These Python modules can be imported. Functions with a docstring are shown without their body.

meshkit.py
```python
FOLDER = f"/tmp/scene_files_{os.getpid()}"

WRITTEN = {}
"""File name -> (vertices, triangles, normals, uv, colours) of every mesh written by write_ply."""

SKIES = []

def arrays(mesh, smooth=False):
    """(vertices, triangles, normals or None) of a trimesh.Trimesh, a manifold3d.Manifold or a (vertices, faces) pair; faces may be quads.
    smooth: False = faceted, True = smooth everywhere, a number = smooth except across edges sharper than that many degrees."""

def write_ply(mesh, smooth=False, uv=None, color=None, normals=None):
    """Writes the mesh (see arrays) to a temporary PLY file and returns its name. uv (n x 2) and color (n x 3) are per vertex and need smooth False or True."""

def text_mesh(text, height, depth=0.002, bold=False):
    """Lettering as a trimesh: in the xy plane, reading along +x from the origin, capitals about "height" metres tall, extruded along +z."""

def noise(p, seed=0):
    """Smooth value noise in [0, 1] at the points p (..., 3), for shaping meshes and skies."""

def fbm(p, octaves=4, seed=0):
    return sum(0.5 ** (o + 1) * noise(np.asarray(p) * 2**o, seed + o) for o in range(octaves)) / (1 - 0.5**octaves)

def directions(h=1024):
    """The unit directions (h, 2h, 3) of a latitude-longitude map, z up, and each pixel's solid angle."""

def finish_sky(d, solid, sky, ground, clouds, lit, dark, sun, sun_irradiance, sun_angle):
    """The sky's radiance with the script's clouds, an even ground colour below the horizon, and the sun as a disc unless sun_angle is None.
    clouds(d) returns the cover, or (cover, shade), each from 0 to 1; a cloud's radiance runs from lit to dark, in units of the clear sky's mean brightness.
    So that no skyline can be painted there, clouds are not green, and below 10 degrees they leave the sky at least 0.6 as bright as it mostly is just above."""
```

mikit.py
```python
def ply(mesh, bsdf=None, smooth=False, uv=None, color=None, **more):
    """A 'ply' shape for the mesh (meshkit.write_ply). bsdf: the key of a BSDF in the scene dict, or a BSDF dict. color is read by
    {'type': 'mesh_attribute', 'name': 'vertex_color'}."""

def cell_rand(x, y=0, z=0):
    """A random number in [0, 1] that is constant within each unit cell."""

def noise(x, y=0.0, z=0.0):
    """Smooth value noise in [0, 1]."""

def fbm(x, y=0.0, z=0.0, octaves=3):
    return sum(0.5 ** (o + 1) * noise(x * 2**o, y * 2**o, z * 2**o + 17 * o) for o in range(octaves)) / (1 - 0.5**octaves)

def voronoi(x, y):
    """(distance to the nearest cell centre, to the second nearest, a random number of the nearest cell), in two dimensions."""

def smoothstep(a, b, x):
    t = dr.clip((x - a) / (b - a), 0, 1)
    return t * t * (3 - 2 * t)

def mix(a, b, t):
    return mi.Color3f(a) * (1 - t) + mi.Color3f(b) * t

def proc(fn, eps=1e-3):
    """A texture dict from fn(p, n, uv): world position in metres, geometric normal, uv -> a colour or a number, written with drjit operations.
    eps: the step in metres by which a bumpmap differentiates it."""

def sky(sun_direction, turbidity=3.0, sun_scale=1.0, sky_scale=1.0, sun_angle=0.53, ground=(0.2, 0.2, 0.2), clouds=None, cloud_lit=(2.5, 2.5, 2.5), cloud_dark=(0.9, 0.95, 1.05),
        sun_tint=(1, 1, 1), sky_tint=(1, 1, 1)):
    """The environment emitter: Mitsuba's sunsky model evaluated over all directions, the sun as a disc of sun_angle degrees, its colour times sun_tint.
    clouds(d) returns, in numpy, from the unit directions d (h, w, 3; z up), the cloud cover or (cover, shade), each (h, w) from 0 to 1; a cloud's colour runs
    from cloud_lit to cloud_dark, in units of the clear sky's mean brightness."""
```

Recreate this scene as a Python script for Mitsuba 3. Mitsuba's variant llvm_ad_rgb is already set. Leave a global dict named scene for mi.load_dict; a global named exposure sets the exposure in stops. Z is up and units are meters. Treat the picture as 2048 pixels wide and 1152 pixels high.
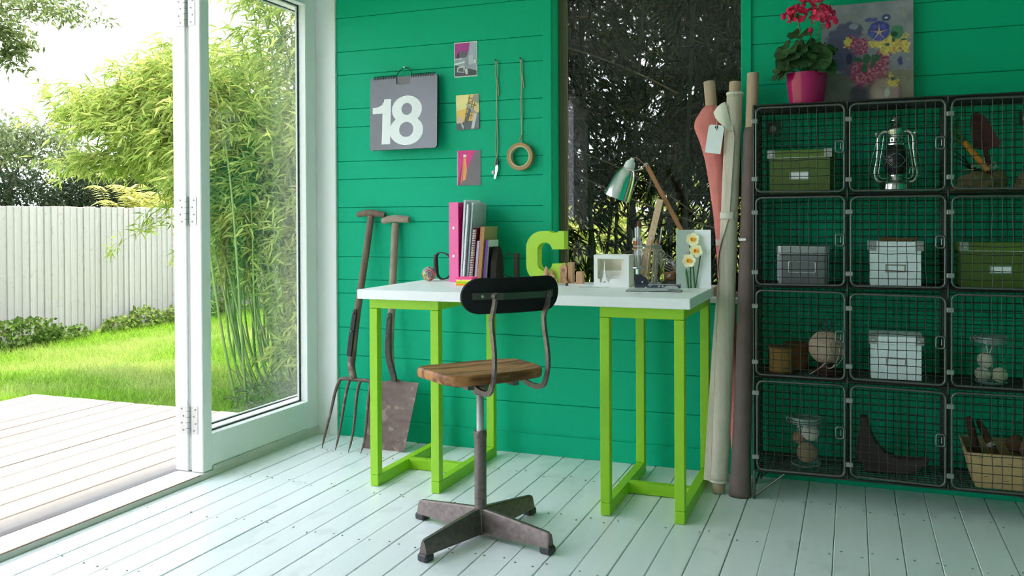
import math, numpy as np, trimesh, mitsuba as mi, mikit, meshkit
from shapely import Polygon, Point, LineString, affinity, union_all
from shapely import box as sbox
T = mi.ScalarTransform4f
scene, labels = {}, {}

# ------------------------------------------------------------------ camera, sky, exposure
FOCAL_PX, CY = 1752.745, 454.35
EYE = np.array([2.280155, -3.581605, 1.02])
FWD = np.array([-0.36188, 0.932183, -0.008785])
UP = np.array([0.001097, 0.00985, 0.999951])
scene['camera'] = {'type': 'perspective', 'fov_axis': 'x', 'fov': math.degrees(2 * math.atan(1024 / FOCAL_PX)),
                   'principal_point_offset_x': 0.0, 'principal_point_offset_y': (576 - CY) / 1152,
                   'near_clip': 0.05, 'far_clip': 200.0,
                   'to_world': T().look_at(origin=EYE.tolist(), target=(EYE + FWD).tolist(), up=UP.tolist())}


def clouds(d):
    c = meshkit.fbm(d * 3.0, 4, 5)
    return np.clip(0.80 + 0.5 * (c - 0.35), 0, 1), np.clip((c - 0.45) * 1.2, 0, 1)


scene['sky'] = mikit.sky((-0.02, 0.25, 0.97), turbidity=4.0, sun_scale=0.5, sky_scale=1.0, sun_angle=5.0, ground=(0.16, 0.2, 0.1),
                         clouds=clouds, cloud_lit=(2.16, 2.3, 2.56), cloud_dark=(1.42, 1.52, 1.70), sun_tint=(1.0, 0.97, 0.90))
exposure = 3.98

# ------------------------------------------------------------------ materials
VC = {'type': 'mesh_attribute', 'name': 'vertex_color'}


def bs(name, base, rough, metal=0.0, **kw):
    if not isinstance(base, dict):
        base = {'type': 'rgb', 'value': list(base)}
    scene[name] = {'type': 'twosided', 'b': {'type': 'principled', 'base_color': base, 'roughness': rough, 'metallic': metal, **kw}}
    return name


MATTE = bs('m_matte', VC, 0.85, specular=0.25)
SATIN = bs('m_satin', VC, 0.42, specular=0.45)
GLOSS = bs('m_gloss', VC, 0.18, specular=0.5)
METAL = bs('m_metal', VC, 0.42, 0.75)
CHROME = bs('m_chrome', VC, 0.13, 1.0)
WALLP = bs('m_wall', VC, 0.5, specular=0.16)
SHEET = bs('m_sheet', {'type': 'rgb', 'value': [0.058, 0.060, 0.082]}, 0.36, specular=1.0, clearcoat=1.0, clearcoat_gloss=0.6)
scene['m_leaf'] = {'type': 'principledthin', 'base_color': VC, 'roughness': 0.5, 'diff_trans': 0.8, 'spec_trans': 0.0, 'eta': 1.22}
LEAF = 'm_leaf'
scene['m_glass'] = {'type': 'thindielectric', 'int_ior': 1.30}
PANE = 'm_glass'
scene['m_wallet'] = {'type': 'principledthin', 'base_color': {'type': 'rgb', 'value': [0.82, 0.86, 0.86]}, 'roughness': 0.35, 'diff_trans': 1.1, 'spec_trans': 0.25, 'eta': 1.3}
VCM = {MATTE, SATIN, GLOSS, METAL, CHROME, WALLP, LEAF}

N, FBM, MIX, SS = mikit.noise, mikit.fbm, mikit.mix, mikit.smoothstep


def f_floor(p, n, uv):
    k = mikit.cell_rand((p.x - 0.025) * 10, 0, 7)
    g = FBM(p.x * 40, p.y * 3, 0, 3)
    scuff = SS(0.66, 0.78, FBM(p.x * 9, p.y * 7, 3, 4))
    return MIX(MIX((0.69, 0.725, 0.73), (0.765, 0.79, 0.795), 0.5 * k + 0.5 * g), (0.57, 0.615, 0.61), 0.4 * scuff)


bs('m_floor', mikit.proc(f_floor), 0.30, specular=0.5)


def f_deck(p, n, uv):
    k = mikit.cell_rand(p.x * 7.3, 0, 3)
    g = FBM(p.x * 60, p.y * 2.5, 0, 4)
    s = SS(0.5, 0.75, FBM(p.x * 6, p.y * 1.3, 9, 3))
    return MIX(MIX((0.180, 0.170, 0.168), (0.255, 0.248, 0.246), 0.4 * k + 0.6 * g), (0.165, 0.128, 0.116), 0.6 * s)


bs('m_deck', mikit.proc(f_deck), 0.75, specular=0.3)


def f_fence(p, n, uv):
    k = N(p.y * 9.0, 0, 5)
    g = FBM(p.y * 70, p.z * 3, 1, 4)
    knot = SS(0.74, 0.82, FBM(p.y * 34, p.z * 20, 2, 2))
    return MIX(MIX((0.42, 0.395, 0.365), (0.55, 0.52, 0.49), 0.5 * k + 0.5 * g), (0.36, 0.31, 0.26), 0.4 * knot)


bs('m_fence', mikit.proc(f_fence), 0.85, specular=0.2)


def f_rust(p, n, uv):
    g = FBM(p.x * 55, p.y * 55, p.z * 55, 4)
    h = SS(0.58, 0.72, FBM(p.x * 22 + 5, p.y * 22, p.z * 22, 4))
    return MIX(MIX((0.092, 0.058, 0.046), (0.175, 0.120, 0.100), g), (0.34, 0.26, 0.205), 0.55 * h)


bs('m_rust', mikit.proc(f_rust), 0.55, 0.35)


def f_steel(p, n, uv):
    g = FBM(p.x * 80, p.y * 80, p.z * 80, 4)
    return MIX((0.088, 0.068, 0.062), (0.215, 0.172, 0.158), g)


bs('m_steel', mikit.proc(f_steel), 0.42, 0.6)


def f_seat(p, n, uv):
    a = (p.x * 0.64 + p.y * 0.77)
    b = (p.x * -0.77 + p.y * 0.64)
    g = FBM(b * 42 + 1.5 * FBM(a * 4, b * 10, 1, 2), a * 5, p.z * 30, 4)
    r = SS(0.35, 0.65, g)
    return MIX((0.125, 0.045, 0.016), (0.36, 0.155, 0.055), r)


bs('m_seat', mikit.proc(f_seat), 0.45, specular=0.25)


def f_shaft(p, n, uv):
    g = FBM(p.x * 60, p.y * 60, p.z * 9, 4)
    return MIX((0.105, 0.070, 0.052), (0.255, 0.185, 0.145), g)


bs('m_shaft', mikit.proc(f_shaft), 0.7, specular=0.25)


def f_weave(p, n, uv):
    w = N(p.x * 900, p.y * 900, p.z * 60) * 0.5 + N(p.x * 90, p.y * 90, p.z * 1100) * 0.5
    s = N(p.x * 120 + p.y * 40, 0, 4) * 0.6 + FBM(p.x * 20, p.y * 20, p.z * 20, 2) * 0.4
    return MIX((0.42, 0.355, 0.28), (0.68, 0.60, 0.50), 0.55 * w + 0.45 * s)


bs('m_weave', mikit.proc(f_weave), 0.9, specular=0.1)

# ------------------------------------------------------------------ keys
_used = set()


def uniq(k):
    if k not in _used:
        _used.add(k)
        return k
    i = 1
    while f'{k}_{i:03d}' in _used:
        i += 1
    k = f'{k}_{i:03d}'
    _used.add(k)
    return k


def props(key, label=None, cat=None, group=None, kind=None):
    d = {a: b for a, b in (('label', label), ('category', cat), ('group', group), ('kind', kind)) if b}
    if d:
        labels[key] = d


def thing(name, label=None, cat=None, group=None, kind=None):
    k = uniq(name)
    props(k, label, cat, group, kind)
    return k


def shape(mesh, mat, col=None, smooth=False, flip=False):
    if mat in VCM:
        if smooth not in (False, True):
            mesh = trimesh.graph.smooth_shade(mesh, angle=math.radians(smooth), facet_minarea=None)
            smooth = True
        v = np.asarray(mesh.vertices)
        if col is None:
            col = mesh.visual_col
        c = col(v) if callable(col) else np.asarray(col, float)
        c = np.broadcast_to(c, (len(v), 3)) if c.ndim == 1 else c
        return mikit.ply(mesh, mat, smooth, color=np.clip(c, 0, 1))
    return mikit.ply(mesh, mat, smooth)


def put(parent, name, mesh, mat, col=None, smooth=False, label=None, cat=None, group=None, kind=None):
    """One entry of the scene: a part of parent, or a thing of its own when parent is None."""
    k = uniq(name if parent is None else f'{parent}__{name}')
    scene[k] = shape(mesh, mat, col, smooth)
    props(k, label, cat, group, kind)
    return k


def solo(name, label, cat, mesh, mat, col=None, smooth=False, group=None, kind=None):
    return put(None, name, mesh, mat, col, smooth, label, cat, group, kind)


# ------------------------------------------------------------------ meshes
def quad(a, b, c, d):
    return trimesh.Trimesh(np.array([a, b, c, d], float), np.array([[0, 1, 2], [0, 2, 3]]), process=False)


cat = trimesh.util.concatenate
_s = np.array([[a, b, c] for a in (-1, 1) for b in (-1, 1) for c in (-1, 1)], float)


def _chamfer_topology():
    v = np.array([s * (np.ones(3) - 0.2 * (1 - np.eye(3)[i])) for s in _s for i in range(3)])
    h = trimesh.convex.convex_hull(trimesh.PointCloud(v).vertices)
    idx = [int(np.argmin(((v - p) ** 2).sum(1))) for p in h.vertices]
    return np.array(idx)[h.faces]


_CF = _chamfer_topology()


def box(x0, x1, y0, y1, z0, z1, b=0.0):
    c, h = np.array([x0 + x1, y0 + y1, z0 + z1]) / 2, np.array([x1 - x0, y1 - y0, z1 - z0]) / 2
    if b <= 0:
        m = trimesh.creation.box(extents=2 * h)
        m.apply_translation(c)
        return m
    b = min(b, 0.45 * h.min())
    v = np.array([s * (h - b * (1 - np.eye(3)[i])) for s in _s for i in range(3)]) + c
    return trimesh.Trimesh(v, _CF, process=False)


def frame(m, o, ux, uy, uz):
    """The mesh carried from local axes to origin o with axes ux, uy, uz."""
    M = np.eye(4)
    M[:3, 0], M[:3, 1], M[:3, 2], M[:3, 3] = ux, uy, uz, o
    m = m.copy()
    v = np.asarray(m.vertices) @ M[:3, :3].T + M[:3, 3]
    f = np.asarray(m.faces)
    if np.linalg.det(M[:3, :3]) < 0:
        f = f[:, ::-1]
    return trimesh.Trimesh(v, f, process=False)


def rotz(m, deg, at=(0, 0, 0)):
    a = math.radians(deg)
    c, s = math.cos(a), math.sin(a)
    at = np.array(at, float)
    v = np.asarray(m.vertices) - at
    v = np.stack([c * v[:, 0] - s * v[:, 1], s * v[:, 0] + c * v[:, 1], v[:, 2]], 1) + at
    return trimesh.Trimesh(v, m.faces, process=False)


def unit(v):
    v = np.asarray(v, float)
    return v / (np.linalg.norm(v) + 1e-12)


def basis(d, hint=(0, 0, 1)):
    d = unit(d)
    h = np.array(hint, float)
    if abs(d @ unit(h)) > 0.98:
        h = np.array([1.0, 0, 0]) if abs(d[0]) < 0.9 else np.array([0, 1.0, 0])
    a = unit(np.cross(h, d))
    return a, np.cross(d, a), d


def sweep(pts, sec, hint=(0, 0, 1), closed=False, scale=None):
    """A section (n x 2: along side, along up) carried along a polyline with parallel frames and capped ends."""
    p = np.asarray(pts, float)
    sec = np.asarray(sec, float)
    k, n = len(p), len(sec)
    if closed:
        t = np.roll(p, -1, 0) - np.roll(p, 1, 0)
    else:
        t = np.gradient(p, axis=0)
    t /= np.linalg.norm(t, axis=1, keepdims=True) + 1e-12
    a, b, _ = basis(t[0], hint)
    A, B = [a], [b]
    for i in range(1, k):
        a = A[-1] - t[i] * (A[-1] @ t[i])
        a = unit(a)
        A.append(a)
        B.append(np.cross(t[i], a))
    A, B = np.array(A), np.array(B)
    sc = np.ones(k) if scale is None else np.broadcast_to(np.asarray(scale, float), (k,))
    v = p[:, None] + sc[:, None, None] * (sec[None, :, :1] * A[:, None] + sec[None, :, 1:] * B[:, None])
    v = v.reshape(-1, 3)
    f = []
    for i in range(k if closed else k - 1):
        j = (i + 1) % k
        for q in range(n):
            r = (q + 1) % n
            f += [[i * n + q, i * n + r, j * n + r], [i * n + q, j * n + r, j * n + q]]
    if not closed:
        v = np.vstack([v, p[:1], p[-1:]])
        c0, c1 = len(v) - 2, len(v) - 1
        for q in range(n):
            r = (q + 1) % n
            f += [[c0, r, q], [c1, (k - 1) * n + q, (k - 1) * n + r]]
    return trimesh.Trimesh(v, np.array(f), process=False)


def circ(r, n=10):
    a = np.arange(n) * 2 * np.pi / n
    return np.stack([np.cos(a), np.sin(a)], 1) * r


def tube(pts, r, n=8, closed=False):
    r = np.asarray(r, float)
    return sweep(pts, circ(1.0, n), closed=closed, scale=r)


def rect(w, h):
    return np.array([[-w / 2, -h / 2], [w / 2, -h / 2], [w / 2, h / 2], [-w / 2, h / 2]])


def rrect(w, h, r, n=4):
    p = sbox(-w / 2 + r, -h / 2 + r, w / 2 - r, h / 2 - r).buffer(r, quad_segs=n)
    return np.array(p.exterior.coords)[:-1][::-1] if not p.exterior.is_ccw else np.array(p.exterior.coords)[:-1]


def beam(p, q, w, h, hint=(0, 0, 1), b=0.0):
    """A bar from p to q: w sideways, h along the hint."""
    p, q = np.asarray(p, float), np.asarray(q, float)
    L = np.linalg.norm(q - p)
    a, c, d = basis(q - p, hint)
    return frame(box(-w / 2, w / 2, -h / 2, h / 2, 0, L, b), p, a, c, d)


def lathe(prof, n=32, o=(0, 0, 0), axis=(0, 0, 1)):
    prof = np.asarray(prof, float)
    ang = np.arange(n) * 2 * np.pi / n
    v, idx = [], []
    for r, z in prof:
        if r < 1e-6:
            idx.append([len(v)] * n)
            v.append([0, 0, z])
        else:
            idx.append(list(range(len(v), len(v) + n)))
            v += [[r * math.cos(a), r * math.sin(a), z] for a in ang]
    f = []
    for i in range(len(prof) - 1):
        for j in range(n):
            k = (j + 1) % n
            a, b, c, d = idx[i][j], idx[i][k], idx[i + 1][k], idx[i + 1][j]
            if a != b:
                f.append([a, b, c])
            if c != d:
                f.append([a, c, d])
    m = trimesh.Trimesh(np.array(v, float), np.array(f), process=False)
    a, b, d = basis(axis, (0, 1, 0))
    return frame(m, o, a, b, d)


def extr(poly, h):
    return cat([trimesh.creation.extrude_polygon(g, h, engine='earcut') for g in getattr(poly, 'geoms', [poly])])


def flat(poly):
    v, f = [], []
    out = []
    for g in getattr(poly, 'geoms', [poly]):
        a, b = trimesh.creation.triangulate_polygon(g, engine='earcut')
        out.append(trimesh.Trimesh(np.column_stack([a, np.zeros(len(a))]), b, process=False))
    return cat(out)


XZ = dict(ux=(1, 0, 0), uy=(0, 0, 1), uz=(0, -1, 0))       # a drawing on an upright face that looks towards -y


def sphere(c, r, sub=3):
    m = trimesh.creation.icosphere(subdivisions=sub, radius=1.0)
    m.apply_scale(r) if np.isscalar(r) else m.apply_transform(np.diag([*r, 1.0]))
    m.apply_translation(c)
    return m


def spline(pts, n=24):
    from scipy.interpolate import CubicSpline
    p = np.asarray(pts, float)
    s = np.r_[0, np.cumsum(np.linalg.norm(np.diff(p, axis=0), axis=1))]
    return CubicSpline(s, p)(np.linspace(0, s[-1], n))


class Print:
    """Flat print: coloured areas stacked a hair apart in one mesh with a colour per vertex."""

    def __init__(self):
        self.m, self.c, self.k = [], [], 0

    def add(self, poly, col, lift=None):
        if not isinstance(poly, (Polygon,)) and not hasattr(poly, 'geoms'):
            poly = Polygon(poly)
        if poly.is_empty:
            return
        m = flat(poly)
        self.k += 1
        m.apply_translation([0, 0, 0.00015 * self.k if lift is None else lift])
        self.m.append(m)
        self.c.append(np.tile(col, (len(m.vertices), 1)))

    def build(self, o, **ax):
        m = frame(cat(self.m), o, **(ax or XZ))
        m.col = np.vstack(self.c)
        return m, m.col


def srgb(r, g, b):
    x = np.array([r, g, b]) / 255.0
    return np.where(x < 0.04045, x / 12.92, ((x + 0.055) / 1.055) ** 2.4)


GREEN = np.array([0.0, 0.41, 0.22])
WHITE = (0.80, 0.81, 0.80)
LIME = (0.275, 0.55, 0.012)
DARKWIRE = (0.085, 0.09, 0.088)
# ================================================================== the setting
rng = np.random.default_rng(11)
# floor: painted boards 10 cm wide that run towards the back wall
t = put(None, 'floor', box(-0.1, 4.32, -4.95, 0.12, -0.08, -0.014), MATTE, (0.05, 0.055, 0.05), kind='structure',
        label='pale mint painted floorboards with nail heads')
xs = [-0.1] + [0.025 + 0.1 * k for k in range(-1, 44)]
for a, b in zip(xs[:-1], xs[1:]):
    if b - a < 0.02:
        continue
    dz = float(rng.normal(0, 0.0006))
    g = float(rng.choice([0.0009, 0.0013, 0.0018]))
    put(t, 'plank', box(a + g, b - g, -4.9, -0.001, -0.02, dz, 0.0016), 'm_floor')
nails = []
for k in range(-1, 43):
    for y in (-0.28, -0.72, -1.15, -1.63, -2.1):
        for s in (0.016, 0.084):
            x, yy = 0.025 + 0.1 * k + s + rng.normal(0, 0.005), y + rng.normal(0, 0.016) - 0.012 * (k - 10) * 0.1
            if rng.random() < 0.12:
                continue
            nails.append(lathe([(0, 0.0016), (0.0026, 0.0014), (0.0034, 0.0008), (0.0036, 0)], 6, (x, yy, 0.0002)))
put(t, 'nail_heads', cat(nails), MATTE, (0.16, 0.18, 0.17), kind='stuff')

# back wall: green shiplap around the window opening
OX0, OX1, OZ0, OZ1 = 1.077, 1.871, 0.695, 2.2
back = cat([box(-0.1, OX0, 0.0085, 0.12, -0.0135, 2.45), box(OX1, 4.32, 0.0085, 0.12, -0.0135, 2.45), box(OX0, OX1, 0.0085, 0.12, -0.0135, OZ0), box(OX0, OX1, 0.0085, 0.12, OZ1, 2.45)])
t = put(None, 'wall_back', back, WALLP, GREEN * 0.85, kind='structure', label='emerald green shiplap back wall')
zs = [0.0, 0.221, 0.381, 0.513, 0.675, 0.740, 0.848, 1.011, 1.080, 1.213, 1.297, 1.459, 1.545, 1.706, 1.815, 1.975, 2.14, 2.30, 2.45]
for a, b in zip(zs[:-1], zs[1:]):
    spans = [(0.0, 4.32)] if b <= OZ0 or a >= OZ1 else [(0.0, 1.04), (1.90, 4.32)]
    for x0, x1 in spans:
        put(t, 'board', box(x0, x1, -0.0003 * rng.random(), 0.0095, a + 0.0008, b - 0.0008, 0.0017), WALLP, GREEN * rng.uniform(0.985, 1.015))
put(t, 'board', box(1.04, 1.90, 0.0, 0.0095, 0.676, OZ0, 0.002), WALLP, GREEN)
put(None, 'baseboard_back', box(0.0, 4.32, -0.009, 0.0, 0.0, 0.088, 0.003), WALLP, GREEN * 0.97, kind='structure', label='emerald green skirting board under the shiplap')

# window
w = thing('window_1', 'tall window in the green wall looking into dark bamboo', kind='structure')
for x0, x1 in ((1.038, 1.077), (1.871, 1.910)):
    put(w, 'trim', box(x0, x1, -0.012, 0.009, OZ0, 2.30, 0.002), WALLP, GREEN)
put(w, 'trim', box(1.038, 1.910, -0.012, 0.009, OZ1, OZ1 + 0.05, 0.002), WALLP, GREEN)
put(w, 'reveal', cat([box(1.075, 1.079, 0.0, 0.10, OZ0, OZ1), box(1.869, 1.873, 0.0, 0.10, OZ0, OZ1), box(1.075, 1.873, 0.0, 0.10, OZ1 - 0.004, OZ1)]), WALLP, GREEN)
put(w, 'sill', box(1.04, 1.908, -0.018, 0.115, OZ0 - 0.014, OZ0 + 0.004, 0.004), SATIN, WHITE)
OLIVE = srgb(112, 104, 82)
put(w, 'frame', cat([box(1.078, 1.108, 0.088, 0.128, OZ0, OZ1, 0.003), box(1.092, 1.112, 0.096, 0.12, OZ0, OZ1, 0.002), box(1.863, 1.871, 0.088, 0.128, OZ0, OZ1, 0.003), box(1.09, 1.86, 0.088, 0.128, OZ1 - 0.035, OZ1, 0.003),
    box(1.09, 1.86, 0.088, 0.128, OZ0, OZ0 + 0.022, 0.003)]), MATTE, OLIVE)
put(w, 'pane', quad((1.10, 0.11, OZ0 + 0.01), (1.866, 0.11, OZ0 + 0.01), (1.866, 0.11, OZ1 - 0.01), (1.10, 0.11, OZ1 - 0.01)), PANE)

# white corner post, sill and the other walls
put(None, 'trim_1', box(-0.168, 0.0, -0.012, 0.12, 0.0, 2.45, 0.002), SATIN, WHITE, kind='structure', label='white painted corner post beside the green wall')
sl = put(None, 'trim_2', box(-0.235, -0.1, -4.9, -0.012, -0.1, 0.0232, 0.002), MATTE, (0.60, 0.59, 0.54), kind='structure', label='worn white timber door threshold along the deck')
put(sl, 'raised_sill', box(-0.160, -0.1012, -0.755, -0.013, 0.0, 0.0402, 0.002), MATTE, (0.60, 0.59, 0.54))
put(sl, 'worn_edge', box(-0.1045, -0.0994, -4.9, -0.83, 0.0205, 0.0238, 0.001), MATTE, (0.30, 0.17, 0.11), label='bare brown wood along the worn edge')
put(None, 'wall_left', cat([box(-0.24, -0.1, -4.9, -0.012, 2.14, 2.45), box(-0.24, -0.1, -4.95, -4.35, 0.0, 2.14)]), SATIN, WHITE, kind='structure', label='white lintel and post above the door opening')
put(None, 'wall_right', box(4.32, 4.42, -4.95, 0.12, -0.05, 2.45), WALLP, GREEN, kind='structure', label='green end wall of the garden room')
put(None, 'wall_front', box(-0.24, 4.42, -5.05, -4.95, -0.05, 2.45), WALLP, (0.78, 0.79, 0.78), kind='structure', label='pale wall opposite the window')
put(None, 'ceiling', box(-0.4, 4.5, -5.05, 0.60, 2.45, 2.55), MATTE, (0.78, 0.8, 0.78), kind='structure', label='white ceiling')

# folding door: two leaves folded against each other, hinged at their free edges
def leaf(key, x0, x1, y0, y1, ya, yb, glass):
    W = (0.80, 0.81, 0.79)
    put(key, 'stile', box(x0, x1, y0, ya, 0.026, 2.13, 0.003), SATIN, W)
    put(key, 'stile', box(x0, x1, yb, y1, 0.026, 2.13, 0.003), SATIN, W)
    put(key, 'rail', box(x0 + 0.0008, x1 - 0.0008, ya - 0.002, yb + 0.002, 0.042, 0.168, 0.002), SATIN, W)
    put(key, 'rail', box(x0 + 0.0008, x1 - 0.0008, ya - 0.002, yb + 0.002, 2.030, 2.125, 0.002), SATIN, W)
    bead = [box(glass - 0.009, glass - 0.001, ya, yb, 0.166, 0.176), box(glass - 0.009, glass - 0.001, ya, yb, 2.020, 2.031),
            box(glass - 0.009, glass - 0.001, ya, ya + 0.008, 0.17, 2.03), box(glass - 0.009, glass - 0.001, yb - 0.010, yb, 0.17, 2.03)]
    put(key, 'glazing_bead', cat(bead), SATIN, (0.62, 0.64, 0.63))
    put(key, 'gasket', cat([box(glass - 0.0005, glass + 0.004, ya, yb, 0.166, 0.172), box(glass - 0.0005, glass + 0.004, yb - 0.005, yb, 0.17, 2.03), box(glass - 0.0005, glass + 0.004, ya, yb, 2.026, 2.031)]), MATTE, (0.035, 0.04, 0.04))
    put(key, 'pane', quad((glass, ya - 0.004, 0.164), (glass, yb + 0.004, 0.164), (glass, yb + 0.004, 2.034), (glass, ya - 0.004, 2.034)), PANE)


d1 = thing('door_1', 'white glazed folding door leaf standing against the green wall', kind='structure')
leaf(d1, -0.163, -0.106, -0.812, -0.014, -0.757, -0.097, -0.148)
d2 = thing('door_2', 'second white door leaf folded back behind the glazed one', kind='structure')
leaf(d2, -0.243, -0.180, -0.812, 0.22, -0.757, 0.115, -0.225)
put(d1, 'edge_strip', box(-0.181, -0.162, -0.806, -0.79, 0.03, 2.12), MATTE, (0.42, 0.41, 0.40))
for z in (1.79, 1.004, 0.176):
    h = put(d1, 'hinge', tube([(-0.1725, -0.818, z + 0.001), (-0.1725, -0.818, z + 0.112)], 0.0085, 10), METAL, (0.62, 0.61, 0.60), 40)
    put(h, 'plate', box(-0.166, -0.128, -0.8145, -0.811, z, z + 0.112, 0.001), METAL, (0.60, 0.59, 0.59))
    put(h, 'plate', box(-0.219, -0.179, -0.8145, -0.811, z, z + 0.112, 0.001), METAL, (0.60, 0.59, 0.59))
    put(h, 'knuckle_gaps', cat([lathe([(0.0086, 0), (0.0091, 0.0006), (0.0091, 0.0016), (0.0086, 0.002)], 10, (-0.1725, -0.818, z + q)) for q in (0.022, 0.045, 0.067, 0.09)]), METAL, (0.12, 0.12, 0.12))
    sc = []
    for k, q in enumerate((0.014, 0.042, 0.070, 0.098)):
        for x in (-0.147 + 0.008 * (k % 2), -0.199 - 0.008 * (k % 2)):
            sc.append(lathe([(0.004, 0), (0.004, 0.0012), (0.0015, 0.0016), (0, 0.0006)], 8, (x, -0.8145, z + q), (0, -1, 0)))
    put(h, 'screws', cat(sc), METAL, (0.25, 0.25, 0.25))

# deck and lawn
t = put(None, 'deck', box(-2.14, -0.24, -6.0, 0.13, -0.24, -0.008), MATTE, (0.05, 0.042, 0.038), kind='structure', label='bleached timber deck outside the folding door')
dx = [-2.15, -1.988, -1.83, -1.67, -1.53, -1.388, -1.238, -1.087, -0.955, -0.823, -0.67, -0.52, -0.387, -0.236]
for a, b in zip(dx[:-1], dx[1:]):
    put(t, 'plank', box(a + 0.0042, b - 0.0042, -6.0, 0.15 + rng.normal(0, 0.004), -0.012, 0.02 + rng.normal(0, 0.0008), 0.003), 'm_deck')

gx, gy = np.meshgrid(np.linspace(-40, 14, 90), np.linspace(-12, 44, 90), indexing='ij')
gz = -0.262 + 0.03 * (meshkit.noise(np.stack([gx * 0.5, gy * 0.5, gx * 0], -1), 3) - 0.5)
ii = np.arange(89 * 90).reshape(89, 90)[:, :-1].ravel()
lawn = trimesh.Trimesh(np.stack([gx.ravel(), gy.ravel(), gz.ravel()], 1), np.vstack([np.stack([ii, ii + 90, ii + 91], 1), np.stack([ii, ii + 91, ii + 1], 1)]), process=False)
put(None, 'lawn', lawn, MATTE, lambda v: np.array([0.10, 0.17, 0.025]) * (0.8 + 0.5 * meshkit.fbm(v * 1.3, 3, 2))[:, None], True, kind='structure', label='garden lawn between the deck and the fence')
# ================================================================== desk, trestles, chair
solo('worktop', 'thick white desk top lying on two lime green trestles', 'worktop', box(0.527, 1.785, -0.695, -0.055, 0.7212, 0.757, 0.0022), SATIN, (0.83, 0.83, 0.82))


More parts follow.
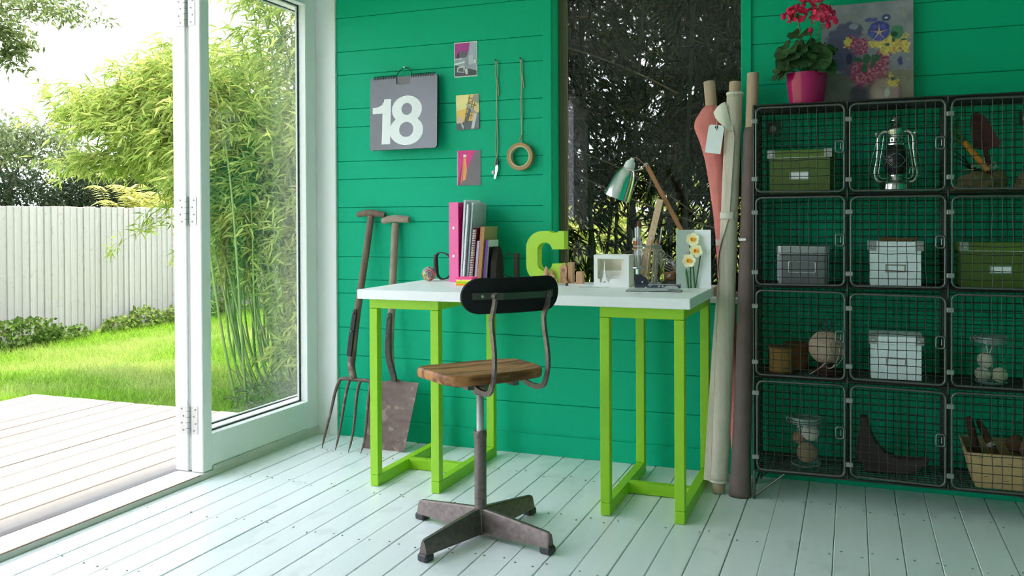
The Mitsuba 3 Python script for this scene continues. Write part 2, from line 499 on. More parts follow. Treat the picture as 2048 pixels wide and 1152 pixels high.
def trestle(x0, x1, y0, y1, label):
    t = thing('trestle', label, 'trestle', 'lime green trestles under the desk')
    s = 0.0335
    H = 0.721
    for x in (x0, x1 - s):
        put(t, 'leg', box(x, x + s, y0, y0 + s, 0.0445, 0.682, 0.0016), SATIN, LIME)
        put(t, 'leg', box(x, x + s, y1 - s, y1, 0.0445, 0.682, 0.0016), SATIN, LIME)
        put(t, 'runner', box(x, x + s, y0, y1, 0.0015, 0.0435, 0.0018), SATIN, LIME)
        put(t, 'top_rail', box(x, x + s, y0 + s + 0.0005, y1 - s - 0.0005, 0.684, H, 0.0016), SATIN, LIME)
    put(t, 'top_rail', box(x0, x1, y0, y0 + s, 0.6835, H, 0.0016), SATIN, LIME)
    put(t, 'top_rail', box(x0, x1, y1 - s, y1, 0.6835, H, 0.0016), SATIN, LIME)
    put(t, 'cross_bar', box(x0 + s - 0.001, x1 - s + 0.001, -0.40, -0.366, 0.002, 0.0432, 0.0016), SATIN, LIME)
    for x in (x0 + s / 2, x1 - s / 2):
        put(t, 'screw', lathe([(0.0045, 0), (0.004, 0.0008), (0, 0.0009)], 10, (x + s / 2, y0 + s / 2, 0.075), (1, 0, 0)), METAL, (0.35, 0.5, 0.1))


trestle(0.555, 0.848, -0.652, -0.085, 'lime green trestle nearest the glazed door with garden tools behind')
trestle(1.471, 1.760, -0.668, -0.10, 'lime green trestle beside the fabric rolls')

c = thing('swivel_chair', 'vintage metal swivel chair with wooden seat and black backrest', 'chair')
CC = np.array([1.160, -0.988])
for a in (163.0, 254.0, 345.0, 73.0):
    d = np.array([math.cos(math.radians(a)), math.sin(math.radians(a)), 0])
    s = np.array([-d[1], d[0], 0])
    st = []
    for q, zb, zt, wb, wt in ((0.012, 0.012, 0.092, 0.038, 0.024), (0.14, 0.0165, 0.079, 0.036, 0.022), (0.262, 0.021, 0.0655, 0.034, 0.020), (0.272, 0.022, 0.061, 0.030, 0.014)):
        o = np.array([*CC, 0]) + d * q
        st.append([o + s * wb / 2 + [0, 0, zb], o + s * wt / 2 + [0, 0, zt - 0.005], o + s * (wt / 2 - 0.005) + [0, 0, zt], o - s * (wt / 2 - 0.005) + [0, 0, zt], o - s * wt / 2 + [0, 0, zt - 0.005], o - s * wb / 2 + [0, 0, zb]])
    st = np.array(st)
    v = st.reshape(-1, 3)
    f = []
    for i in range(3):
        for j in range(6):
            k = (j + 1) % 6
            f += [[i * 6 + j, (i + 1) * 6 + j, (i + 1) * 6 + k], [i * 6 + j, (i + 1) * 6 + k, i * 6 + k]]
    f += [[18, 18 + k + 1, 18 + k] if False else [18, 18 + k, 18 + k + 1] for k in range(1, 5)] + [[0, k + 1, k] for k in range(1, 5)]
    m = trimesh.Trimesh(v, np.array(f), process=False)
    m.fix_normals()
    l = put(c, 'leg', m, 'm_steel', smooth=35)
    o = np.array([*CC, 0]) + d * 0.262
    put(l, 'rubber_foot', frame(box(-0.022, 0.018, -0.019, 0.019, 0.0, 0.023, 0.005), o, d, s, (0, 0, 1)), SATIN, (0.03, 0.028, 0.03), 30)
put(c, 'hub', lathe([(0, 0.010), (0.026, 0.010), (0.027, 0.014), (0.0225, 0.06), (0.0205, 0.095), (0.0195, 0.10)], 28, (*CC, 0)), 'm_steel', smooth=40)
put(c, 'column', lathe([(0.0195, 0.085), (0.0195, 0.318), (0.0215, 0.319), (0.0215, 0.336), (0.0205, 0.339), (0.012, 0.339)], 28, (*CC, 0)), 'm_steel', smooth=40)
put(c, 'spindle', lathe([(0.0122, 0.335), (0.0122, 0.470), (0, 0.470)], 24, (*CC, 0)), METAL, lambda v: np.where(v[:, 2:] < 0.352, (0.55, 0.54, 0.52), (0.20, 0.175, 0.165)), 40)
seat = Polygon([(0.972, -1.066), (0.968, -1.035), (1.088, -0.882), (1.150, -0.818), (1.188, -0.797), (1.222, -0.793), (1.320, -0.872), (1.346, -0.912), (1.350, -0.945), (1.275, -1.075), (1.198, -1.160), (1.160, -1.178), (1.118, -1.172)]).buffer(-0.012).buffer(0.012, quad_segs=6)
rings = [(-0.010, 0.5125), (-0.002, 0.5155), (0.0, 0.521), (0.0, 0.538), (-0.0025, 0.5435), (-0.009, 0.5465), (-0.03, 0.5445), (-0.07, 0.5415)]
n = 96
v, f = [], []
for off, z in rings:
    q = seat.buffer(off) if off else seat
    ring = q.exterior
    pts = np.array([ring.interpolate((i + 0.5) / n, normalized=True).coords[0] for i in range(n)])
    if not ring.is_ccw:
        pts = pts[::-1]
    k = int(np.argmin(np.arctan2(pts[:, 1] + 0.97, pts[:, 0] - 1.16)))
    pts = np.roll(pts, -k, 0)
    v += [[*p, z] for p in pts]
for i in range(len(rings) - 1):
    for j in range(n):
        k = (j + 1) % n
        f += [[i * n + j, i * n + k, (i + 1) * n + k], [i * n + j, (i + 1) * n + k, (i + 1) * n + j]]
v += [[1.16, -0.97, 0.5405], [1.16, -0.97, 0.5125]]
m_ = len(rings) - 1
for j in range(n):
    k = (j + 1) % n
    f += [[m_ * n + j, m_ * n + k, len(v) - 2], [k, j, len(v) - 1]]
put(c, 'seat', trimesh.Trimesh(np.array(v), np.array(f), process=False), 'm_seat', smooth=35, label='worn brown wooden seat')
B, R = np.array([0.77, -0.64, 0.0]), np.array([0.64, 0.77, 0.0])
bar = rect(0.0075, 0.024)
for pts in ([(1.035, -0.925, 0.502), (1.06, -0.945, 0.500), (1.15, -1.02, 0.488), (1.190, -1.054, 0.4785), (1.213, -1.0735, 0.4775), (1.2345, -1.0915, 0.483), (1.248, -1.1030, 0.498), (1.2555, -1.1090, 0.520), (1.264, -1.1160, 0.575), (1.2605, -1.1130, 0.632), (1.2515, -1.1052, 0.690), (1.2510, -1.1048, 0.715), (1.2600, -1.1125, 0.745), (1.2680, -1.1190, 0.776), (1.2690, -1.1200, 0.795)],
            [(1.14, -0.75, 0.502), (1.17, -0.775, 0.500), (1.255, -0.845, 0.487), (1.285, -0.869, 0.4785), (1.310, -0.8895, 0.4765), (1.338, -0.9130, 0.480), (1.358, -0.9300, 0.492), (1.368, -0.9380, 0.512), (1.3771, -0.9453, 0.548), (1.3764, -0.9448, 0.595), (1.3680, -0.9378, 0.640), (1.3590, -0.9303, 0.690), (1.3605, -0.9315, 0.720), (1.3750, -0.9435, 0.747), (1.3800, -0.9480, 0.776), (1.3800, -0.9480, 0.788)]):
    p = spline(pts, 46)
    sec = rect(0.0165, 0.0085)
    put(c, 'back_support', sweep(p, sec, hint=np.cross(R, (0, 0, 1))), 'm_steel')
for q in (-0.085, 0.075):
    o = np.array([1.16, -0.97, 0.0]) + R * q
    put(c, 'seat_bracket', beam(o - B * 0.10 + [0, 0, 0.500], o + B * 0.09 + [0, 0, 0.500], 0.022, 0.020), 'm_steel')
put(c, 'mounting_plate', cat([beam(np.array([1.16, -0.97, 0.493]) - R * 0.11, np.array([1.16, -0.97, 0.493]) + R * 0.11, 0.05, 0.008), lathe([(0.022, 0.458), (0.030, 0.484), (0.030, 0.492)], 20, (*CC, 0))]), 'm_steel')
# backrest: a bent stadium of black board
prof = sbox(-0.119, -0.0005, 0.119, 0.0005).buffer(0.0555, quad_segs=16)
vv, ff = trimesh.creation.triangulate_polygon(prof.segmentize(0.012), engine='earcut')
nx = 40
st = []
for sgn, yy in ((1, 0.0), (-1, 0.011)):
    pass
ex = extr(prof.segmentize(0.008), 0.011)
ex = ex.subdivide_to_size(0.02) if hasattr(ex, 'subdivide_to_size') else ex
v = np.asarray(ex.vertices)
s_, h_, d_ = v[:, 0], v[:, 1], v[:, 2]
cen = np.array([1.292, -1.012, 0.7835])
pos = cen + s_[:, None] * R + h_[:, None] * (np.array([0, 0, 1.0]) + 0.10 * B) + (d_ - 1.15 * s_ ** 2)[:, None] * B
m = trimesh.Trimesh(pos, ex.faces, process=False)
m.fix_normals()
put(c, 'backrest', m, MATTE, (0.011, 0.012, 0.013), 40, label='black stadium-shaped backrest')
P = lambda s, h, d: cen + s * R + np.array([0, 0, h]) + (d - 1.15 * s * s) * B
rail = [P(-0.145, 0, 0.014), P(-0.115, 0, 0.014), P(-0.088, 0, 0.014), P(-0.080, 0, 0.017), P(-0.074, 0, 0.030), P(-0.060, 0, 0.037), P(0.0, 0, 0.034), P(0.09, 0, 0.041), P(0.106, 0, 0.036), P(0.111, 0, 0.020), P(0.118, 0, 0.016), P(0.142, 0, 0.016)]
put(c, 'back_rail', sweep(rail, rect(0.0055, 0.021)), METAL, (0.10, 0.092, 0.08), 20)
for s in (-0.115, 0.129):
    put(c, 'bolt', lathe([(0.0055, 0), (0.005, 0.0025), (0.002, 0.004), (0, 0.004)], 12, P(s, 0, 0.017), B), METAL, (0.45, 0.44, 0.42), 40)
for p in ((1.2700, -1.1205, 0.786), (1.3815, -0.9495, 0.780)):
    put(c, 'pivot', lathe([(0, -0.014), (0.0085, -0.014), (0.0095, -0.012), (0.0095, 0.006), (0.008, 0.008), (0, 0.008)], 16, p, B), 'm_steel', smooth=40)

# ================================================================== garden tools against the wall
f_ = thing('garden_fork', 'old four-tine garden fork with dark T-handle leaning on the green wall', 'garden fork')
sh = spline([(0.199, -0.028, 1.040), (0.181, -0.052, 0.84), (0.158, -0.079, 0.617), (0.1475, -0.098, 0.47), (0.1460, -0.108, 0.40)], 24)
put(f_, 'shaft', tube(sh, np.interp(np.arange(24), [0, 23], [0.0155, 0.0165]), 12), 'm_shaft', smooth=40)
hd = spline([(0.128, -0.030, 1.044), (0.165, -0.028, 1.052), (0.199, -0.026, 1.053), (0.238, -0.024, 1.049), (0.270, -0.022, 1.043)], 16)
put(f_, 'handle', tube(hd, np.interp(np.arange(16), [0, 1, 8, 14, 15], [0.010, 0.0135, 0.0165, 0.0135, 0.0125]), 12), 'm_shaft', smooth=40)
sk = spline([(0.1455, -0.107, 0.42), (0.144, -0.113, 0.385), (0.148, -0.122, 0.345), (0.157, -0.126, 0.315), (0.163, -0.128, 0.295)], 14)
put(f_, 'socket', tube(sk, np.interp(np.arange(14), [0, 13], [0.0185, 0.0155]), 12), 'm_rust', smooth=40)
strap = spline([(0.1555, -0.100, 0.612), (0.150, -0.109, 0.545), (0.143, -0.119, 0.465), (0.139, -0.126, 0.40)], 14)
st = put(f_, 'strap', sweep(strap, rrect(0.024, 0.010, 0.004, 3), hint=(0, -1, 0), scale=np.interp(np.arange(14), [0, 1, 13], [0.5, 1, 1.15])), METAL, (0.035, 0.033, 0.034), 30)
for p in ((0.153, -0.112, 0.595), (0.146, -0.121, 0.512)):
    put(st, 'rivet', lathe([(0.006, 0), (0.0055, 0.002), (0.003, 0.0035), (0, 0.004)], 10, p, (0, -1, 0)), METAL, (0.12, 0.11, 0.11), 40)
put(f_, 'crossbar', tube(spline([(0.087, -0.130, 0.288), (0.105, -0.131, 0.2955), (0.163, -0.1315, 0.2945), (0.225, -0.131, 0.2945), (0.258, -0.130, 0.289)], 16), 0.0085, 8), 'm_rust', smooth=40)
for x0, x1, yt in ((0.088, 0.0695, -0.246), (0.142, 0.1435, -0.2555), (0.198, 0.2155, -0.264), (0.258, 0.2795, -0.2665)):
    tp = spline([(x0 + 0.006 * (x0 < 0.1) - 0.004 * (x0 > 0.25), -0.1305, 0.291), (x0 - 0.004, -0.138, 0.268), (x0 - 0.007 + 0.3 * (x1 - x0), -0.166, 0.19), (x1 + 0.2 * (x0 - x1) - 0.002, -0.215, 0.075), (x1, yt, 0.001)], 18)
    put(f_, 'tine', tube(tp, np.interp(np.arange(18), [0, 4, 15, 17], [0.0075, 0.0072, 0.0048, 0.0015]), 8), 'm_rust', smooth=40)

s_ = thing('garden_spade', 'rusty flat-bladed spade with pale T-handle leaning on the green wall', 'garden spade')
sh = spline([(0.3265, -0.026, 1.005), (0.3262, -0.045, 0.82), (0.3270, -0.070, 0.595), (0.3310, -0.085, 0.46), (0.3420, -0.096, 0.395), (0.3545, -0.105, 0.350)], 28)
put(s_, 'shaft', tube(sh, np.interp(np.arange(28), [0, 19, 27], [0.0165, 0.0165, 0.009]), 12), MATTE, lambda v: np.array([0.30, 0.235, 0.185]) * (0.62 + 0.75 * meshkit.fbm(v * [60, 60, 22], 4, 4))[:, None], 40)
hd = spline([(0.2615, -0.034, 1.012), (0.285, -0.032, 1.021), (0.327, -0.030, 1.026), (0.368, -0.028, 1.024), (0.396, -0.026, 1.0215)], 16)
put(s_, 'handle', tube(hd, np.interp(np.arange(16), [0, 1, 7, 14, 15], [0.0105, 0.0145, 0.0175, 0.0155, 0.014]), 12), MATTE, lambda v: np.array([0.34, 0.27, 0.215]) * (0.6 + 0.75 * meshkit.fbm(v * [50, 60, 60], 4, 8))[:, None], 40)
sk = spline([(0.3300, -0.091, 0.60), (0.3275, -0.095, 0.545), (0.3270, -0.101, 0.47), (0.3340, -0.109, 0.40), (0.3520, -0.116, 0.35), (0.3640, -0.119, 0.318), (0.3670, -0.120, 0.296)], 24)
st = put(s_, 'strap', sweep(sk, rrect(0.0275, 0.017, 0.006, 3), hint=(0, -1, 0), scale=np.interp(np.arange(24), [0, 1, 12, 23], [0.5, 0.85, 1.1, 0.95])), MATTE, lambda v: np.array([0.07, 0.06, 0.058]) * (0.5 + 1.2 * meshkit.fbm(v * 70, 4, 2))[:, None], 30)
for z, y in ((0.583, -0.102), (0.497, -0.109)):
    put(st, 'rivet', lathe([(0.006, 0), (0.0055, 0.002), (0.003, 0.0035), (0, 0.004)], 10, (0.3285, y, z), (0, -1, 0)), METAL, (0.12, 0.11, 0.11), 40)
# blade: a slightly dished grid
nu, nv = 34, 42
U, V = np.meshgrid(np.linspace(0, 1, nu), np.linspace(0, 1, nv), indexing='ij')
xl, xr = 0.2434 + (0.2360 - 0.2434) * V, 0.4850 + (0.4465 - 0.4850) * V
X = xl + (xr - xl) * U
Yc = -0.110 - 0.068 * V + 0.010 * (1 - np.minimum(1, ((U - 0.5) / 0.5) ** 2)) * (1 - 0.5 * V)
Z = (0.2865 + 0.010 * U) * (1 - V) + 0.0012
Z = Z + 0.012 * np.exp(-((U - 0.5) / 0.13) ** 2) * np.exp(-V * 14)
g1 = np.stack([X, Yc - 0.0014, Z], -1).reshape(-1, 3)
g2 = np.stack([X, Yc + 0.0014, Z], -1).reshape(-1, 3)
ii = np.arange((nu - 1) * nv).reshape(nu - 1, nv)[:, :-1].ravel()
fa = np.vstack([np.stack([ii, ii + 1, ii + nv + 1], 1), np.stack([ii, ii + nv + 1, ii + nv], 1)])
edge = [i * nv for i in range(nu)] + [(nu - 1) * nv + j for j in range(1, nv)] + [i * nv + nv - 1 for i in range(nu - 2, -1, -1)] + [j for j in range(nv - 2, 0, -1)]
e2 = edge[1:] + edge[:1]
K = nu * nv
fe = np.array([[a, a + K, b + K] for a, b in zip(edge, e2)] + [[a, b + K, b] for a, b in zip(edge, e2)])
m = trimesh.Trimesh(np.vstack([g1, g2]), np.vstack([fa, fa[:, ::-1] + K, fe]), process=False)
m.fix_normals()
put(s_, 'blade', m, 'm_rust', smooth=35, label='rusty flat steel blade')

# ================================================================== things hung on the wall
cw, ch = 0.342, 0.334
c = thing('wall_calendar', 'grey perpetual calendar showing a large white 18 on the green wall', 'calendar')
tilt = unit((0.012, -0.05, -1.0))
up_ = -tilt
ux = unit((1, 0.0, 0.010))
nz = np.cross(ux, up_)          # out of the wall
org = np.array([0.214, -0.046, 1.338])
AX = dict(ux=ux, uy=up_, uz=nz)
body = sbox(0, 0, cw, ch).buffer(-0.014).buffer(0.014, quad_segs=5)
notch = sbox(0.135, 0.297, 0.207, ch + 0.02).buffer(-0.008).buffer(0.008, quad_segs=4)
put(c, 'backing_sheets', frame(extr(body, 0.010), org - nz * 0.0, **AX), MATTE, (0.035, 0.036, 0.042))
put(c, 'front_sheet', frame(extr(body.difference(notch), 0.004), org + nz * 0.0105, **AX), SHEET, label='dark grey front sheet with a hanging notch')
put(c, 'notch_sheet', frame(flat(sbox(0.137, 0.299, 0.205, 0.333)), org + nz * 0.0104, **AX), SATIN, (0.17, 0.15, 0.16))
one = Polygon([(0.014, 0.196), (0.014, 0.168), (0.065, 0.168), (0.062, 0.026), (0.106, 0.026), (0.109, 0.233), (0.074, 0.233), (0.071, 0.221), (0.063, 0.208), (0.048, 0.2), (0.032, 0.197)])
e1, e2_ = affinity.scale(Point(0.190, 0.180).buffer(1, 24), 0.076, 0.063), affinity.scale(Point(0.188, 0.085).buffer(1, 24), 0.085, 0.067)
i1, i2 = affinity.scale(Point(0.190, 0.182).buffer(1, 24), 0.027, 0.027), affinity.scale(Point(0.188, 0.089).buffer(1, 24), 0.036, 0.034)
put(c, 'numeral', frame(extr(one, 0.0005), org + nz * 0.0146, **AX), MATTE, (0.86, 0.86, 0.88), label='white numeral 1')
put(c, 'numeral', frame(extr(e1.union(e2_).difference(i1).difference(i2), 0.0005), org + nz * 0.0146, **AX), MATTE, (0.86, 0.86, 0.88), label='white numeral 8')
coil = []
for x in list(np.linspace(0.020, 0.128, 14)) + list(np.linspace(0.214, 0.325, 14)):
    a = np.linspace(0, 2 * np.pi, 11)[:-1]
    o = org + ux * x + up_ * (ch - 0.002) + nz * 0.008
    coil.append(tube([o + up_ * 0.0095 * math.sin(q) + nz * 0.0095 * math.cos(q) for q in a], 0.0013, 5, closed=True))
put(c, 'binding_rings', cat(coil), METAL, (0.02, 0.02, 0.022), True, kind='stuff')
a = np.linspace(0.0, math.pi, 16)
put(c, 'hanger', tube([org + ux * (0.171 - 0.038 * math.cos(q)) + up_ * (ch + 0.002 + 0.042 * math.sin(q)) + nz * (0.008 - 0.018 * math.sin(q)) for q in a], 0.0021, 6), SATIN, (0.01, 0.09, 0.05), True)
solo('nail', 'small steel nail holding the calendar', 'nail', cat([tube([(0.3785, 0.005, 1.714), (0.3785, -0.030, 1.7165)], 0.0018, 7), lathe([(0, 0), (0.0048, 0), (0.0048, 0.0016), (0, 0.002)], 9, (0.3785, -0.030, 1.7165), (0, -1, 0))]), METAL, (0.5, 0.48, 0.45), True)

# three postcards, art side out
def postcard(x, z, label, w=0.112, h=0.156, rot=0.0):
    t = thing('postcard', label, 'postcard', 'postcards in a column on the green wall')
    r = math.radians(rot)
    ux, uy = np.array([math.cos(r), 0, math.sin(r)]), np.array([-math.sin(r), 0, math.cos(r)])
    o = np.array([x, -0.0022, z])
    put(t, 'card', frame(extr(sbox(0, 0, w, h), 0.0009), o, ux, uy, (0, -1, 0)), MATTE, (0.72, 0.70, 0.66))
    return t, o + np.array([0, -0.0010, 0]), ux, uy, w, h


t, o, ux, uy, w, h = postcard(0.617, 1.657, 'postcard with magenta sky and grey angular machine, topmost of three', rot=0.4)
P_ = Print()
S = lambda pts: Polygon([(a * w, b * h) for a, b in pts])
P_.add(S([(.03, .03), (.97, .03), (.97, .97), (.03, .97)]), (0.34, 0.35, 0.42))
P_.add(S([(.03, .55), (.60, .62), (.68, .97), (.03, .97)]), srgb(178, 52, 140))
P_.add(S([(.66, .60), (.97, .5), (.97, .97), (.70, .97)]), (0.42, 0.44, 0.52))
P_.add(S([(.03, .03), (.97, .03), (.97, .16), (.03, .36)]), (0.055, 0.06, 0.075))
P_.add(S([(.22, .56), (.55, .54), (.56, .73), (.28, .75)]), (0.11, 0.12, 0.14))
P_.add(S([(.10, .55), (.22, .54), (.22, .74), (.14, .66)]), (0.03, 0.03, 0.035))
P_.add(S([(.03, .35), (.58, .42), (.58, .46), (.03, .40)]), (0.78, 0.78, 0.80))
P_.add(S([(.03, .50), (.36, .50), (.36, .55), (.03, .53)]), (0.50, 0.51, 0.52))
P_.add(S([(.12, .15), (.45, .12), (.47, .30), (.38, .34), (.14, .28)]), (0.55, 0.55, 0.55))
P_.add(S([(.16, .17), (.42, .14), (.40, .27), (.20, .26)]), (0.10, 0.10, 0.11))
P_.add(S([(.46, .30), (.60, .28), (.60, .60), (.48, .56)]), (0.30, 0.31, 0.33))
P_.add(S([(.50, .08), (.60, .06), (.58, .25), (.47, .22)]), (0.62, 0.62, 0.62))
P_.add(S([(.64, .34), (.84, .34), (.84, .62), (.64, .60)]), (0.50, 0.53, 0.60))
P_.add(S([(.86, .36), (.95, .36), (.95, .48), (.86, .48)]), (0.70, 0.70, 0.70))
m, cc_ = P_.build(o, ux=ux, uy=uy, uz=(0, -1, 0))
put(t, 'print', m, SATIN, cc_)

t, o, ux, uy, w, h = postcard(0.6265, 1.421, 'postcard with yellow sky and steel lattice, middle of three', rot=1.0)
P_ = Print()
P_.add(S([(.0, .0), (1, .0), (1, 1), (.0, 1)]), srgb(236, 190, 92))
P_.add(S([(.0, .55), (.45, .6), (.55, 1), (.0, 1)]), srgb(246, 226, 150))
P_.add(S([(.55, .45), (1, .5), (1, 1), (.6, 1)]), srgb(226, 196, 130))
P_.add(S([(.0, .0), (1, .0), (1, .22), (.55, .25), (.0, .19)]), (0.10, 0.10, 0.12))
P_.add(S([(.02, .19), (.28, .19), (.28, .28), (.24, .36), (.17, .43), (.10, .36), (.04, .28)]), srgb(225, 190, 170))
for (a, b), (c1, d1_) in (((.35, .2), (.62, .98)), ((.50, .22), (.80, .98)), ((.62, .3), (.90, .95)), ((.40, .45), (.72, .38)), ((.46, .6), (.80, .52)), ((.52, .75), (.88, .68)), ((.40, .45), (.80, .52)), ((.46, .6), (.88, .68)), ((.56, .9), (.92, .86)), ((.52, .75), (.92, .86))):
    P_.add(LineString([(a * w, b * h), (c1 * w, d1_ * h)]).buffer(0.0016), srgb(120, 96, 62))
P_.add(S([(.36, .2), (.44, .2), (.70, .62), (.60, .66)]), (0.09, 0.09, 0.11))
P_.add(S([(.44, .72), (.52, .75), (.92, .42), (.80, .44)]), (0.33, 0.36, 0.38))
P_.add(S([(.64, .02), (.78, .02), (.92, .44), (.80, .44)]), (0.55, 0.57, 0.56))
P_.add(S([(.80, .02), (1, .02), (1, .50), (.92, .44)]), (0.16, 0.16, 0.18))
P_.add(S([(.70, .86), (.98, .72), (.98, .98), (.80, .98)]), (0.30, 0.28, 0.24))
P_.add(S([(.22, .16), (.26, .18), (.34, .08), (.30, .01)]), (0.60, 0.60, 0.60))
m, cc_ = P_.build(o, ux=ux, uy=uy, uz=(0, -1, 0))
put(t, 'print', m, SATIN, cc_)

t, o, ux, uy, w, h = postcard(0.6285, 1.1735, 'magenta and grey postcard with orange clothes peg, lowest of three', w=0.114, rot=-0.3)
P_ = Print()
P_.add(S([(.02, .0), (1, .0), (1, 1), (.02, 1)]), srgb(112, 102, 108))
P_.add(S([(.02, .0), (.12, .0), (.78, 1), (.02, 1)]), srgb(222, 30, 130))
P_.add(S([(.02, .0), (.14, .02), (.24, .60), (.20, .60)]), srgb(140, 14, 84))
P_.add(S([(.13, .02), (.20, .10), (.36, .82), (.27, .82)]), srgb(214, 122, 66))
P_.add(S([(.24, .12), (.36, .16), (.42, .42), (.37, .82), (.31, .80)]), srgb(236, 148, 90))
P_.add(S([(.26, .82), (.40, .82), (.40, .87), (.28, .89)]), srgb(245, 225, 215))
m, cc_ = P_.build(o, ux=ux, uy=uy, uz=(0, -1, 0))
put(t, 'print', m, SATIN, cc_)

# twine loops, snips and a roll of tape
TW = (0.40, 0.35, 0.24)


def wall_nail(x, z, label):
    solo('nail', label, 'nail', cat([tube([(x, 0.006, z - 0.002), (x, -0.022, z + 0.003)], 0.0016, 7), lathe([(0, 0), (0.0042, 0), (0.0042, 0.0014), (0, 0.002)], 8, (x, -0.022, z + 0.003), (0, -1, 0))]), METAL, (0.05, 0.05, 0.05), True)


wall_nail(0.8249, 1.716, 'dark nail from which the snips hang')
wall_nail(0.9401, 1.7155, 'dark nail from which the tape roll hangs')


def twine(name, label, pts_list, r=0.0021):
    t = thing(name, label, 'twine')
    for p in pts_list:
        q = spline(p, 28)
        q[:, 1] = np.minimum(q[:, 1], -0.0065)
        put(t, 'strand', tube(q, r, 6), MATTE, TW, True)


twine('twine_loop', 'pale twine hanging the small snips from a nail', [
    [(0.8235, -0.014, 1.719), (0.8195, -0.010, 1.69), (0.8225, -0.007, 1.62), (0.8225, -0.006, 1.45), (0.8205, -0.006, 1.295), (0.8215, -0.010, 1.288)],
    [(0.8265, -0.014, 1.719), (0.8300, -0.010, 1.69), (0.8255, -0.007, 1.62), (0.8250, -0.006, 1.45), (0.8235, -0.006, 1.295), (0.8225, -0.010, 1.288)],
    [(0.8245, -0.009, 1.645), (0.8300, -0.008, 1.61), (0.8325, -0.007, 1.58), (0.8310, -0.006, 1.565)],
    [(0.8225, -0.010, 1.292), (0.8150, -0.008, 1.272), (0.8085, -0.006, 1.252)]])
twine('twine_loop', 'pale twine hanging the roll of tape from a nail', [
    [(0.9390, -0.014, 1.719), (0.9375, -0.010, 1.69), (0.9400, -0.007, 1.62), (0.9395, -0.006, 1.45), (0.9385, -0.010, 1.36), (0.9340, -0.028, 1.345), (0.9350, -0.018, 1.332)],
    [(0.9415, -0.014, 1.719), (0.9440, -0.010, 1.69), (0.9425, -0.007, 1.62), (0.9425, -0.006, 1.45), (0.9415, -0.012, 1.36), (0.9460, -0.028, 1.345), (0.9450, -0.018, 1.332)],
    [(0.9435, -0.008, 1.655), (0.9480, -0.007, 1.62), (0.9510, -0.006, 1.588)],
    [(0.9400, -0.012, 1.385), (0.9340, -0.012, 1.372), (0.9300, -0.010, 1.362)]])
r = thing('tape_roll', 'roll of brown parcel tape hanging from twine', 'tape roll')
put(r, 'tape', lathe([(0.0465, -0.014), (0.0595, -0.014), (0.0600, -0.0132), (0.0600, 0.0132), (0.0595, 0.014), (0.0465, 0.014)], 56, (0.9392, -0.020, 1.2925), (0, -1, 0)), SATIN, (0.38, 0.215, 0.075), 40)
put(r, 'core', lathe([(0.0415, -0.0138), (0.0466, -0.0142), (0.0466, 0.0142), (0.0415, 0.0138), (0.0415, -0.0138)], 56, (0.9392, -0.020, 1.2925), (0, -1, 0)), MATTE, (0.56, 0.45, 0.30), 40, label='pale cardboard core')
s = thing('thread_snips', 'small silver thread snips hanging on twine', 'snips')
put(s, 'blade', frame(extr(Polygon([(0, 0), (0.010, 0.004), (0.017, 0.040), (0.014, 0.060), (0.008, 0.058), (0.004, 0.03)]), 0.003), (0.8100, -0.010, 1.2000), **XZ), METAL, (0.72, 0.72, 0.72))
put(s, 'blade', frame(extr(Polygon([(0.002, 0), (0.008, 0.002), (0.020, 0.046), (0.018, 0.064), (0.012, 0.06), (0.006, 0.03)]), 0.003), (0.8120, -0.0135, 1.1975), **XZ), METAL, (0.80, 0.80, 0.80))
put(s, 'grip', frame(extr(Polygon([(0, 0), (0.008, 0.002), (0.010, 0.020), (0.008, 0.034), (0.004, 0.034), (0.0, 0.02)]).buffer(0.001), 0.006), (0.8225, -0.0085, 1.2550), **XZ), SATIN, (0.02, 0.022, 0.026))
put(s, 'spring_wheel', lathe([(0.0, -0.004), (0.0085, -0.004), (0.0085, 0.004), (0.003, 0.005), (0, 0.005)], 14, (0.8085, -0.012, 1.227), (0, -1, 0)), METAL, (0.35, 0.35, 0.35), 40)
# ================================================================== on the desk
ZT = 0.7572
rng = np.random.default_rng(5)

# rubber band ball
rb = thing('rubber_band_ball', 'ball of multicoloured rubber bands at the left end of the desk', 'rubber band ball')
bc = np.array([0.586, -0.205, ZT + 0.0315])
put(rb, 'core', sphere(bc, 0.0285, 3), MATTE, (0.22, 0.16, 0.14), True)
cols = [srgb(*q) for q in ((226, 196, 150), (70, 130, 190), (210, 80, 90), (110, 170, 80), (235, 215, 90), (60, 90, 120), (230, 150, 170), (245, 235, 215), (150, 90, 130), (60, 160, 160))]
for i in range(46):
    n_ = unit(rng.normal(size=3))
    a, b, _ = basis(n_)
    q = np.linspace(0, 2 * np.pi, 29)[:-1]
    o = n_ * rng.uniform(-0.010, 0.010)
    R_ = math.sqrt(0.0293 ** 2 - o @ o) + rng.uniform(0, 0.0012)
    pts = bc + o + R_ * (np.cos(q)[:, None] * a + np.sin(q)[:, None] * b)
    put(rb, 'rubber_band', sweep(pts, rect(0.0009, 0.0024) if i % 2 else rect(0.0013, 0.0018), hint=n_, closed=True), SATIN, cols[i % 10])

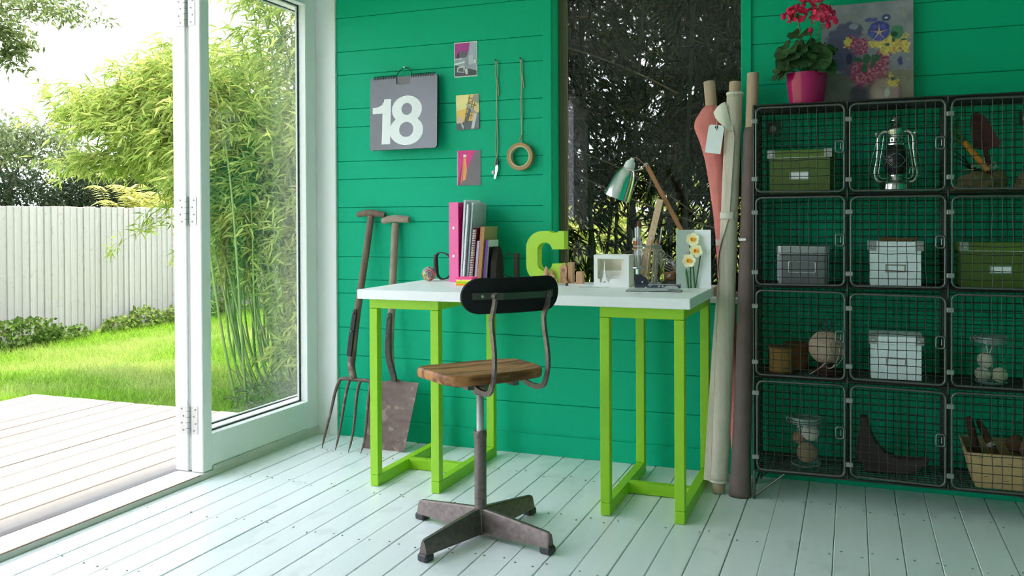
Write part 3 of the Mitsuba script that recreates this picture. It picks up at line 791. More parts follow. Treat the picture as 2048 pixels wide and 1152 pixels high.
# flat irons that serve as bookends
IRON = (0.022, 0.021, 0.02)
fi = thing('flat_iron', 'antique black flat iron standing on end, bookend left of the pink binder', 'flat iron', 'flat irons used as bookends')
strap = spline([(0.690, -0.115, 0.838), (0.641, -0.118, 0.862), (0.608, -0.118, 0.8765), (0.588, -0.118, 0.8735), (0.5785, -0.118, 0.858), (0.5755, -0.118, 0.832), (0.5780, -0.118, 0.806), (0.5830, -0.118, 0.783), (0.5920, -0.118, 0.7675), (0.6115, -0.118, 0.7605), (0.641, -0.116, 0.774), (0.690, -0.114, 0.792)], 46)
put(fi, 'strap', sweep(strap, rect(0.021, 0.0042), hint=(0, 0, 1)), SATIN, IRON, 30)
put(fi, 'handle', tube([(0.5765, -0.118, 0.868), (0.5752, -0.118, 0.845), (0.5765, -0.118, 0.815), (0.5805, -0.118, 0.790)], [0.0085, 0.0105, 0.0105, 0.0085], 12), SATIN, (0.03, 0.027, 0.025), 40)
sole = Polygon([(-0.038, 0), (0.038, 0), (0.040, 0.03), (0.034, 0.085), (0.018, 0.128), (0.006, 0.146), (-0.006, 0.146), (-0.018, 0.128), (-0.034, 0.085), (-0.040, 0.03)])
put(fi, 'sole', frame(extr(sole, 0.010), (0.680, -0.118, ZT), (0, 1, 0), (0, 0, 1), (1, 0, 0)), SATIN, IRON)
fi = thing('flat_iron', 'antique flat iron with round handle standing on end right of the books', 'flat iron', 'flat irons used as bookends')
sole = affinity.scale(sole, 1.12, 1.02, origin=(0, 0)).buffer(-0.004).buffer(0.004)
sole2 = extr(sole, 0.026)
put(fi, 'sole', frame(sole2, (0.8665, -0.150, ZT), (0, 1, 0), (0, 0, 1), (1, 0, 0)), MATTE, lambda v: np.array([0.032, 0.026, 0.022]) * (0.6 + meshkit.fbm(v * 90, 3, 5))[:, None])
put(fi, 'handle', tube([(0.9545, -0.115, ZT), (0.9545, -0.115, 0.8765)], 0.0125, 18), MATTE, lambda v: np.array([0.055, 0.042, 0.036]) * (0.6 + 0.8 * meshkit.fbm(v * [40, 40, 150], 3, 6))[:, None], 40)
put(fi, 'strap', sweep(spline([(0.893, -0.140, 0.856), (0.910, -0.132, 0.868), (0.930, -0.121, 0.8745), (0.953, -0.115, 0.8745)], 14), rect(0.016, 0.0042)), SATIN, IRON, 30)
put(fi, 'strap', sweep(spline([(0.893, -0.140, 0.790), (0.910, -0.132, 0.783), (0.930, -0.121, 0.775), (0.950, -0.115, 0.768)], 14), rect(0.016, 0.0042)), SATIN, IRON, 30)


def upright(parent, name, x0, x1, y0, y1, z1, mat, col, lean=0.0, b=0.001, dz=0.0, kind=None, label=None):
    """A board between x0 and x1 that leans towards +x by lean metres at its top."""
    m = box(x0, x1, y0, y1, ZT + dz, z1, b)
    v = np.asarray(m.vertices).copy()
    v[:, 0] += lean * (v[:, 2] - ZT) / (z1 - ZT)
    return put(parent, name, trimesh.Trimesh(v, m.faces, process=False), mat, col, kind=kind, label=label)


# pink ring binder: spine towards the room
bd = thing('ring_binder', 'tall pink ring binder standing first in the row of files', 'ring binder')
PK, MG = srgb(246, 104, 168), srgb(226, 18, 118)
put(bd, 'spine', box(0.6935, 0.7365, -0.2290, -0.2262, ZT, 1.0935, 0.0008), SATIN, PK, label='lighter pink spine')
put(bd, 'cover', box(0.7335, 0.7362, -0.2262, -0.030, ZT, 1.0935, 0.0006), SATIN, MG)
put(bd, 'cover', box(0.6938, 0.6965, -0.2262, -0.030, ZT, 1.0935, 0.0006), SATIN, MG)
put(bd, 'papers', box(0.7000, 0.7300, -0.205, -0.040, ZT + 0.004, 1.075), MATTE, (0.75, 0.74, 0.72))
for z in (0.985, 0.8665):
    put(bd, 'rivet', lathe([(0.0062, 0), (0.0058, 0.0012), (0.003, 0.0022), (0, 0.0024)], 14, (0.7150, -0.2290, z), (0, -1, 0)), METAL, (0.85, 0.82, 0.82), 40)

# translucent wallets leaning on the binder
for i, (x0, y0, y1, z1, lean, label) in enumerate(((0.7385, -0.220, -0.050, 1.104, 0.020, 'clear plastic document wallet leaning against the pink binder'),
                                                 (0.7490, -0.222, -0.060, 1.088, 0.024, 'frosted document wallet, second from the pink binder'),
                                                 (0.7610, -0.205, -0.065, 1.0935, 0.027, 'frosted document wallet with an elastic loop, furthest from the binder'))):
    w = thing('document_wallet', label, 'document wallet', 'plastic document wallets in the row of files')
    upright(w, 'sheet', x0, x0 + 0.0011, y0, y1, z1, 'm_wallet', None, lean, 0)
    upright(w, 'sheet', x0 + 0.0085, x0 + 0.0096, y0 + 0.004, y1, z1 - 0.006, 'm_wallet', None, lean, 0)
    if i < 2:
        upright(w, 'paper', x0 + 0.003, x0 + 0.0070, y0 + 0.007, y1, z1 - 0.022, MATTE, (0.80, 0.82, 0.83), lean * 0.95, 0.0005)
    upright(w, 'edge', x0 + 0.0012, x0 + 0.0084, y0 - 0.001, y0 + 0.0002, z1 - 0.003, SATIN, srgb(205, 208, 224) if i != 1 else srgb(228, 228, 236), lean, 0)
    if i == 2:
        put(w, 'elastic', tube(spline([(0.795, -0.200, 1.088), (0.803, -0.15, 1.096), (0.801, -0.10, 1.08), (0.797, -0.08, 1.04), (0.795, -0.075, 1.00)], 18), 0.0011, 5), MATTE, (0.62, 0.64, 0.64), True)

# spiral notebook
nb = thing('spiral_notebook', 'dark red spiral notebook with a pale comb spine among the books', 'notebook')
upright(nb, 'cover', 0.7745, 0.7768, -0.212, -0.055, 0.985, SATIN, srgb(120, 22, 48), 0.022)
upright(nb, 'pages', 0.7770, 0.7905, -0.208, -0.058, 0.980, MATTE, srgb(150, 60, 80), 0.022, 0.0005)
upright(nb, 'cover', 0.7907, 0.7930, -0.212, -0.055, 0.985, SATIN, srgb(112, 18, 42), 0.022)
rings = []
for z in np.linspace(ZT + 0.012, 0.976, 30):
    o = np.array([0.7838 + 0.022 * (z - ZT) / (0.985 - ZT), -0.213, z])
    a = np.linspace(0, 2 * np.pi, 11)[:-1]
    rings.append(sweep([o + [0.0078 * math.cos(q), 0.0062 * math.sin(q), 0] for q in a], rect(0.0009, 0.0040), hint=(0, 0, 1), closed=True))
put(nb, 'comb_binding', cat(rings), SATIN, (0.66, 0.60, 0.56), kind='stuff')

# books
def book(label, x0, t, y0, y1, z1, lean, spine, cover, pages=True):
    k = thing('book', label, 'book', 'books standing on the desk')
    upright(k, 'cover', x0, x0 + 0.0014, y0, y1, z1, SATIN, cover, lean, 0.0004)
    upright(k, 'cover', x0 + t - 0.0014, x0 + t, y0, y1, z1, SATIN, cover, lean, 0.0004)
    upright(k, 'spine', x0, x0 + t, y0 - 0.0014, y0 + 0.0002, z1, SATIN, spine, lean, 0.0005)
    upright(k, 'pages', x0 + 0.0016, x0 + t - 0.0016, y0 + 0.0006, y1 - 0.003, z1 - 0.003, MATTE, (0.68, 0.64, 0.56), lean, 0, 0.001)
    return k


book('slim lilac paperback between the red notebook and the brown book', 0.7975, 0.0110, -0.206, -0.080, 0.931, 0.0150, srgb(186, 176, 212), srgb(170, 160, 196))
k = book('brown cloth-bound book standing taller than its neighbours', 0.8120, 0.0200, -0.214, -0.070, 0.991, 0.0200, srgb(168, 112, 66), srgb(150, 138, 84))
upright(k, 'spine_band', 0.8128, 0.8136, -0.2161, -0.2150, 0.985, MATTE, srgb(122, 78, 42), 0.0200, 0)
upright(k, 'spine_band', 0.8300, 0.8310, -0.2161, -0.2150, 0.985, MATTE, srgb(196, 140, 90), 0.0200, 0)
k = book('slim purple-spined book with black and white cover beside the flat iron', 0.8358, 0.0125, -0.204, -0.092, 0.934, 0.0150, srgb(112, 46, 150), srgb(215, 222, 212))
m = frame(flat(sbox(0.012, 0.006, 0.108, 0.148)), (0.8488, -0.204, ZT), (0, 1, 0), (0.0848, 0, 1), (1, 0, -0.0848))
put(k, 'cover_print', m, SATIN, (0.03, 0.022, 0.035))
tx = meshkit.text_mesh('London', 0.0075, 0.0003)
put(k, 'cover_text', frame(tx, np.array([0.8483, -0.178, ZT + 0.158]) + [0.0118, 0, 0], (0, 1, 0), (0.0735, 0, 1), (1, 0, -0.0735)), MATTE, (0.32, 0.34, 0.33)) if False else None

# sticky notes: a cube of coloured pads
sn = thing('sticky_notes', 'stack of pink, yellow, green and orange sticky notes in front of the binder', 'sticky notes')
z = ZT
for dz, col in ((0.0068, srgb(255, 140, 30)), (0.0022, srgb(250, 225, 60)), (0.0060, srgb(170, 208, 20)), (0.0062, srgb(250, 226, 90)), (0.0030, srgb(255, 235, 190)), (0.0085, srgb(255, 90, 150))):
    q = rng.normal(0, 0.0006, 2)
    put(sn, 'pad', rotz(box(0.803 + q[0], 0.870 + q[0], -0.398 + q[1], -0.330 + q[1], z, z + dz - 0.0003), 3, (0.803, -0.398, 0)), MATTE, col)
    z += dz

# letter C
ol = sbox(0.072, 0.072, 0.40, 0.142).buffer(0.072, quad_segs=20).intersection(sbox(-0.01, -0.01, 0.166, 0.23))
ol = ol.difference(sbox(0.082, 0.0805, 0.0825, 0.1345).buffer(0.032, quad_segs=14)).difference(sbox(0.105, 0.079, 0.2, 0.1385))
ol = ol.difference(affinity.scale(Point(0.122, 0.2225).buffer(1, 24), 0.0255, 0.016)).difference(affinity.scale(Point(0.122, -0.0085).buffer(1, 24), 0.0255, 0.016))
m = frame(extr(ol, 0.056), (1.007, -0.084, ZT), (1, 0, 0), (0, 0, 1), (0, -1, 0))
solo('letter_c', 'lime green free-standing letter C at the back of the desk', 'letter', m, SATIN, (0.42, 0.68, 0.035), label=None) if False else solo('letter', 'lime green free-standing letter C at the back of the desk', 'letter', m, SATIN, (0.42, 0.68, 0.035))

# wooden city blocks
WD = lambda s=1.0: (lambda v: np.array([0.56, 0.33, 0.195]) * s * (0.82 + 0.36 * meshkit.fbm(v * [300, 300, 30], 3, 9))[:, None])


def wblock(label, m, s=1.0, parts=(), smooth=False):
    k = thing('wooden_block', label, 'wooden block', 'wooden city blocks on the desk')
    put(k, 'body', m, MATTE, WD(s), smooth)
    for nme, mm, q in parts:
        put(k, nme, mm, MATTE, WD(q), 40 if nme == 'clock_face' else False)
    return k


wblock('wooden bullet-shaped tower block beside the letter C', lathe([(0.0085, 0), (0.0108, 0.015), (0.0112, 0.032), (0.0095, 0.050), (0.0065, 0.0615), (0.003, 0.068), (0, 0.0695)], 20, (1.1035, -0.162, ZT)), 1.05, smooth=40)
wblock('small stubby wooden block just behind the bullet-shaped one', box(1.117, 1.131, -0.160, -0.146, ZT, 0.807, 0.001), 1.08)
ar = Polygon([(0, 0), (0.0, 0.012), (0.008, 0.022), (0.008, 0.036), (0.016, 0.036), (0.016, 0.022), (0.028, 0.015), (0.028, 0), (0.021, 0), (0.014, 0.009), (0.007, 0)])
wblock('low wooden block with cut-out arch partly behind the chair', frame(extr(ar, 0.012), (1.132, -0.180, ZT), **XZ), 0.95)
bb = cat([box(1.1585, 1.1865, -0.148, -0.120, ZT, 0.800, 0.0006), box(1.1565, 1.1885, -0.150, -0.118, 0.800, 0.8215, 0.0008)])
roof = trimesh.Trimesh(np.array([[1.1565, -0.150, 0.8215], [1.1885, -0.150, 0.8215], [1.1885, -0.118, 0.8215], [1.1565, -0.118, 0.8215], [1.1725, -0.134, 0.8425]]), np.array([[0, 1, 4], [1, 2, 4], [2, 3, 4], [3, 0, 4], [0, 2, 1], [0, 3, 2]]), process=False)
wblock('wooden clock tower block with pointed roof', bb, 1.0, (('roof', roof, 0.95), ('clock_face', lathe([(0.0080, 0), (0.0080, 0.0012), (0.0062, 0.0012), (0.0062, 0.0002), (0, 0.0002)], 20, (1.1725, -0.1500, 0.8110), (0, -1, 0)), 0.62)))
ts = Polygon([(0, 0), (0, 0.010), (0.004, 0.010), (0.004, 0.018), (0.008, 0.018), (0.008, 0.026), (0.016, 0.026), (0.016, 0.018), (0.020, 0.018), (0.020, 0.010), (0.024, 0.010), (0.024, 0)])
wblock('low stepped wooden block in front of the clock tower', frame(extr(ts, 0.010), (1.172, -0.158, ZT), **XZ), 0.98)
wblock('tallest plain wooden block, right of the clock tower', box(1.1935, 1.2135, -0.150, -0.120, ZT, 0.8435, 0.0008), 0.86)
wblock('short square wooden block near the white paper box', box(1.2320, 1.2590, -0.165, -0.135, ZT, 0.8065, 0.0008), 0.92)

# binder clip and scissors lying on the desk
bc_ = thing('binder_clip', 'small binder clip with wire handles lying before the wooden blocks', 'binder clip')
tri = Polygon([(-0.0055, 0), (0.0055, 0), (0.0015, 0.011), (-0.0015, 0.011)])
put(bc_, 'jaw', frame(extr(tri, 0.024), (1.222, -0.262, ZT), (0.9, 0.43, 0), (0, 0, 1), (0.43, -0.9, 0)), SATIN, (0.02, 0.02, 0.022))
for s in (0, 1):
    put(bc_, 'wire_handle', tube(spline([(1.215, -0.275 + 0.01 * s, ZT + 0.003), (1.195, -0.295 + 0.01 * s, ZT + 0.003), (1.176, -0.297 + 0.01 * s, ZT + 0.003), (1.172, -0.285 + 0.01 * s, ZT + 0.003), (1.190, -0.270 + 0.008 * s, ZT + 0.003), (1.215, -0.265 + 0.008 * s, ZT + 0.003)], 24), 0.0012, 6), METAL, (0.62, 0.63, 0.64), True)
pc = solo('paper_label', 'small white printed label lying beside the binder clip', 'label', rotz(box(1.166, 1.208, -0.262, -0.232, ZT, ZT + 0.0012), 12, (1.18, -0.25, 0)), MATTE, (0.75, 0.76, 0.76))
sc_ = thing('scissors', 'slim grey scissors lying open before the white paper box', 'scissors')
for ang, nm in ((14, 0), (-20, 1)):
    b_ = Polygon([(-0.062, -0.0025), (0.0, -0.004), (0.055, -0.0008), (0.058, 0.0006), (0.0, 0.004), (-0.062, 0.0025)])
    put(sc_, 'blade', frame(rotz(extr(b_, 0.0018), ang), (1.352, -0.318, ZT + 0.0019 * nm), (1, 0, 0), (0, 1, 0), (0, 0, 1)), METAL, (0.40, 0.43, 0.40))

# white paper box with a cut-paper skyline
pb = thing('paper_box', 'white box frame with a cut-paper city scene holding a tower', 'paper box')
x0, x1, y0, y1, z1 = 1.3425, 1.4815, -0.288, -0.205, 0.8815
PW = (0.86, 0.85, 0.83)
fr = sbox(0, 0, 0.139, 0.1243).difference(sbox(0.0150, 0.031, 0.122, 0.1085)).difference(Polygon([(0.026, 0.0165), (0.060, 0.0165), (0.066, 0.0315), (0.022, 0.0315)]))
tower = Polygon([(0.0290, 0.0155), (0.0345, 0.030), (0.0385, 0.048), (0.0405, 0.070), (0.0418, 0.103), (0.0434, 0.103), (0.0447, 0.070), (0.0467, 0.048), (0.0507, 0.030), (0.0562, 0.0155), (0.0512, 0.0155), (0.0490, 0.0205), (0.0440, 0.0235), (0.0400, 0.0225), (0.0365, 0.0175), (0.0352, 0.0155)])
put(pb, 'front', frame(extr(fr, 0.0012), (x0, y0 + 0.0012, ZT), **XZ), MATTE, PW)
put(pb, 'tower', frame(extr(tower, 0.0010), (x0, y0 - 0.0001, ZT), **XZ), MATTE, PW)
put(pb, 'side', box(x0, x0 + 0.0012, y0 + 0.0014, y1, ZT, z1), MATTE, PW)
put(pb, 'side', box(x1 - 0.0012, x1, y0 + 0.0014, y1, ZT, z1), MATTE, (0.80, 0.76, 0.71))
put(pb, 'back', box(x0 + 0.0013, x1 - 0.0013, y1 - 0.0012, y1, ZT, z1), MATTE, (0.86, 0.79, 0.64))
put(pb, 'top_edge', cat([box(x0, x1, y0 + 0.0013, y0 + 0.010, z1 - 0.001, z1), box(x0, x1, y1 - 0.010, y1 - 0.0013, z1 - 0.001, z1)]), MATTE, PW)
mid = Polygon([(0.002, 0.002), (0.137, 0.002), (0.137, 0.085), (0.118, 0.085), (0.118, 0.099), (0.100, 0.099), (0.100, 0.062), (0.002, 0.060)])
win = union_all([sbox(a, b, a + 0.0035, b + 0.0045) for b in (0.044, 0.053) for a in np.arange(0.056, 0.098, 0.0075)])
put(pb, 'middle_layer', frame(extr(mid.difference(win), 0.0010), (x0, y0 + 0.040, ZT), **XZ), MATTE, (0.86, 0.83, 0.77))
bridge = Polygon([(0.002, 0.002), (0.137, 0.002), (0.137, 0.050), (0.112, 0.044), (0.090, 0.040), (0.060, 0.035), (0.002, 0.033)]).difference(union_all([affinity.scale(Point(a, 0.034).buffer(1), 0.0045, 0.0035) for a in (0.068, 0.080, 0.092)]))
put(pb, 'near_layer', frame(extr(bridge, 0.0010), (x0, y0 + 0.018, ZT), **XZ), MATTE, PW)

# stapler
st = thing('stapler', 'vintage black and chrome plunger stapler on its glass-grey base', 'stapler')
A, Bv = unit((1, 0.10, 0)), unit((-0.10, 1, 0))
so = np.array([1.514, -0.470, ZT])
put(st, 'base', frame(box(0, 0.197, 0, 0.062, 0.001, 0.0055, 0.002), so, A, Bv, (0, 0, 1)), METAL, (0.50, 0.53, 0.53))
put(st, 'rubber_edge', frame(box(-0.001, 0.198, -0.001, 0.063, 0.0, 0.0022, 0.0008), so, A, Bv, (0, 0, 1)), MATTE, (0.02, 0.02, 0.02))
so2 = so + Bv * 0.026
prof = Polygon([(0.030, 0.012), (0.030, 0.062), (0.050, 0.062), (0.058, 0.055), (0.070, 0.049), (0.077, 0.040), (0.079, 0.030), (0.083, 0.026), (0.083, 0.019), (0.078, 0.016), (0.078, 0.012)])
put(st, 'body', frame(extr(prof.buffer(-0.001).buffer(0.001), 0.016), so2 + Bv * 0.008, A, (0, 0, 1), -Bv), SATIN, (0.012, 0.016, 0.032))
put(st, 'magazine', frame(box(0.030, 0.194, -0.008, 0.008, 0.013, 0.025, 0.0012), so2, A, Bv, (0, 0, 1)), SATIN, (0.05, 0.06, 0.085))
put(st, 'rail', cat([frame(box(0.028, 0.190, -0.010, 0.010, 0.0105, 0.0135, 0.001), so2, A, Bv, (0, 0, 1)), frame(box(0.078, 0.196, -0.0092, 0.0092, 0.0235, 0.0268, 0.001), so2, A, Bv, (0, 0, 1))]), METAL, (0.42, 0.44, 0.45))
put(st, 'nose_plate', frame(extr(Polygon([(0.132, 0.010), (0.188, 0.010), (0.186, 0.018), (0.176, 0.022), (0.148, 0.022), (0.136, 0.017)]), 0.0012), so2 - Bv * 0.0092, A, (0, 0, 1), -Bv), METAL, (0.46, 0.47, 0.47))
put(st, 'foot', frame(box(0.024, 0.150, -0.011, 0.011, 0.0055, 0.0105, 0.0016), so2, A, Bv, (0, 0, 1)), METAL, (0.60, 0.62, 0.62))
pc0 = so2 + A * 0.0415
put(st, 'plunger_neck', lathe([(0.0085, 0.060), (0.0085, 0.082), (0, 0.082)], 20, pc0), METAL, (0.55, 0.56, 0.57), 40)
put(st, 'plunger_knob', lathe([(0.008, 0.079), (0.019, 0.082), (0.0215, 0.0845), (0.0212, 0.087), (0.017, 0.0905), (0.009, 0.0925), (0, 0.093)], 28, pc0), CHROME, (0.62, 0.63, 0.63), 40)
for a_, z_ in ((0.058, 0.034), (0.0705, 0.014), (0.118, 0.0185), (0.131, 0.0185), (0.160, 0.016)):
    put(st, 'rivet', lathe([(0.0035, 0), (0.0032, 0.0012), (0, 0.0016)], 10, so2 + A * a_ - Bv * 0.0092 + np.array([0, 0, z_]), -Bv), METAL, (0.62, 0.63, 0.63), 40)
put(st, 'spring', lathe([(0.0030, -0.003), (0.0058, -0.003), (0.0058, 0.003), (0.0030, 0.003), (0.0030, -0.003)], 16, so2 + A * 0.086 - Bv * 0.009 + np.array([0, 0, 0.0235]), -Bv), METAL, (0.42, 0.43, 0.44), 40)

# clip-top jar full of pencils, brushes and a ruler
JC = np.array([1.5205, -0.142, ZT])
j = thing('glass_jar', 'open glass clip-top jar holding pencils, brushes and a ruler', 'jar')
put(j, 'glass', lathe([(0, 0.004), (0.050, 0.004), (0.0575, 0.010), (0.0590, 0.022), (0.0590, 0.118), (0.0575, 0.128), (0.0540, 0.135), (0.0540, 0.140), (0.0565, 0.142), (0.0565, 0.148), (0.0540, 0.150), (0.0540, 0.155)], 40, JC), PANE, smooth=40)
put(j, 'rim', lathe([(0.0520, 0.152), (0.0560, 0.152), (0.0568, 0.155), (0.0555, 0.158), (0.0525, 0.158), (0.0520, 0.152)], 40, JC), GLOSS, (0.24, 0.27, 0.26), 40)
put(j, 'base_ring', lathe([(0.040, 0.0), (0.055, 0.0), (0.0585, 0.004), (0.0570, 0.009), (0.045, 0.0075), (0.040, 0.0)], 40, JC), GLOSS, (0.26, 0.29, 0.28), 40)
put(j, 'wire_clip', cat([tube([JC + [0.0575 * math.cos(q), 0.0575 * math.sin(q), 0.1415] for q in np.linspace(0, 2 * np.pi, 41)[:-1]], 0.0014, 6, closed=True),
    tube(spline([JC + [-0.030, -0.052, 0.142], JC + [-0.036, -0.060, 0.120], JC + [-0.030, -0.062, 0.096], JC + [-0.020, -0.062, 0.090], JC + [-0.012, -0.061, 0.098], JC + [-0.018, -0.056, 0.142]], 20), 0.0013, 6),
    tube(spline([JC + [0.057, 0.0, 0.142], JC + [0.066, 0.0, 0.135], JC + [0.070, 0.004, 0.125], JC + [0.062, 0.008, 0.120]], 10), 0.0014, 6)]), METAL, (0.60, 0.62, 0.62), True)
put(j, 'lid', lathe([(0, -0.003), (0.040, -0.003), (0.050, -0.001), (0.054, 0.003), (0.050, 0.006), (0.042, 0.008), (0.034, 0.012), (0, 0.012)], 36, JC + [0.0775, -0.002, 0.091], unit((0.74, -0.35, 0.80))), PANE, smooth=40)
put(j, 'lid_ring', cat([lathe([(r_ - 0.0022, h_), (r_, h_ + 0.0015), (r_ + 0.0022, h_), (r_, h_ - 0.0015), (r_ - 0.0022, h_)], 40, JC + [0.0775, -0.002, 0.091], unit((0.74, -0.35, 0.80))) for r_, h_ in ((0.053, 0.003), (0.043, 0.008), (0.033, 0.012))]), GLOSS, (0.25, 0.26, 0.25), 40, label='glass lid rings')


def stick(name, label, catg, p, q, r, parts, group=None, flatw=None):
    """A pencil-like thing from p (bottom) to q; parts are (name, from, to, radius factor or list, colour, material)."""
    k = thing(name, label, catg, group)
    p, q = np.asarray(p, float), np.asarray(q, float)
    for nme, a, b, rr, col, mat in parts:
        rr = np.array(rr if np.iterable(rr) else [rr, rr]) * r
        pts = [p + (q - p) * (a + (b - a) * i / (len(rr) - 1)) for i in range(len(rr))]
        put(k, nme, tube(pts, rr, 8), mat, col, 50)
    return k


Z0 = 0.0105
# ruler
ra, rb_ = JC + [-0.020, -0.040, Z0], np.array([1.5725, -0.1355, 1.0965])
rd = unit(rb_ - ra)
rx = unit(np.cross((0, -1, 0), rd) * -1)
rx = unit(np.array([1.0, 0, 0]) - rd * rd[0])
rz = np.cross(rx, rd)
L = np.linalg.norm(rb_ - ra)
ru = thing('ruler', 'pale wooden ruler standing in the glass jar', 'ruler')
put(ru, 'stock', frame(box(-0.0130, 0.0130, 0, L, -0.0012, 0.0012, 0.0006), ra, rx, rd, rz), MATTE, lambda v: np.array([0.66, 0.46, 0.30]) * (0.85 + 0.3 * meshkit.fbm(v * [200, 200, 40], 3, 1))[:, None])
ticks = [sbox(-0.0128 if s < 0 else 0.0128 - l, y, -0.0128 + l if s < 0 else 0.0128, y + 0.0005) for y0_ in np.arange(0.008, L - 0.004, 0.0254 / 4) for s, l, y in ((1, 0.004 if int(round((y0_ - 0.008) / 0.00635)) % 4 else 0.0105, y0_), (-1, 0.003, y0_ + 0.001))]
tm = flat(union_all(ticks))
nums = []
for i in range(1, 12):
    y = 0.008 + 0.0254 * i
    if y < L - 0.01:
        nm = meshkit.text_mesh(str(12 - i), 0.0062, 0.0002)
        nm.apply_translation([-0.0025, y + 0.003, 0.0])
        nums.append(nm)
put(ru, 'markings', frame(cat([tm] + nums), ra + rz * 0.00135, rx, rd, rz), MATTE, (0.12, 0.06, 0.035), kind='stuff')

PG = 'pencils and brushes in the glass jar'
stick('make_up_brush', 'wide brown brush behind the white pens in the jar', 'brush', JC + [-0.030, 0.020, Z0], (1.4835, -0.118, 1.012), 0.0045,
      [('handle', 0, 0.80, [0.7, 1, 0.9], (0.30, 0.22, 0.16), SATIN), ('ferrule', 0.80, 0.88, [1, 1.7], (0.5, 0.47, 0.43), METAL), ('bristles', 0.88, 1.0, [1.7, 2.2, 2.0, 1.2], srgb(112, 66, 52), MATTE)])
stick('pen', 'white pen with square end, taller of the two in the jar', 'pen', JC + [-0.026, -0.030, Z0], (1.4840, -0.148, 0.9900), 0.0044, [('barrel', 0, 1.0, 1, (0.74, 0.76, 0.78), SATIN), ('print_band', 0.62, 0.80, 1.03, (0.55, 0.58, 0.62), MATTE)])
stick('pen', 'white pen leaning just left of the taller white pen', 'pen', JC + [-0.034, -0.026, Z0], (1.4755, -0.150, 0.985), 0.0036, [('barrel', 0, 1.0, 1, (0.70, 0.73, 0.76), SATIN)])
stick('paint_brush', 'orange-handled brush with white tip, left of its pair', 'brush', JC + [-0.040, -0.012, Z0], (1.4725, -0.162, 0.945), 0.0030, [('handle', 0, 0.72, [0.7, 1], (0.62, 0.58, 0.55), SATIN), ('grip', 0.72, 0.93, [1.1, 1.25, 1.1], srgb(206, 104, 48), SATIN), ('tip', 0.93, 1.0, [1.15, 1.3, 1.1], (0.78, 0.76, 0.74), SATIN)])
stick('paint_brush', 'orange-handled brush with white tip, right of its pair', 'brush', JC + [-0.030, -0.040, Z0], (1.4805, -0.168, 0.944), 0.0030, [('handle', 0, 0.72, [0.7, 1], (0.62, 0.58, 0.55), SATIN), ('grip', 0.72, 0.93, [1.1, 1.25, 1.1], srgb(200, 98, 44), SATIN), ('tip', 0.93, 1.0, [1.15, 1.3, 1.1], (0.78, 0.76, 0.74), SATIN)])
stick('pen', 'thin glassy pen leaning to the right out of the jar', 'pen', JC + [0.022, 0.010, Z0], (1.5800, -0.142, 0.986), 0.0030, [('barrel', 0, 0.95, [0.8, 1], (0.52, 0.57, 0.60), GLOSS), ('cap', 0.95, 1.0, 1.15, (0.70, 0.74, 0.76), SATIN)])
for i, (a, b, q, colr, tipc, lb) in enumerate((
        (-0.012, -0.030, (1.5025, -0.165, 0.945), (0.42, 0.40, 0.36), (0.10, 0.09, 0.08), 'grey-green pencil beside the white pens'),
        (-0.022, -0.012, (1.4950, -0.150, 0.955), (0.50, 0.47, 0.42), (0.55, 0.5, 0.45), 'pale grey pencil between pens and ruler'),
        (0.012, -0.042, (1.5480, -0.182, 0.951), (0.60, 0.30, 0.15), (0.55, 0.58, 0.6), 'reddish pencil with metal end in front of the ruler'),
        (0.026, -0.036, (1.5560, -0.172, 0.937), (0.52, 0.46, 0.36), (0.05, 0.05, 0.05), 'natural wood pencil right of the ruler'),
        (0.034, -0.024, (1.5610, -0.165, 0.935), (0.58, 0.52, 0.40), (0.62, 0.55, 0.12), 'beige pencil with yellow end near the jar rim'),
        (0.036, -0.008, (1.5660, -0.150, 0.930), (0.48, 0.44, 0.38), (0.35, 0.10, 0.06), 'beige pencil with dark red end near the jar rim'),
        (0.002, -0.046, (1.5400, -0.190, 0.890), (0.62, 0.54, 0.42), (0.62, 0.54, 0.42), 'short wooden stick leaning low in the jar'))):
    stick('pencil', lb, 'pencil', JC + [a, b, Z0], q, 0.0037, [('shaft', 0, 0.93, 1, colr, MATTE), ('tip', 0.93, 1.0, [1, 0.85, 0.3], tipc, MATTE)], PG)

# folded daffodil card
dc = thing('daffodil_card', 'folded white greetings card with three pop-up daffodils', 'greetings card')
F0, LE, RE = np.array([1.7225, -0.2330, ZT]), np.array([1.6625, -0.2830, ZT]), np.array([1.7860, -0.2450, ZT])
hh = 0.2205
for e, cl in ((LE, (0.74, 0.77, 0.74)), (RE, (0.80, 0.81, 0.83))):
    d = unit(e - F0)
    ux = d if e is RE else -d
    n_ = np.cross(ux, (0, 0, 1))
    n_ = n_ if n_[1] < 0 else -n_
    L = np.linalg.norm(e - F0)
    o = F0 if e is RE else e
    put(dc, 'panel', frame(extr(sbox(0, 0, L, hh), 0.0009), o, ux, (0, 0, 1), n_), MATTE, (0.86, 0.87, 0.88))


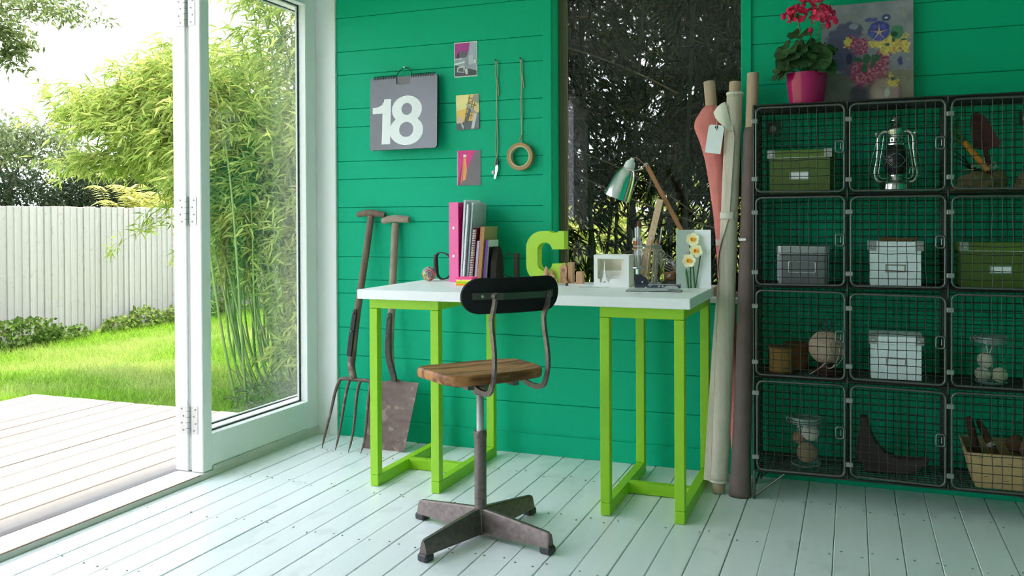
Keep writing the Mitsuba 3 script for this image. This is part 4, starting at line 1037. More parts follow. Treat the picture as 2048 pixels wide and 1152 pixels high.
def petal_flower(c, r, rot):
    k = put(dc, 'flower', frame(flat(Point(0, 0).buffer(0.003)), c + [0, 0.004, 0], (1, 0, 0), (0, 0, 1), (0, -1, 0)), MATTE, (0.82, 0.70, 0.34))
    for i in range(6):
        a = rot + i * math.pi / 3
        pt = affinity.scale(Point(0.56, 0).buffer(1, 10), 0.48, 0.46)
        mm = flat(affinity.scale(pt, r, r, origin=(0, 0)))
        v = np.asarray(mm.vertices)
        v[:, 2] = 0.006 * (np.linalg.norm(v[:, :2], axis=1) / r) ** 2 + 0.0006 * (i % 2)
        ux = np.array([math.cos(a), 0, math.sin(a)])
        uy = np.array([-math.sin(a), 0, math.cos(a)])
        put(k, 'petal', frame(trimesh.Trimesh(v, mm.faces, process=False), c, ux, uy, (0, -1, 0)), MATTE, lambda v, c=c, r=r: srgb(253, 246, 208) + (srgb(252, 226, 120) - srgb(253, 246, 208)) * np.clip(1.15 - 2.0 * np.linalg.norm(v - c, axis=1) / r, 0, 1)[:, None])
    put(k, 'trumpet', lathe([(0.0052, 0), (0.0062, 0.006), (0.0078, 0.010), (0.0062, 0.0095), (0.003, 0.004), (0, 0.003)], 16, c + np.array([0, -0.0005, 0]), (0, -1, 0)), MATTE, srgb(250, 170, 40), 40)


def stem(p, q, y0, y1, w=0.0022, bulge=1.0):
    put(dc, 'stem', beam((p[0], y0, p[1]), (q[0], y1, q[1]), 0.0012, 2 * w, hint=(1, 0, 0)), MATTE, srgb(62, 104, 52))


stem((1.712, ZT + 0.001), (1.708, 0.925), -0.2520, -0.2540)
stem((1.7255, ZT + 0.001), (1.719, 0.845), -0.2420, -0.2480)
stem((1.7275, ZT + 0.001), (1.748, 0.880), -0.2440, -0.2540)
put(dc, 'blade', frame(extr(Polygon([(0, 0), (0.005, 0), (0.0015, 0.045), (-0.003, 0.066), (-0.0065, 0.075), (-0.009, 0.070), (-0.008, 0.055)]), 0.0008), (1.7020, -0.2600, ZT), **XZ), MATTE, srgb(66, 112, 54))
petal_flower(np.array([1.7200, -0.2560, 0.9420]), 0.0245, 0.3)
petal_flower(np.array([1.7330, -0.2620, 0.8990]), 0.0245, 0.75)
petal_flower(np.array([1.7080, -0.2700, 0.8620]), 0.0250, 0.1)

# desk lamp
lp = thing('desk_lamp', 'chrome bell-shade desk lamp on a hinged wooden arm by the window', 'desk lamp')
YL = -0.10
ap, rimc = np.array([1.4535, YL, 1.2665]), np.array([1.3870, YL, 1.1065])
ax = unit(rimc - ap)
prof = [(0.0235, 0.046), (0.0300, 0.052), (0.0365, 0.066), (0.0420, 0.086), (0.0470, 0.110), (0.0515, 0.138), (0.0545, 0.160), (0.0558, 0.1735), (0.0550, 0.1735), (0.0505, 0.138), (0.0460, 0.110), (0.0410, 0.086), (0.0355, 0.067), (0.0290, 0.053), (0.0235, 0.048)]
put(lp, 'shade', lathe(prof, 56, ap, ax), CHROME, (0.82, 0.83, 0.83), 30, label='polished metal bell shade')
put(lp, 'cap', lathe([(0, 0.0), (0.007, 0.0005), (0.0085, 0.004), (0.0088, 0.010), (0.0150, 0.015), (0.0195, 0.023), (0.0215, 0.034), (0.0220, 0.048), (0, 0.048)], 32, ap, ax), SATIN, (0.70, 0.72, 0.72), 30, label='white ceramic cap')
put(lp, 'bulb', sphere(ap + ax * 0.10, 0.026, 2), SATIN, (0.8, 0.8, 0.78), True)
ho = ap + ax * 0.047
a, b, _ = basis(ax)
put(lp, 'shade_ring', tube([ho + 0.0245 * (math.cos(q) * a + math.sin(q) * b) for q in np.linspace(0, 2 * np.pi, 33)[:-1]], 0.0017, 6, closed=True), METAL, (0.6, 0.6, 0.6), True)
J1, J2 = np.array([1.5115, -0.108, 1.2370]), np.array([1.7130, -0.108, 0.8550])
put(lp, 'shade_arm', tube(spline([ho + np.array([0.0, -0.026, -0.004]), (1.4560, -0.134, 1.2160), (1.4760, -0.130, 1.2150), (1.4920, -0.118, 1.2220), (1.5020, -0.110, 1.2330), tuple(J1)], 20), 0.0020, 7), METAL, (0.62, 0.6, 0.58), True)
put(lp, 'cord', tube(spline([ap + [0.004, 0, 0.001], (1.470, -0.100, 1.2660), (1.488, -0.104, 1.2520), tuple(J1)], 14), 0.0022, 6), MATTE, (0.22, 0.12, 0.08), True)
WA = lambda v: np.array([0.36, 0.175, 0.085]) * (0.8 + 0.4 * meshkit.fbm(v * [120, 120, 30], 3, 4))[:, None]
put(lp, 'upper_arm', beam(J1, J2, 0.014, 0.0165, hint=(1, 0, 0.5), b=0.0012), MATTE, WA)
J3 = np.array([1.6050, -0.110, 0.7945])
put(lp, 'lower_arm', beam(J2 + [0, 0.018, 0], J3 + [0.004, 0.016, 0.004], 0.014, 0.0165, hint=(0, 0, 1), b=0.0012), MATTE, WA)
for p in (J1, J2, J3):
    put(lp, 'wing_nut', cat([lathe([(0.0065, -0.011), (0.0065, 0.016), (0, 0.016)], 14, p, (0, -1, 0)), frame(box(-0.010, 0.010, -0.0028, 0.0028, 0.013, 0.019, 0.001), p, unit((0.8, 0, 0.6)), unit((-0.6, 0, 0.8)), (0, -1, 0))]), METAL, (0.40, 0.37, 0.34), 30)
put(lp, 'yoke', box(1.5820, 1.6220, -0.118, -0.086, 0.7785, 0.8075, 0.002), MATTE, WA)
put(lp, 'base', lathe([(0, 0), (0.047, 0), (0.050, 0.003), (0.050, 0.009), (0.046, 0.016), (0.034, 0.0215), (0, 0.0225)], 40, (1.6220, -0.1050, ZT)), SATIN, (0.04, 0.035, 0.03), 30)
# ================================================================== wire locker
rng = np.random.default_rng(21)
wl = thing('wire_locker', 'tall industrial wire mesh locker with twelve doors against the green wall', 'locker')
LX, LZ = [1.947, 2.2645, 2.582, 2.900], [0.1035, 0.4450, 0.7745, 1.1045, 1.4270]
YF, YB = -0.298, -0.024
IRONC = lambda v: np.array([0.060, 0.062, 0.058]) * (0.55 + 0.95 * meshkit.fbm(v * 55, 3, 3))[:, None]
FRC = lambda v: np.array([0.125, 0.127, 0.118]) * (0.6 + 0.8 * meshkit.fbm(v * 60, 3, 7))[:, None]
rod = lambda pts, r, n=6, closed=False: tube(np.asarray(pts, float), r, n, closed)
posts = []
for x in LX:
    for y in (YF, YB):
        posts.append(rod([(x, y, 0.100), (x, y, 1.428)], 0.0048))
for z in LZ:
    for y in (YF, YB):
        posts.append(rod([(LX[0], y, z), (LX[-1], y, z)], 0.0045))
    for x in LX:
        posts.append(rod([(x, YF, z), (x, YB, z)], 0.0042))
put(wl, 'frame', cat(posts), METAL, IRONC, 60)


def grid(o, du, dv, nu, nv, r, wob=0.0012):
    """Wires woven over the rectangle o, o+du, o+dv: nu along du's direction spacing, nv likewise."""
    o, du, dv = (np.asarray(q, float) for q in (o, du, dv))
    n = unit(np.cross(du, dv))
    out = []
    sec = np.array([[-r, 0], [0, -r], [r, 0], [0, r]])
    for k in range(1, nu):
        p = [o + du * (k / nu) + dv * t + n * (r if (k + i) % 2 else -r) * 0.6 + unit(du) * rng.normal(0, wob) for i, t in enumerate(np.linspace(0, 1, 6))]
        out.append(sweep(p, sec))
    for k in range(1, nv):
        p = [o + dv * (k / nv) + du * t + n * (-r if (k + i) % 2 else r) * 0.6 + unit(dv) * rng.normal(0, wob) for i, t in enumerate(np.linspace(0, 1, 6))]
        out.append(sweep(p, sec))
    return cat(out)


W = LX[-1] - LX[0]
D = YB - YF
for i, z in enumerate(LZ):
    put(wl, 'shelf_mesh', grid((LX[0], YF, z), (W, 0, 0), (0, D, 0), 42, 20, 0.0016), METAL, IRONC, kind='stuff')
for x in LX:
    put(wl, 'side_mesh', grid((x, YF, LZ[0]), (0, D, 0), (0, 0, LZ[-1] - LZ[0]), 9, 44, 0.0016), METAL, IRONC, kind='stuff')
put(wl, 'back_mesh', grid((LX[0], YB, LZ[0]), (W, 0, 0), (0, 0, LZ[-1] - LZ[0]), 36, 50, 0.0016), METAL, IRONC, kind='stuff')
for x in (LX[0] + 0.045, LX[-1] - 0.045):
    q = put(wl, 'fixing_plate', box(x - 0.022, x + 0.022, YB - 0.004, YB - 0.002, 1.345, 1.395, 0.0008), METAL, (0.06, 0.06, 0.058))
    put(q, 'washer', lathe([(0.0125, 0), (0.0125, 0.002), (0.006, 0.0035), (0.004, 0.005), (0, 0.005)], 18, (x, YB - 0.004, 1.368), (0, -1, 0)), METAL, (0.32, 0.34, 0.33), 40)
for r_ in range(4):
    for c_ in range(3):
        x0, x1 = LX[c_] + 0.0105 + rng.normal(0, 0.001), LX[c_ + 1] - 0.0095
        sag = rng.normal(0, 0.0025)
        z0, z1 = LZ[r_] + 0.0095 + max(sag, -0.004), LZ[r_ + 1] - 0.0105 - abs(rng.normal(0, 0.003))
        if (r_, c_) in ((3, 0),):
            z1 = LZ[4] - 0.0092
        y = YF - 0.0085
        rr = 0.020
        pts = []
        for cx_, cz_, a0 in ((x1 - rr, z1 - rr, 0), (x0 + rr, z1 - rr, 90), (x0 + rr, z0 + rr, 180), (x1 - rr, z0 + rr, 270)):
            for a in np.linspace(a0, a0 + 90, 5):
                pts.append((cx_ + rr * math.cos(math.radians(a)), y, cz_ + rr * math.sin(math.radians(a)) - sag * ((cx_ - x0) / (x1 - x0))))
        dk = put(wl, 'door', rod(pts, 0.0043, 7, True), METAL, FRC, 60)
        put(dk, 'mesh', grid((x0, y, z0), (x1 - x0, 0, 0), (0, 0, z1 - z0), 10, 11, 0.00125), METAL, lambda v: FRC(v) * 0.55, kind='stuff')
        for zz in (z0 + 0.042 + rng.normal(0, 0.004), z1 - 0.048 + rng.normal(0, 0.004)):
            put(dk, 'hinge', box(LX[c_] - 0.006, x0 + 0.0065, y - 0.0055, YF + 0.006, zz - 0.0085, zz + 0.0085, 0.002), METAL, (0.30, 0.30, 0.285))
        zc = (z0 + z1) / 2 + rng.normal(0, 0.006)
        lp_ = np.array(rrect(0.026, 0.040, 0.007, 3))
        put(dk, 'latch', cat([rod([(x1 - 0.016 + a, y - 0.005, zc + b) for a, b in lp_], 0.0032, 6, True), rod([(x1 - 0.012, y - 0.006, zc - 0.010), (x1 - 0.012, y - 0.006, zc + 0.012)], 0.0024)]), METAL, (0.21, 0.22, 0.205), 60)
for x in (LX[0], LX[-1]):
    s = 1 if x == LX[0] else -1
    for y in (YF, YB - 0.012):
        put(wl, 'leg', rod([(x, y, 0.104), (x - 0.001 * s, y, 0.006), (x - 0.001 * s, y, 0.0)], [0.0055, 0.0055, 0.0045], 8), METAL, FRC, 60)
        put(wl, 'brace', rod([(x + 0.004 * s, y, 0.012), (x + 0.105 * s, y, 0.1005)], 0.0040, 7), METAL, FRC, 60)
    put(wl, 'leg_rail', rod([(x, YF, 0.045), (x, YB - 0.012, 0.045)], 0.0038), METAL, FRC, 60)

# ------------------------------------------------------------------ boxes in the locker
def storage_box(label, x0, x1, yf, dep, z0, z1, lid, col, lidcol, rot=0.0, holder=True, hcol=(0.5, 0.5, 0.5), card=(0.78, 0.80, 0.80), hw=0.066, hz=0.5, group=None):
    k = thing('storage_box', label, 'storage box', group)
    c0 = ((x0 + x1) / 2, yf + dep / 2, 0)
    o = 0.0065
    R_ = lambda m: rotz(m, rot, c0)
    put(k, 'body', R_(box(x0, x1, yf, yf + dep, z0, z1 - 0.004, 0.0012)), SATIN, col)
    put(k, 'lid', R_(cat([box(x0 - o, x1 + o, yf - o, yf + dep + o, z1 - 0.003, z1, 0.0012), box(x0 - o, x1 + o, yf - o, yf - o + 0.002, z1 - lid, z1 - 0.002), box(x0 - o, x1 + o, yf + dep + o - 0.002, yf + dep + o, z1 - lid, z1 - 0.002),
        box(x0 - o, x0 - o + 0.002, yf - o, yf + dep + o, z1 - lid, z1 - 0.002), box(x1 + o - 0.002, x1 + o, yf - o, yf + dep + o, z1 - lid, z1 - 0.002)])), SATIN, lidcol)
    put(k, 'lid_edge', R_(cat([box(x0 - o - 0.0004, x1 + o + 0.0004, yf - o - 0.0004, yf - o + 0.0004, z1 - lid - 0.0002, z1 - lid + 0.0016)])), SATIN, (0.62, 0.64, 0.60))
    for x, s in ((x0 - o, 1), (x1 + o, -1)):
        a, b = sorted((x - 0.0008 * s, x + 0.026 * s))
        cm = cat([box(a, b, yf - o - 0.0012, yf - o + 0.0005, z1 - lid, z1 + 0.0008, 0.0004), box(a, b, yf - o - 0.0012, yf - o + 0.026, z1 + 0.0001, z1 + 0.0011, 0.0003)])
        q = put(k, 'metal_corner', R_(cm), METAL, (0.36, 0.355, 0.345))
        put(q, 'rivet', R_(lathe([(0.004, 0), (0.003, 0.0014), (0, 0.0018)], 10, (x + 0.015 * s, yf - o - 0.0012, z1 - lid / 2), (0, -1, 0))), METAL, (0.72, 0.72, 0.71), 40)
    if holder:
        xc, zc, w, h = (x0 + x1) / 2, z0 + (z1 - lid - z0) * hz, hw / 2, 0.0140
        fr = sbox(-w, -h, w, h).difference(sbox(-w + 0.0045, -h + 0.0045, w - 0.0045, h - 0.0045))
        put(k, 'label_holder', R_(frame(extr(fr, 0.0016), (xc, yf - 0.0001, zc), **XZ)), METAL, hcol)
        put(k, 'label_card', R_(frame(extr(sbox(-w + 0.003, -h + 0.003, w - 0.003, h - 0.003), 0.0006), (xc, yf - 0.0001, zc), **XZ)), MATTE, card)
    return k


BG, BGL = (0.068, 0.115, 0.012), (0.085, 0.145, 0.015)
storage_box('olive green lidded box with white label on the top shelf below the geranium', 2.003, 2.214, -0.225, 0.165, LZ[3] + 0.006, 1.2690, 0.029, BG, BGL, -5.0, hw=0.068, hcol=(0.45, 0.46, 0.44))
storage_box('wide dark green lidded box on the shelf beside the upper white box', 2.630, 2.866, -0.232, 0.165, LZ[2] + 0.006, 0.9350, 0.030, BG, BGL, 0.0, hw=0.068, hcol=(0.28, 0.30, 0.28))
WB = (0.78, 0.84, 0.85)
storage_box('pale white lidded box with papers on its lid, upper of two', 2.3400, 2.5040, -0.228, 0.170, LZ[2] + 0.006, 0.9365, 0.033, WB, (0.80, 0.85, 0.86), 0.0, hcol=(0.30, 0.26, 0.22), card=WB)
storage_box('pale white lidded box with empty metal label frame, lower of two', 2.3415, 2.5050, -0.228, 0.170, LZ[1] + 0.006, 0.6020, 0.027, WB, (0.80, 0.85, 0.86), 0.0, hcol=(0.33, 0.29, 0.26), card=WB)
k = thing('paper_bundle', 'brown papers lying on the lid of the upper white box', 'papers')
for i, (z, r_) in enumerate(((0.0, 3), (0.0035, -2), (0.0065, 1.5))):
    put(k, 'sheet', rotz(box(2.372 + 0.004 * i, 2.490 + 0.003 * i, -0.205, -0.11, 0.9385 + z, 0.9415 + z, 0.0006), r_, (2.43, -0.15, 0)), MATTE, (0.20 - 0.02 * i, 0.10, 0.04))

t = thing('metal_tin', 'silver grey metal box with wire drop handle on the second shelf', 'metal box')
put(t, 'body', frame(extr(Polygon(rrect(0.178, 0.168, 0.018, 5)), 0.104), (2.112, -0.145, LZ[2] + 0.006), (1, 0, 0), (0, 1, 0), (0, 0, 1)), METAL, (0.17, 0.172, 0.18), 40)
put(t, 'lid', frame(extr(Polygon(rrect(0.184, 0.174, 0.020, 5)), 0.028), (2.112, -0.145, 0.8880), (1, 0, 0), (0, 1, 0), (0, 0, 1)), METAL, (0.33, 0.345, 0.345), 40)
put(t, 'rim', tube([(2.112 + a, -0.145 + b, 0.9160) for a, b in rrect(0.180, 0.170, 0.019, 5)], 0.0026, 6, True), CHROME, (0.72, 0.73, 0.73), True)
put(t, 'handle', tube([(2.110 + a, -0.2325, 0.842 + b) for a, b in rrect(0.092, 0.040, 0.005, 3)], 0.0023, 6, True), CHROME, (0.74, 0.74, 0.74), True)
for x in (2.0235, 2.2005):
    put(t, 'chrome_edge', box(x - 0.0006, x + 0.006 if x < 2.1 else x + 0.0006, -0.222, -0.212, LZ[2] + 0.006, 0.888, 0.0005), CHROME, (0.75, 0.76, 0.76))

# hurricane lantern
hl = thing('hurricane_lantern', 'silver hurricane lantern with dark glass globe in the top row', 'lantern')
LC = np.array([2.4255, -0.165, LZ[3] + 0.0045])
SIL = (0.62, 0.61, 0.57)
put(hl, 'tank', lathe([(0, 0.001), (0.050, 0.001), (0.0545, 0.004), (0.0545, 0.010), (0.052, 0.012), (0.052, 0.030), (0.0545, 0.032), (0.0535, 0.036), (0.040, 0.042), (0.022, 0.046), (0.020, 0.056), (0.026, 0.058), (0.026, 0.064), (0, 0.064)], 40, LC), CHROME, SIL, 30)
put(hl, 'globe', lathe([(0.026, 0.066), (0.033, 0.076), (0.040, 0.095), (0.0415, 0.115), (0.039, 0.138), (0.033, 0.156), (0.027, 0.168), (0.025, 0.168), (0.031, 0.155), (0.037, 0.138), (0.0395, 0.115), (0.038, 0.095), (0.031, 0.077), (0.024, 0.066)], 36, LC), GLOSS, (0.010, 0.012, 0.012), 40, label='dark glass globe')
put(hl, 'globe_guard', cat([tube([LC + [0.0435 * math.cos(q), -0.0435 * math.sin(q) if math.sin(q) > 0 else -0.0435 * math.sin(q), 0.115 + 0.026 * math.cos(2 * q)] for q in np.linspace(0, 2 * np.pi, 49)[:-1]], 0.0012, 5, True),
    tube([LC + [0.0435 * math.cos(q), 0.0435 * math.sin(q), 0.112 - 0.026 * math.cos(2 * q)] for q in np.linspace(0, 2 * np.pi, 49)[:-1]], 0.0012, 5, True)]), METAL, (0.34, 0.34, 0.32), True)
put(hl, 'chimney', lathe([(0.026, 0.166), (0.0295, 0.170), (0.0295, 0.175), (0.0255, 0.178), (0.0255, 0.196), (0.0235, 0.198), (0.0250, 0.200), (0.0270, 0.204), (0.0285, 0.214), (0.0290, 0.224), (0.0255, 0.230), (0.017, 0.240), (0.012, 0.246), (0, 0.246)], 36, LC), CHROME, SIL, 30)
put(hl, 'vent_slots', cat([box(-0.0022, 0.0022, 0.0250, 0.0262, 0.183, 0.192).apply_transform(trimesh.transformations.rotation_matrix(a, (0, 0, 1))).apply_translation(LC) for a in np.linspace(0, 2 * np.pi, 13)[:-1]]), MATTE, (0.02, 0.02, 0.02))
put(hl, 'hood', lathe([(0.0, 0.2475), (0.030, 0.2475), (0.0315, 0.2495), (0.024, 0.2525), (0.018, 0.256), (0.0185, 0.262), (0.015, 0.270), (0.006, 0.275), (0, 0.2755)], 32, LC), CHROME, (0.30, 0.31, 0.30), 30)
for s in (-1, 1):
    put(hl, 'side_tube', tube(spline([LC + [s * 0.022, 0, 0.214], LC + [s * 0.045, 0, 0.216], LC + [s * 0.0535, 0, 0.206], LC + [s * 0.058, 0, 0.170], LC + [s * 0.065, 0, 0.100], LC + [s * 0.0685, 0, 0.062], LC + [s * 0.062, 0, 0.046], LC + [s * 0.042, 0, 0.038]], 36), 0.0066, 9), CHROME, SIL, True)
    put(hl, 'brace_rod', tube(spline([LC + [s * 0.040, -0.004, 0.205], LC + [s * 0.046, -0.004, 0.150], LC + [s * 0.055, -0.004, 0.085], LC + [s * 0.052, -0.004, 0.056], LC + [s * 0.030, -0.004, 0.052]], 20), 0.0022, 6), CHROME, SIL, True)
    put(hl, 'lug', lathe([(0.0, 0.0), (0.007, 0.0), (0.009, 0.008), (0.006, 0.012), (0, 0.012)], 14, LC + [s * 0.064, 0, 0.206]), CHROME, SIL, 40)
put(hl, 'bail', tube(spline([LC + [-0.064, 0.004, 0.205], LC + [-0.080, 0.030, 0.120], LC + [-0.078, 0.055, 0.060], LC + [0.0, 0.070, 0.036], LC + [0.078, 0.055, 0.060], LC + [0.080, 0.030, 0.120], LC + [0.064, 0.004, 0.205]], 40), 0.0016, 6), CHROME, SIL, True)
put(hl, 'lift_lever', tube(spline([LC + [0.030, -0.014, 0.066], LC + [0.044, -0.016, 0.072], LC + [0.047, -0.016, 0.088], LC + [0.056, -0.012, 0.090], LC + [0.058, -0.010, 0.078]], 16), 0.0015, 6), CHROME, SIL, True)

# tools and sacking in the top right compartment
tr = thing('hand_trowel', 'reddish brown hand trowel standing blade up in the top row', 'trowel')
bl = Polygon([(0.008, 0.0), (-0.030, 0.006), (-0.037, 0.030), (-0.042, 0.090), (-0.038, 0.122), (-0.022, 0.132), (-0.002, 0.129), (0.010, 0.115), (0.046, 0.030), (0.050, 0.012)]).buffer(-0.003).buffer(0.003)
tri_ = extr(bl.segmentize(0.012), 0.0016)
v = np.asarray(tri_.vertices).copy()
v[:, 2] += 9.0 * v[:, 0] ** 2
put(tr, 'blade', frame(trimesh.Trimesh(v, tri_.faces, process=False), (2.703, -0.178, 1.2500), (1, 0, 0), (0, 0.18, 1), (0, -1, 0.18)), MATTE, (0.085, 0.026, 0.022), 30)
put(tr, 'neck', tube(spline([(2.706, -0.184, 1.265), (2.710, -0.184, 1.235), (2.716, -0.186, 1.205), (2.722, -0.190, 1.150)], 14), [0.007] * 6 + [0.009] * 8, 10), MATTE, (0.11, 0.022, 0.024), 40)
oh = thing('tool_handle', 'orange wooden tool handle tied with raffia in the top row', 'tool handle')
put(oh, 'shaft', tube([(2.638, -0.215, 1.280), (2.6385, -0.2148, 1.279), (2.664, -0.210, 1.245), (2.690, -0.205, 1.212), (2.712, -0.202, 1.180)], [0.007, 0.009, 0.0105, 0.0105, 0.0095], 12), SATIN, srgb(196, 120, 28), 40)
for pts in ([(2.711, -0.212, 1.183), (2.702, -0.216, 1.20), (2.700, -0.214, 1.225)], [(2.711, -0.212, 1.183), (2.722, -0.216, 1.20), (2.735, -0.214, 1.208), (2.734, -0.213, 1.195), (2.713, -0.212, 1.182)], [(2.711, -0.212, 1.183), (2.728, -0.216, 1.190), (2.745, -0.214, 1.190)],
            [(2.660, -0.222, 1.190), (2.664, -0.220, 1.205), (2.660, -0.219, 1.225)], [(2.635, -0.222, 1.181), (2.652, -0.220, 1.184), (2.668, -0.220, 1.183)], [(2.664, -0.220, 1.188), (2.676, -0.222, 1.198), (2.685, -0.220, 1.195), (2.675, -0.219, 1.187)]):
    put(oh, 'raffia', tube(spline(pts, 10), 0.0016, 5), MATTE, (0.36, 0.32, 0.22), True)
hf = thing('hand_fork', 'small dark hand fork lying behind the orange handle', 'hand fork')
for dz in (0.0, 0.022, 0.044):
    put(hf, 'tine', tube(spline([(2.665, -0.122, 1.195 + 0.2 * dz), (2.645, -0.135, 1.205 + 0.55 * dz), (2.605, -0.160, 1.212 + dz)], 10), np.linspace(0.003, 0.0015, 10), 6), METAL, (0.05, 0.045, 0.04), True)
put(hf, 'socket', tube([(2.660, -0.120, 1.198), (2.700, -0.095, 1.185), (2.735, -0.085, 1.165)], [0.005, 0.007, 0.010], 9), METAL, (0.05, 0.04, 0.035), 40)
sp = thing('leaf_sprig', 'dry green leafy sprig beside the orange tool handle', 'sprig')
st_ = [(2.632, -0.208, 1.272), (2.624, -0.204, 1.290), (2.613, -0.200, 1.310), (2.615, -0.198, 1.335), (2.622, -0.197, 1.355)]
put(sp, 'stem', tube(spline(st_, 10), 0.0017, 5), MATTE, (0.05, 0.08, 0.015), True)
for i in range(16):
    a = np.array(st_[i % 4]) + rng.normal(0, 0.004, 3)
    d = unit(rng.normal(0, 1, 3) * [1, 0.6, 1])
    put(sp, 'leaf', beam(a, a + d * rng.uniform(0.018, 0.032), 0.006, 0.0009, hint=rng.normal(0, 1, 3)), MATTE, np.array([0.045, 0.085, 0.015]) * rng.uniform(0.6, 1.3))


def lump(c, rad, seed, amp=0.22, fr=16, sub=4, flat_=None):
    m = trimesh.creation.icosphere(subdivisions=sub)
    v = np.asarray(m.vertices)
    n_ = meshkit.fbm(v * fr / 10 + seed, 4, seed) - 0.5
    v = v * (1 + amp * 2 * n_)[:, None] * np.asarray(rad) + np.asarray(c)
    if flat_ is not None:
        v[:, 2] = np.maximum(v[:, 2], flat_)
    return trimesh.Trimesh(v, m.faces, process=False)


SK = (0.125, 0.100, 0.050)
k = thing('canvas_sack', 'crumpled olive canvas sack, left of the pair in the top row', 'sack', 'canvas sacks in the top row')
put(k, 'folds', cat([lump((2.690, -0.175, 1.135), (0.072, 0.055, 0.042), 3, 0.3, 22, 4, 1.110), lump((2.745, -0.165, 1.140), (0.032, 0.045, 0.046), 8, 0.25, 20, 3, 1.110), lump((2.640, -0.190, 1.118), (0.042, 0.036, 0.016), 5, 0.3, 22, 3, 1.110)]), MATTE, SK, True)
k = thing('canvas_sack', 'crumpled olive canvas sack, right of the pair in the top row', 'sack', 'canvas sacks in the top row')
put(k, 'folds', cat([lump((2.846, -0.175, 1.133), (0.048, 0.050, 0.042), 13, 0.3, 22, 4, 1.110), lump((2.818, -0.185, 1.1205), (0.030, 0.036, 0.018), 15, 0.3, 22, 3, 1.110)]), MATTE, SK, True)


def wound_ball(key, name, c, r, col, turns=30, wr=0.0016, seed=0, label=None):
    """A ball of string: a core under separate windings in a few wound bands."""
    g = np.random.default_rng(seed)
    k = put(key, name, sphere(c, r * 0.97, 3), MATTE, np.asarray(col) * 0.75, True, label=label)
    out = []
    for b in range(6):
        n0 = unit(g.normal(size=3))
        for i in range(turns // 6):
            n_ = unit(n0 + g.normal(0, 0.10, 3))
            a, b_, _ = basis(n_)
            off = (i - turns / 12) / (turns / 12) * r * 0.5
            R_ = math.sqrt(max(r * r - off * off, 1e-6))
            q = np.linspace(0, 2 * np.pi, 27)[:-1]
            out.append(tube(np.asarray(c) + n_ * off + R_ * (np.cos(q)[:, None] * a + np.sin(q)[:, None] * b_), wr, 4, True))
    put(k if '__' in key else k, 'windings', cat(out), MATTE, col, True, kind='stuff')
    return k


# spools and ball of twine
for lb, c0, r0, h0, cl in (('squat spool of brown jute string, front one of two', (2.0335, -0.205), 0.0415, 0.098, srgb(142, 104, 58)), ('squat spool of brown jute string behind the front spool', (2.085, -0.105), 0.044, 0.100, srgb(118, 78, 46))):
    k = thing('string_spool', lb, 'spool', 'string spools on the third shelf')
    zb = LZ[1] + 0.0055
    put(k, 'flange', lathe([(0, 0), (r0 + 0.004, 0), (r0 + 0.004, 0.006), (0, 0.006)], 28, (*c0, zb)), MATTE, (0.075, 0.038, 0.02), 40)
    put(k, 'flange', lathe([(0, 0), (r0 + 0.004, 0), (r0 + 0.004, 0.006), (0, 0.006)], 28, (*c0, zb + h0 - 0.006)), MATTE, (0.10, 0.055, 0.028), 40)
    pr_ = [(r0 * (0.94 + 0.06 * abs(2 * t - 1) ** 2) + 0.0008 * (i % 2), 0.006 + t * (h0 - 0.012)) for i, t in enumerate(np.linspace(0, 1, 45))]
    put(k, 'string', lathe(pr_, 28, (*c0, zb)), MATTE, cl, 30)
k = thing('twine_ball', 'large pale ball of twine with scissors stuck in the top', 'ball of twine')
TB = np.array([2.1905, -0.178, LZ[1] + 0.102])
wound_ball(k, 'ball', TB, 0.060, (0.50, 0.37, 0.285), 90, 0.0017, 4)
put(k, 'stand', lathe([(0, 0), (0.050, 0), (0.052, 0.004), (0.046, 0.012), (0.030, 0.024), (0.024, 0.044), (0, 0.044)], 30, (TB[0], TB[1], LZ[1] + 0.005)), SATIN, (0.035, 0.010, 0.010), 30)
for pts in ([TB + [0.012, -0.060, 0.02], TB + [0.004, -0.066, -0.040], TB + [-0.030, -0.060, -0.075], TB + [-0.055, -0.062, -0.092]], [TB + [0.045, -0.045, 0.01], TB + [0.040, -0.055, -0.035], TB + [0.010, -0.066, -0.066], TB + [0.002, -0.064, -0.064]], [TB + [0.055, -0.030, 0.0], TB + [0.056, -0.045, -0.030], TB + [0.030, -0.060, -0.060], TB + [0.010, -0.064, -0.068]]):
    put(k, 'loose_strand', tube(spline(pts, 16), 0.0017, 5), MATTE, (0.52, 0.40, 0.31), True)
k = thing('scissors', 'dark scissors with loop handles stuck into the twine ball', 'scissors')
for s in (-1, 1):
    lpz = [TB + [s * 0.0105 + 0.0085 * math.cos(q), 0.0, 0.083 + 0.0205 * math.sin(q)] for q in np.linspace(0, 2 * np.pi, 25)[:-1]]
    put(k, 'handle', tube(lpz, 0.0022, 6, True), SATIN, (0.015, 0.02, 0.02), True)
    put(k, 'blade', beam(TB + [s * 0.002, 0.0, 0.068], TB + [s * 0.001, 0.0, 0.020], 0.0065, 0.002), METAL, (0.10, 0.10, 0.10))


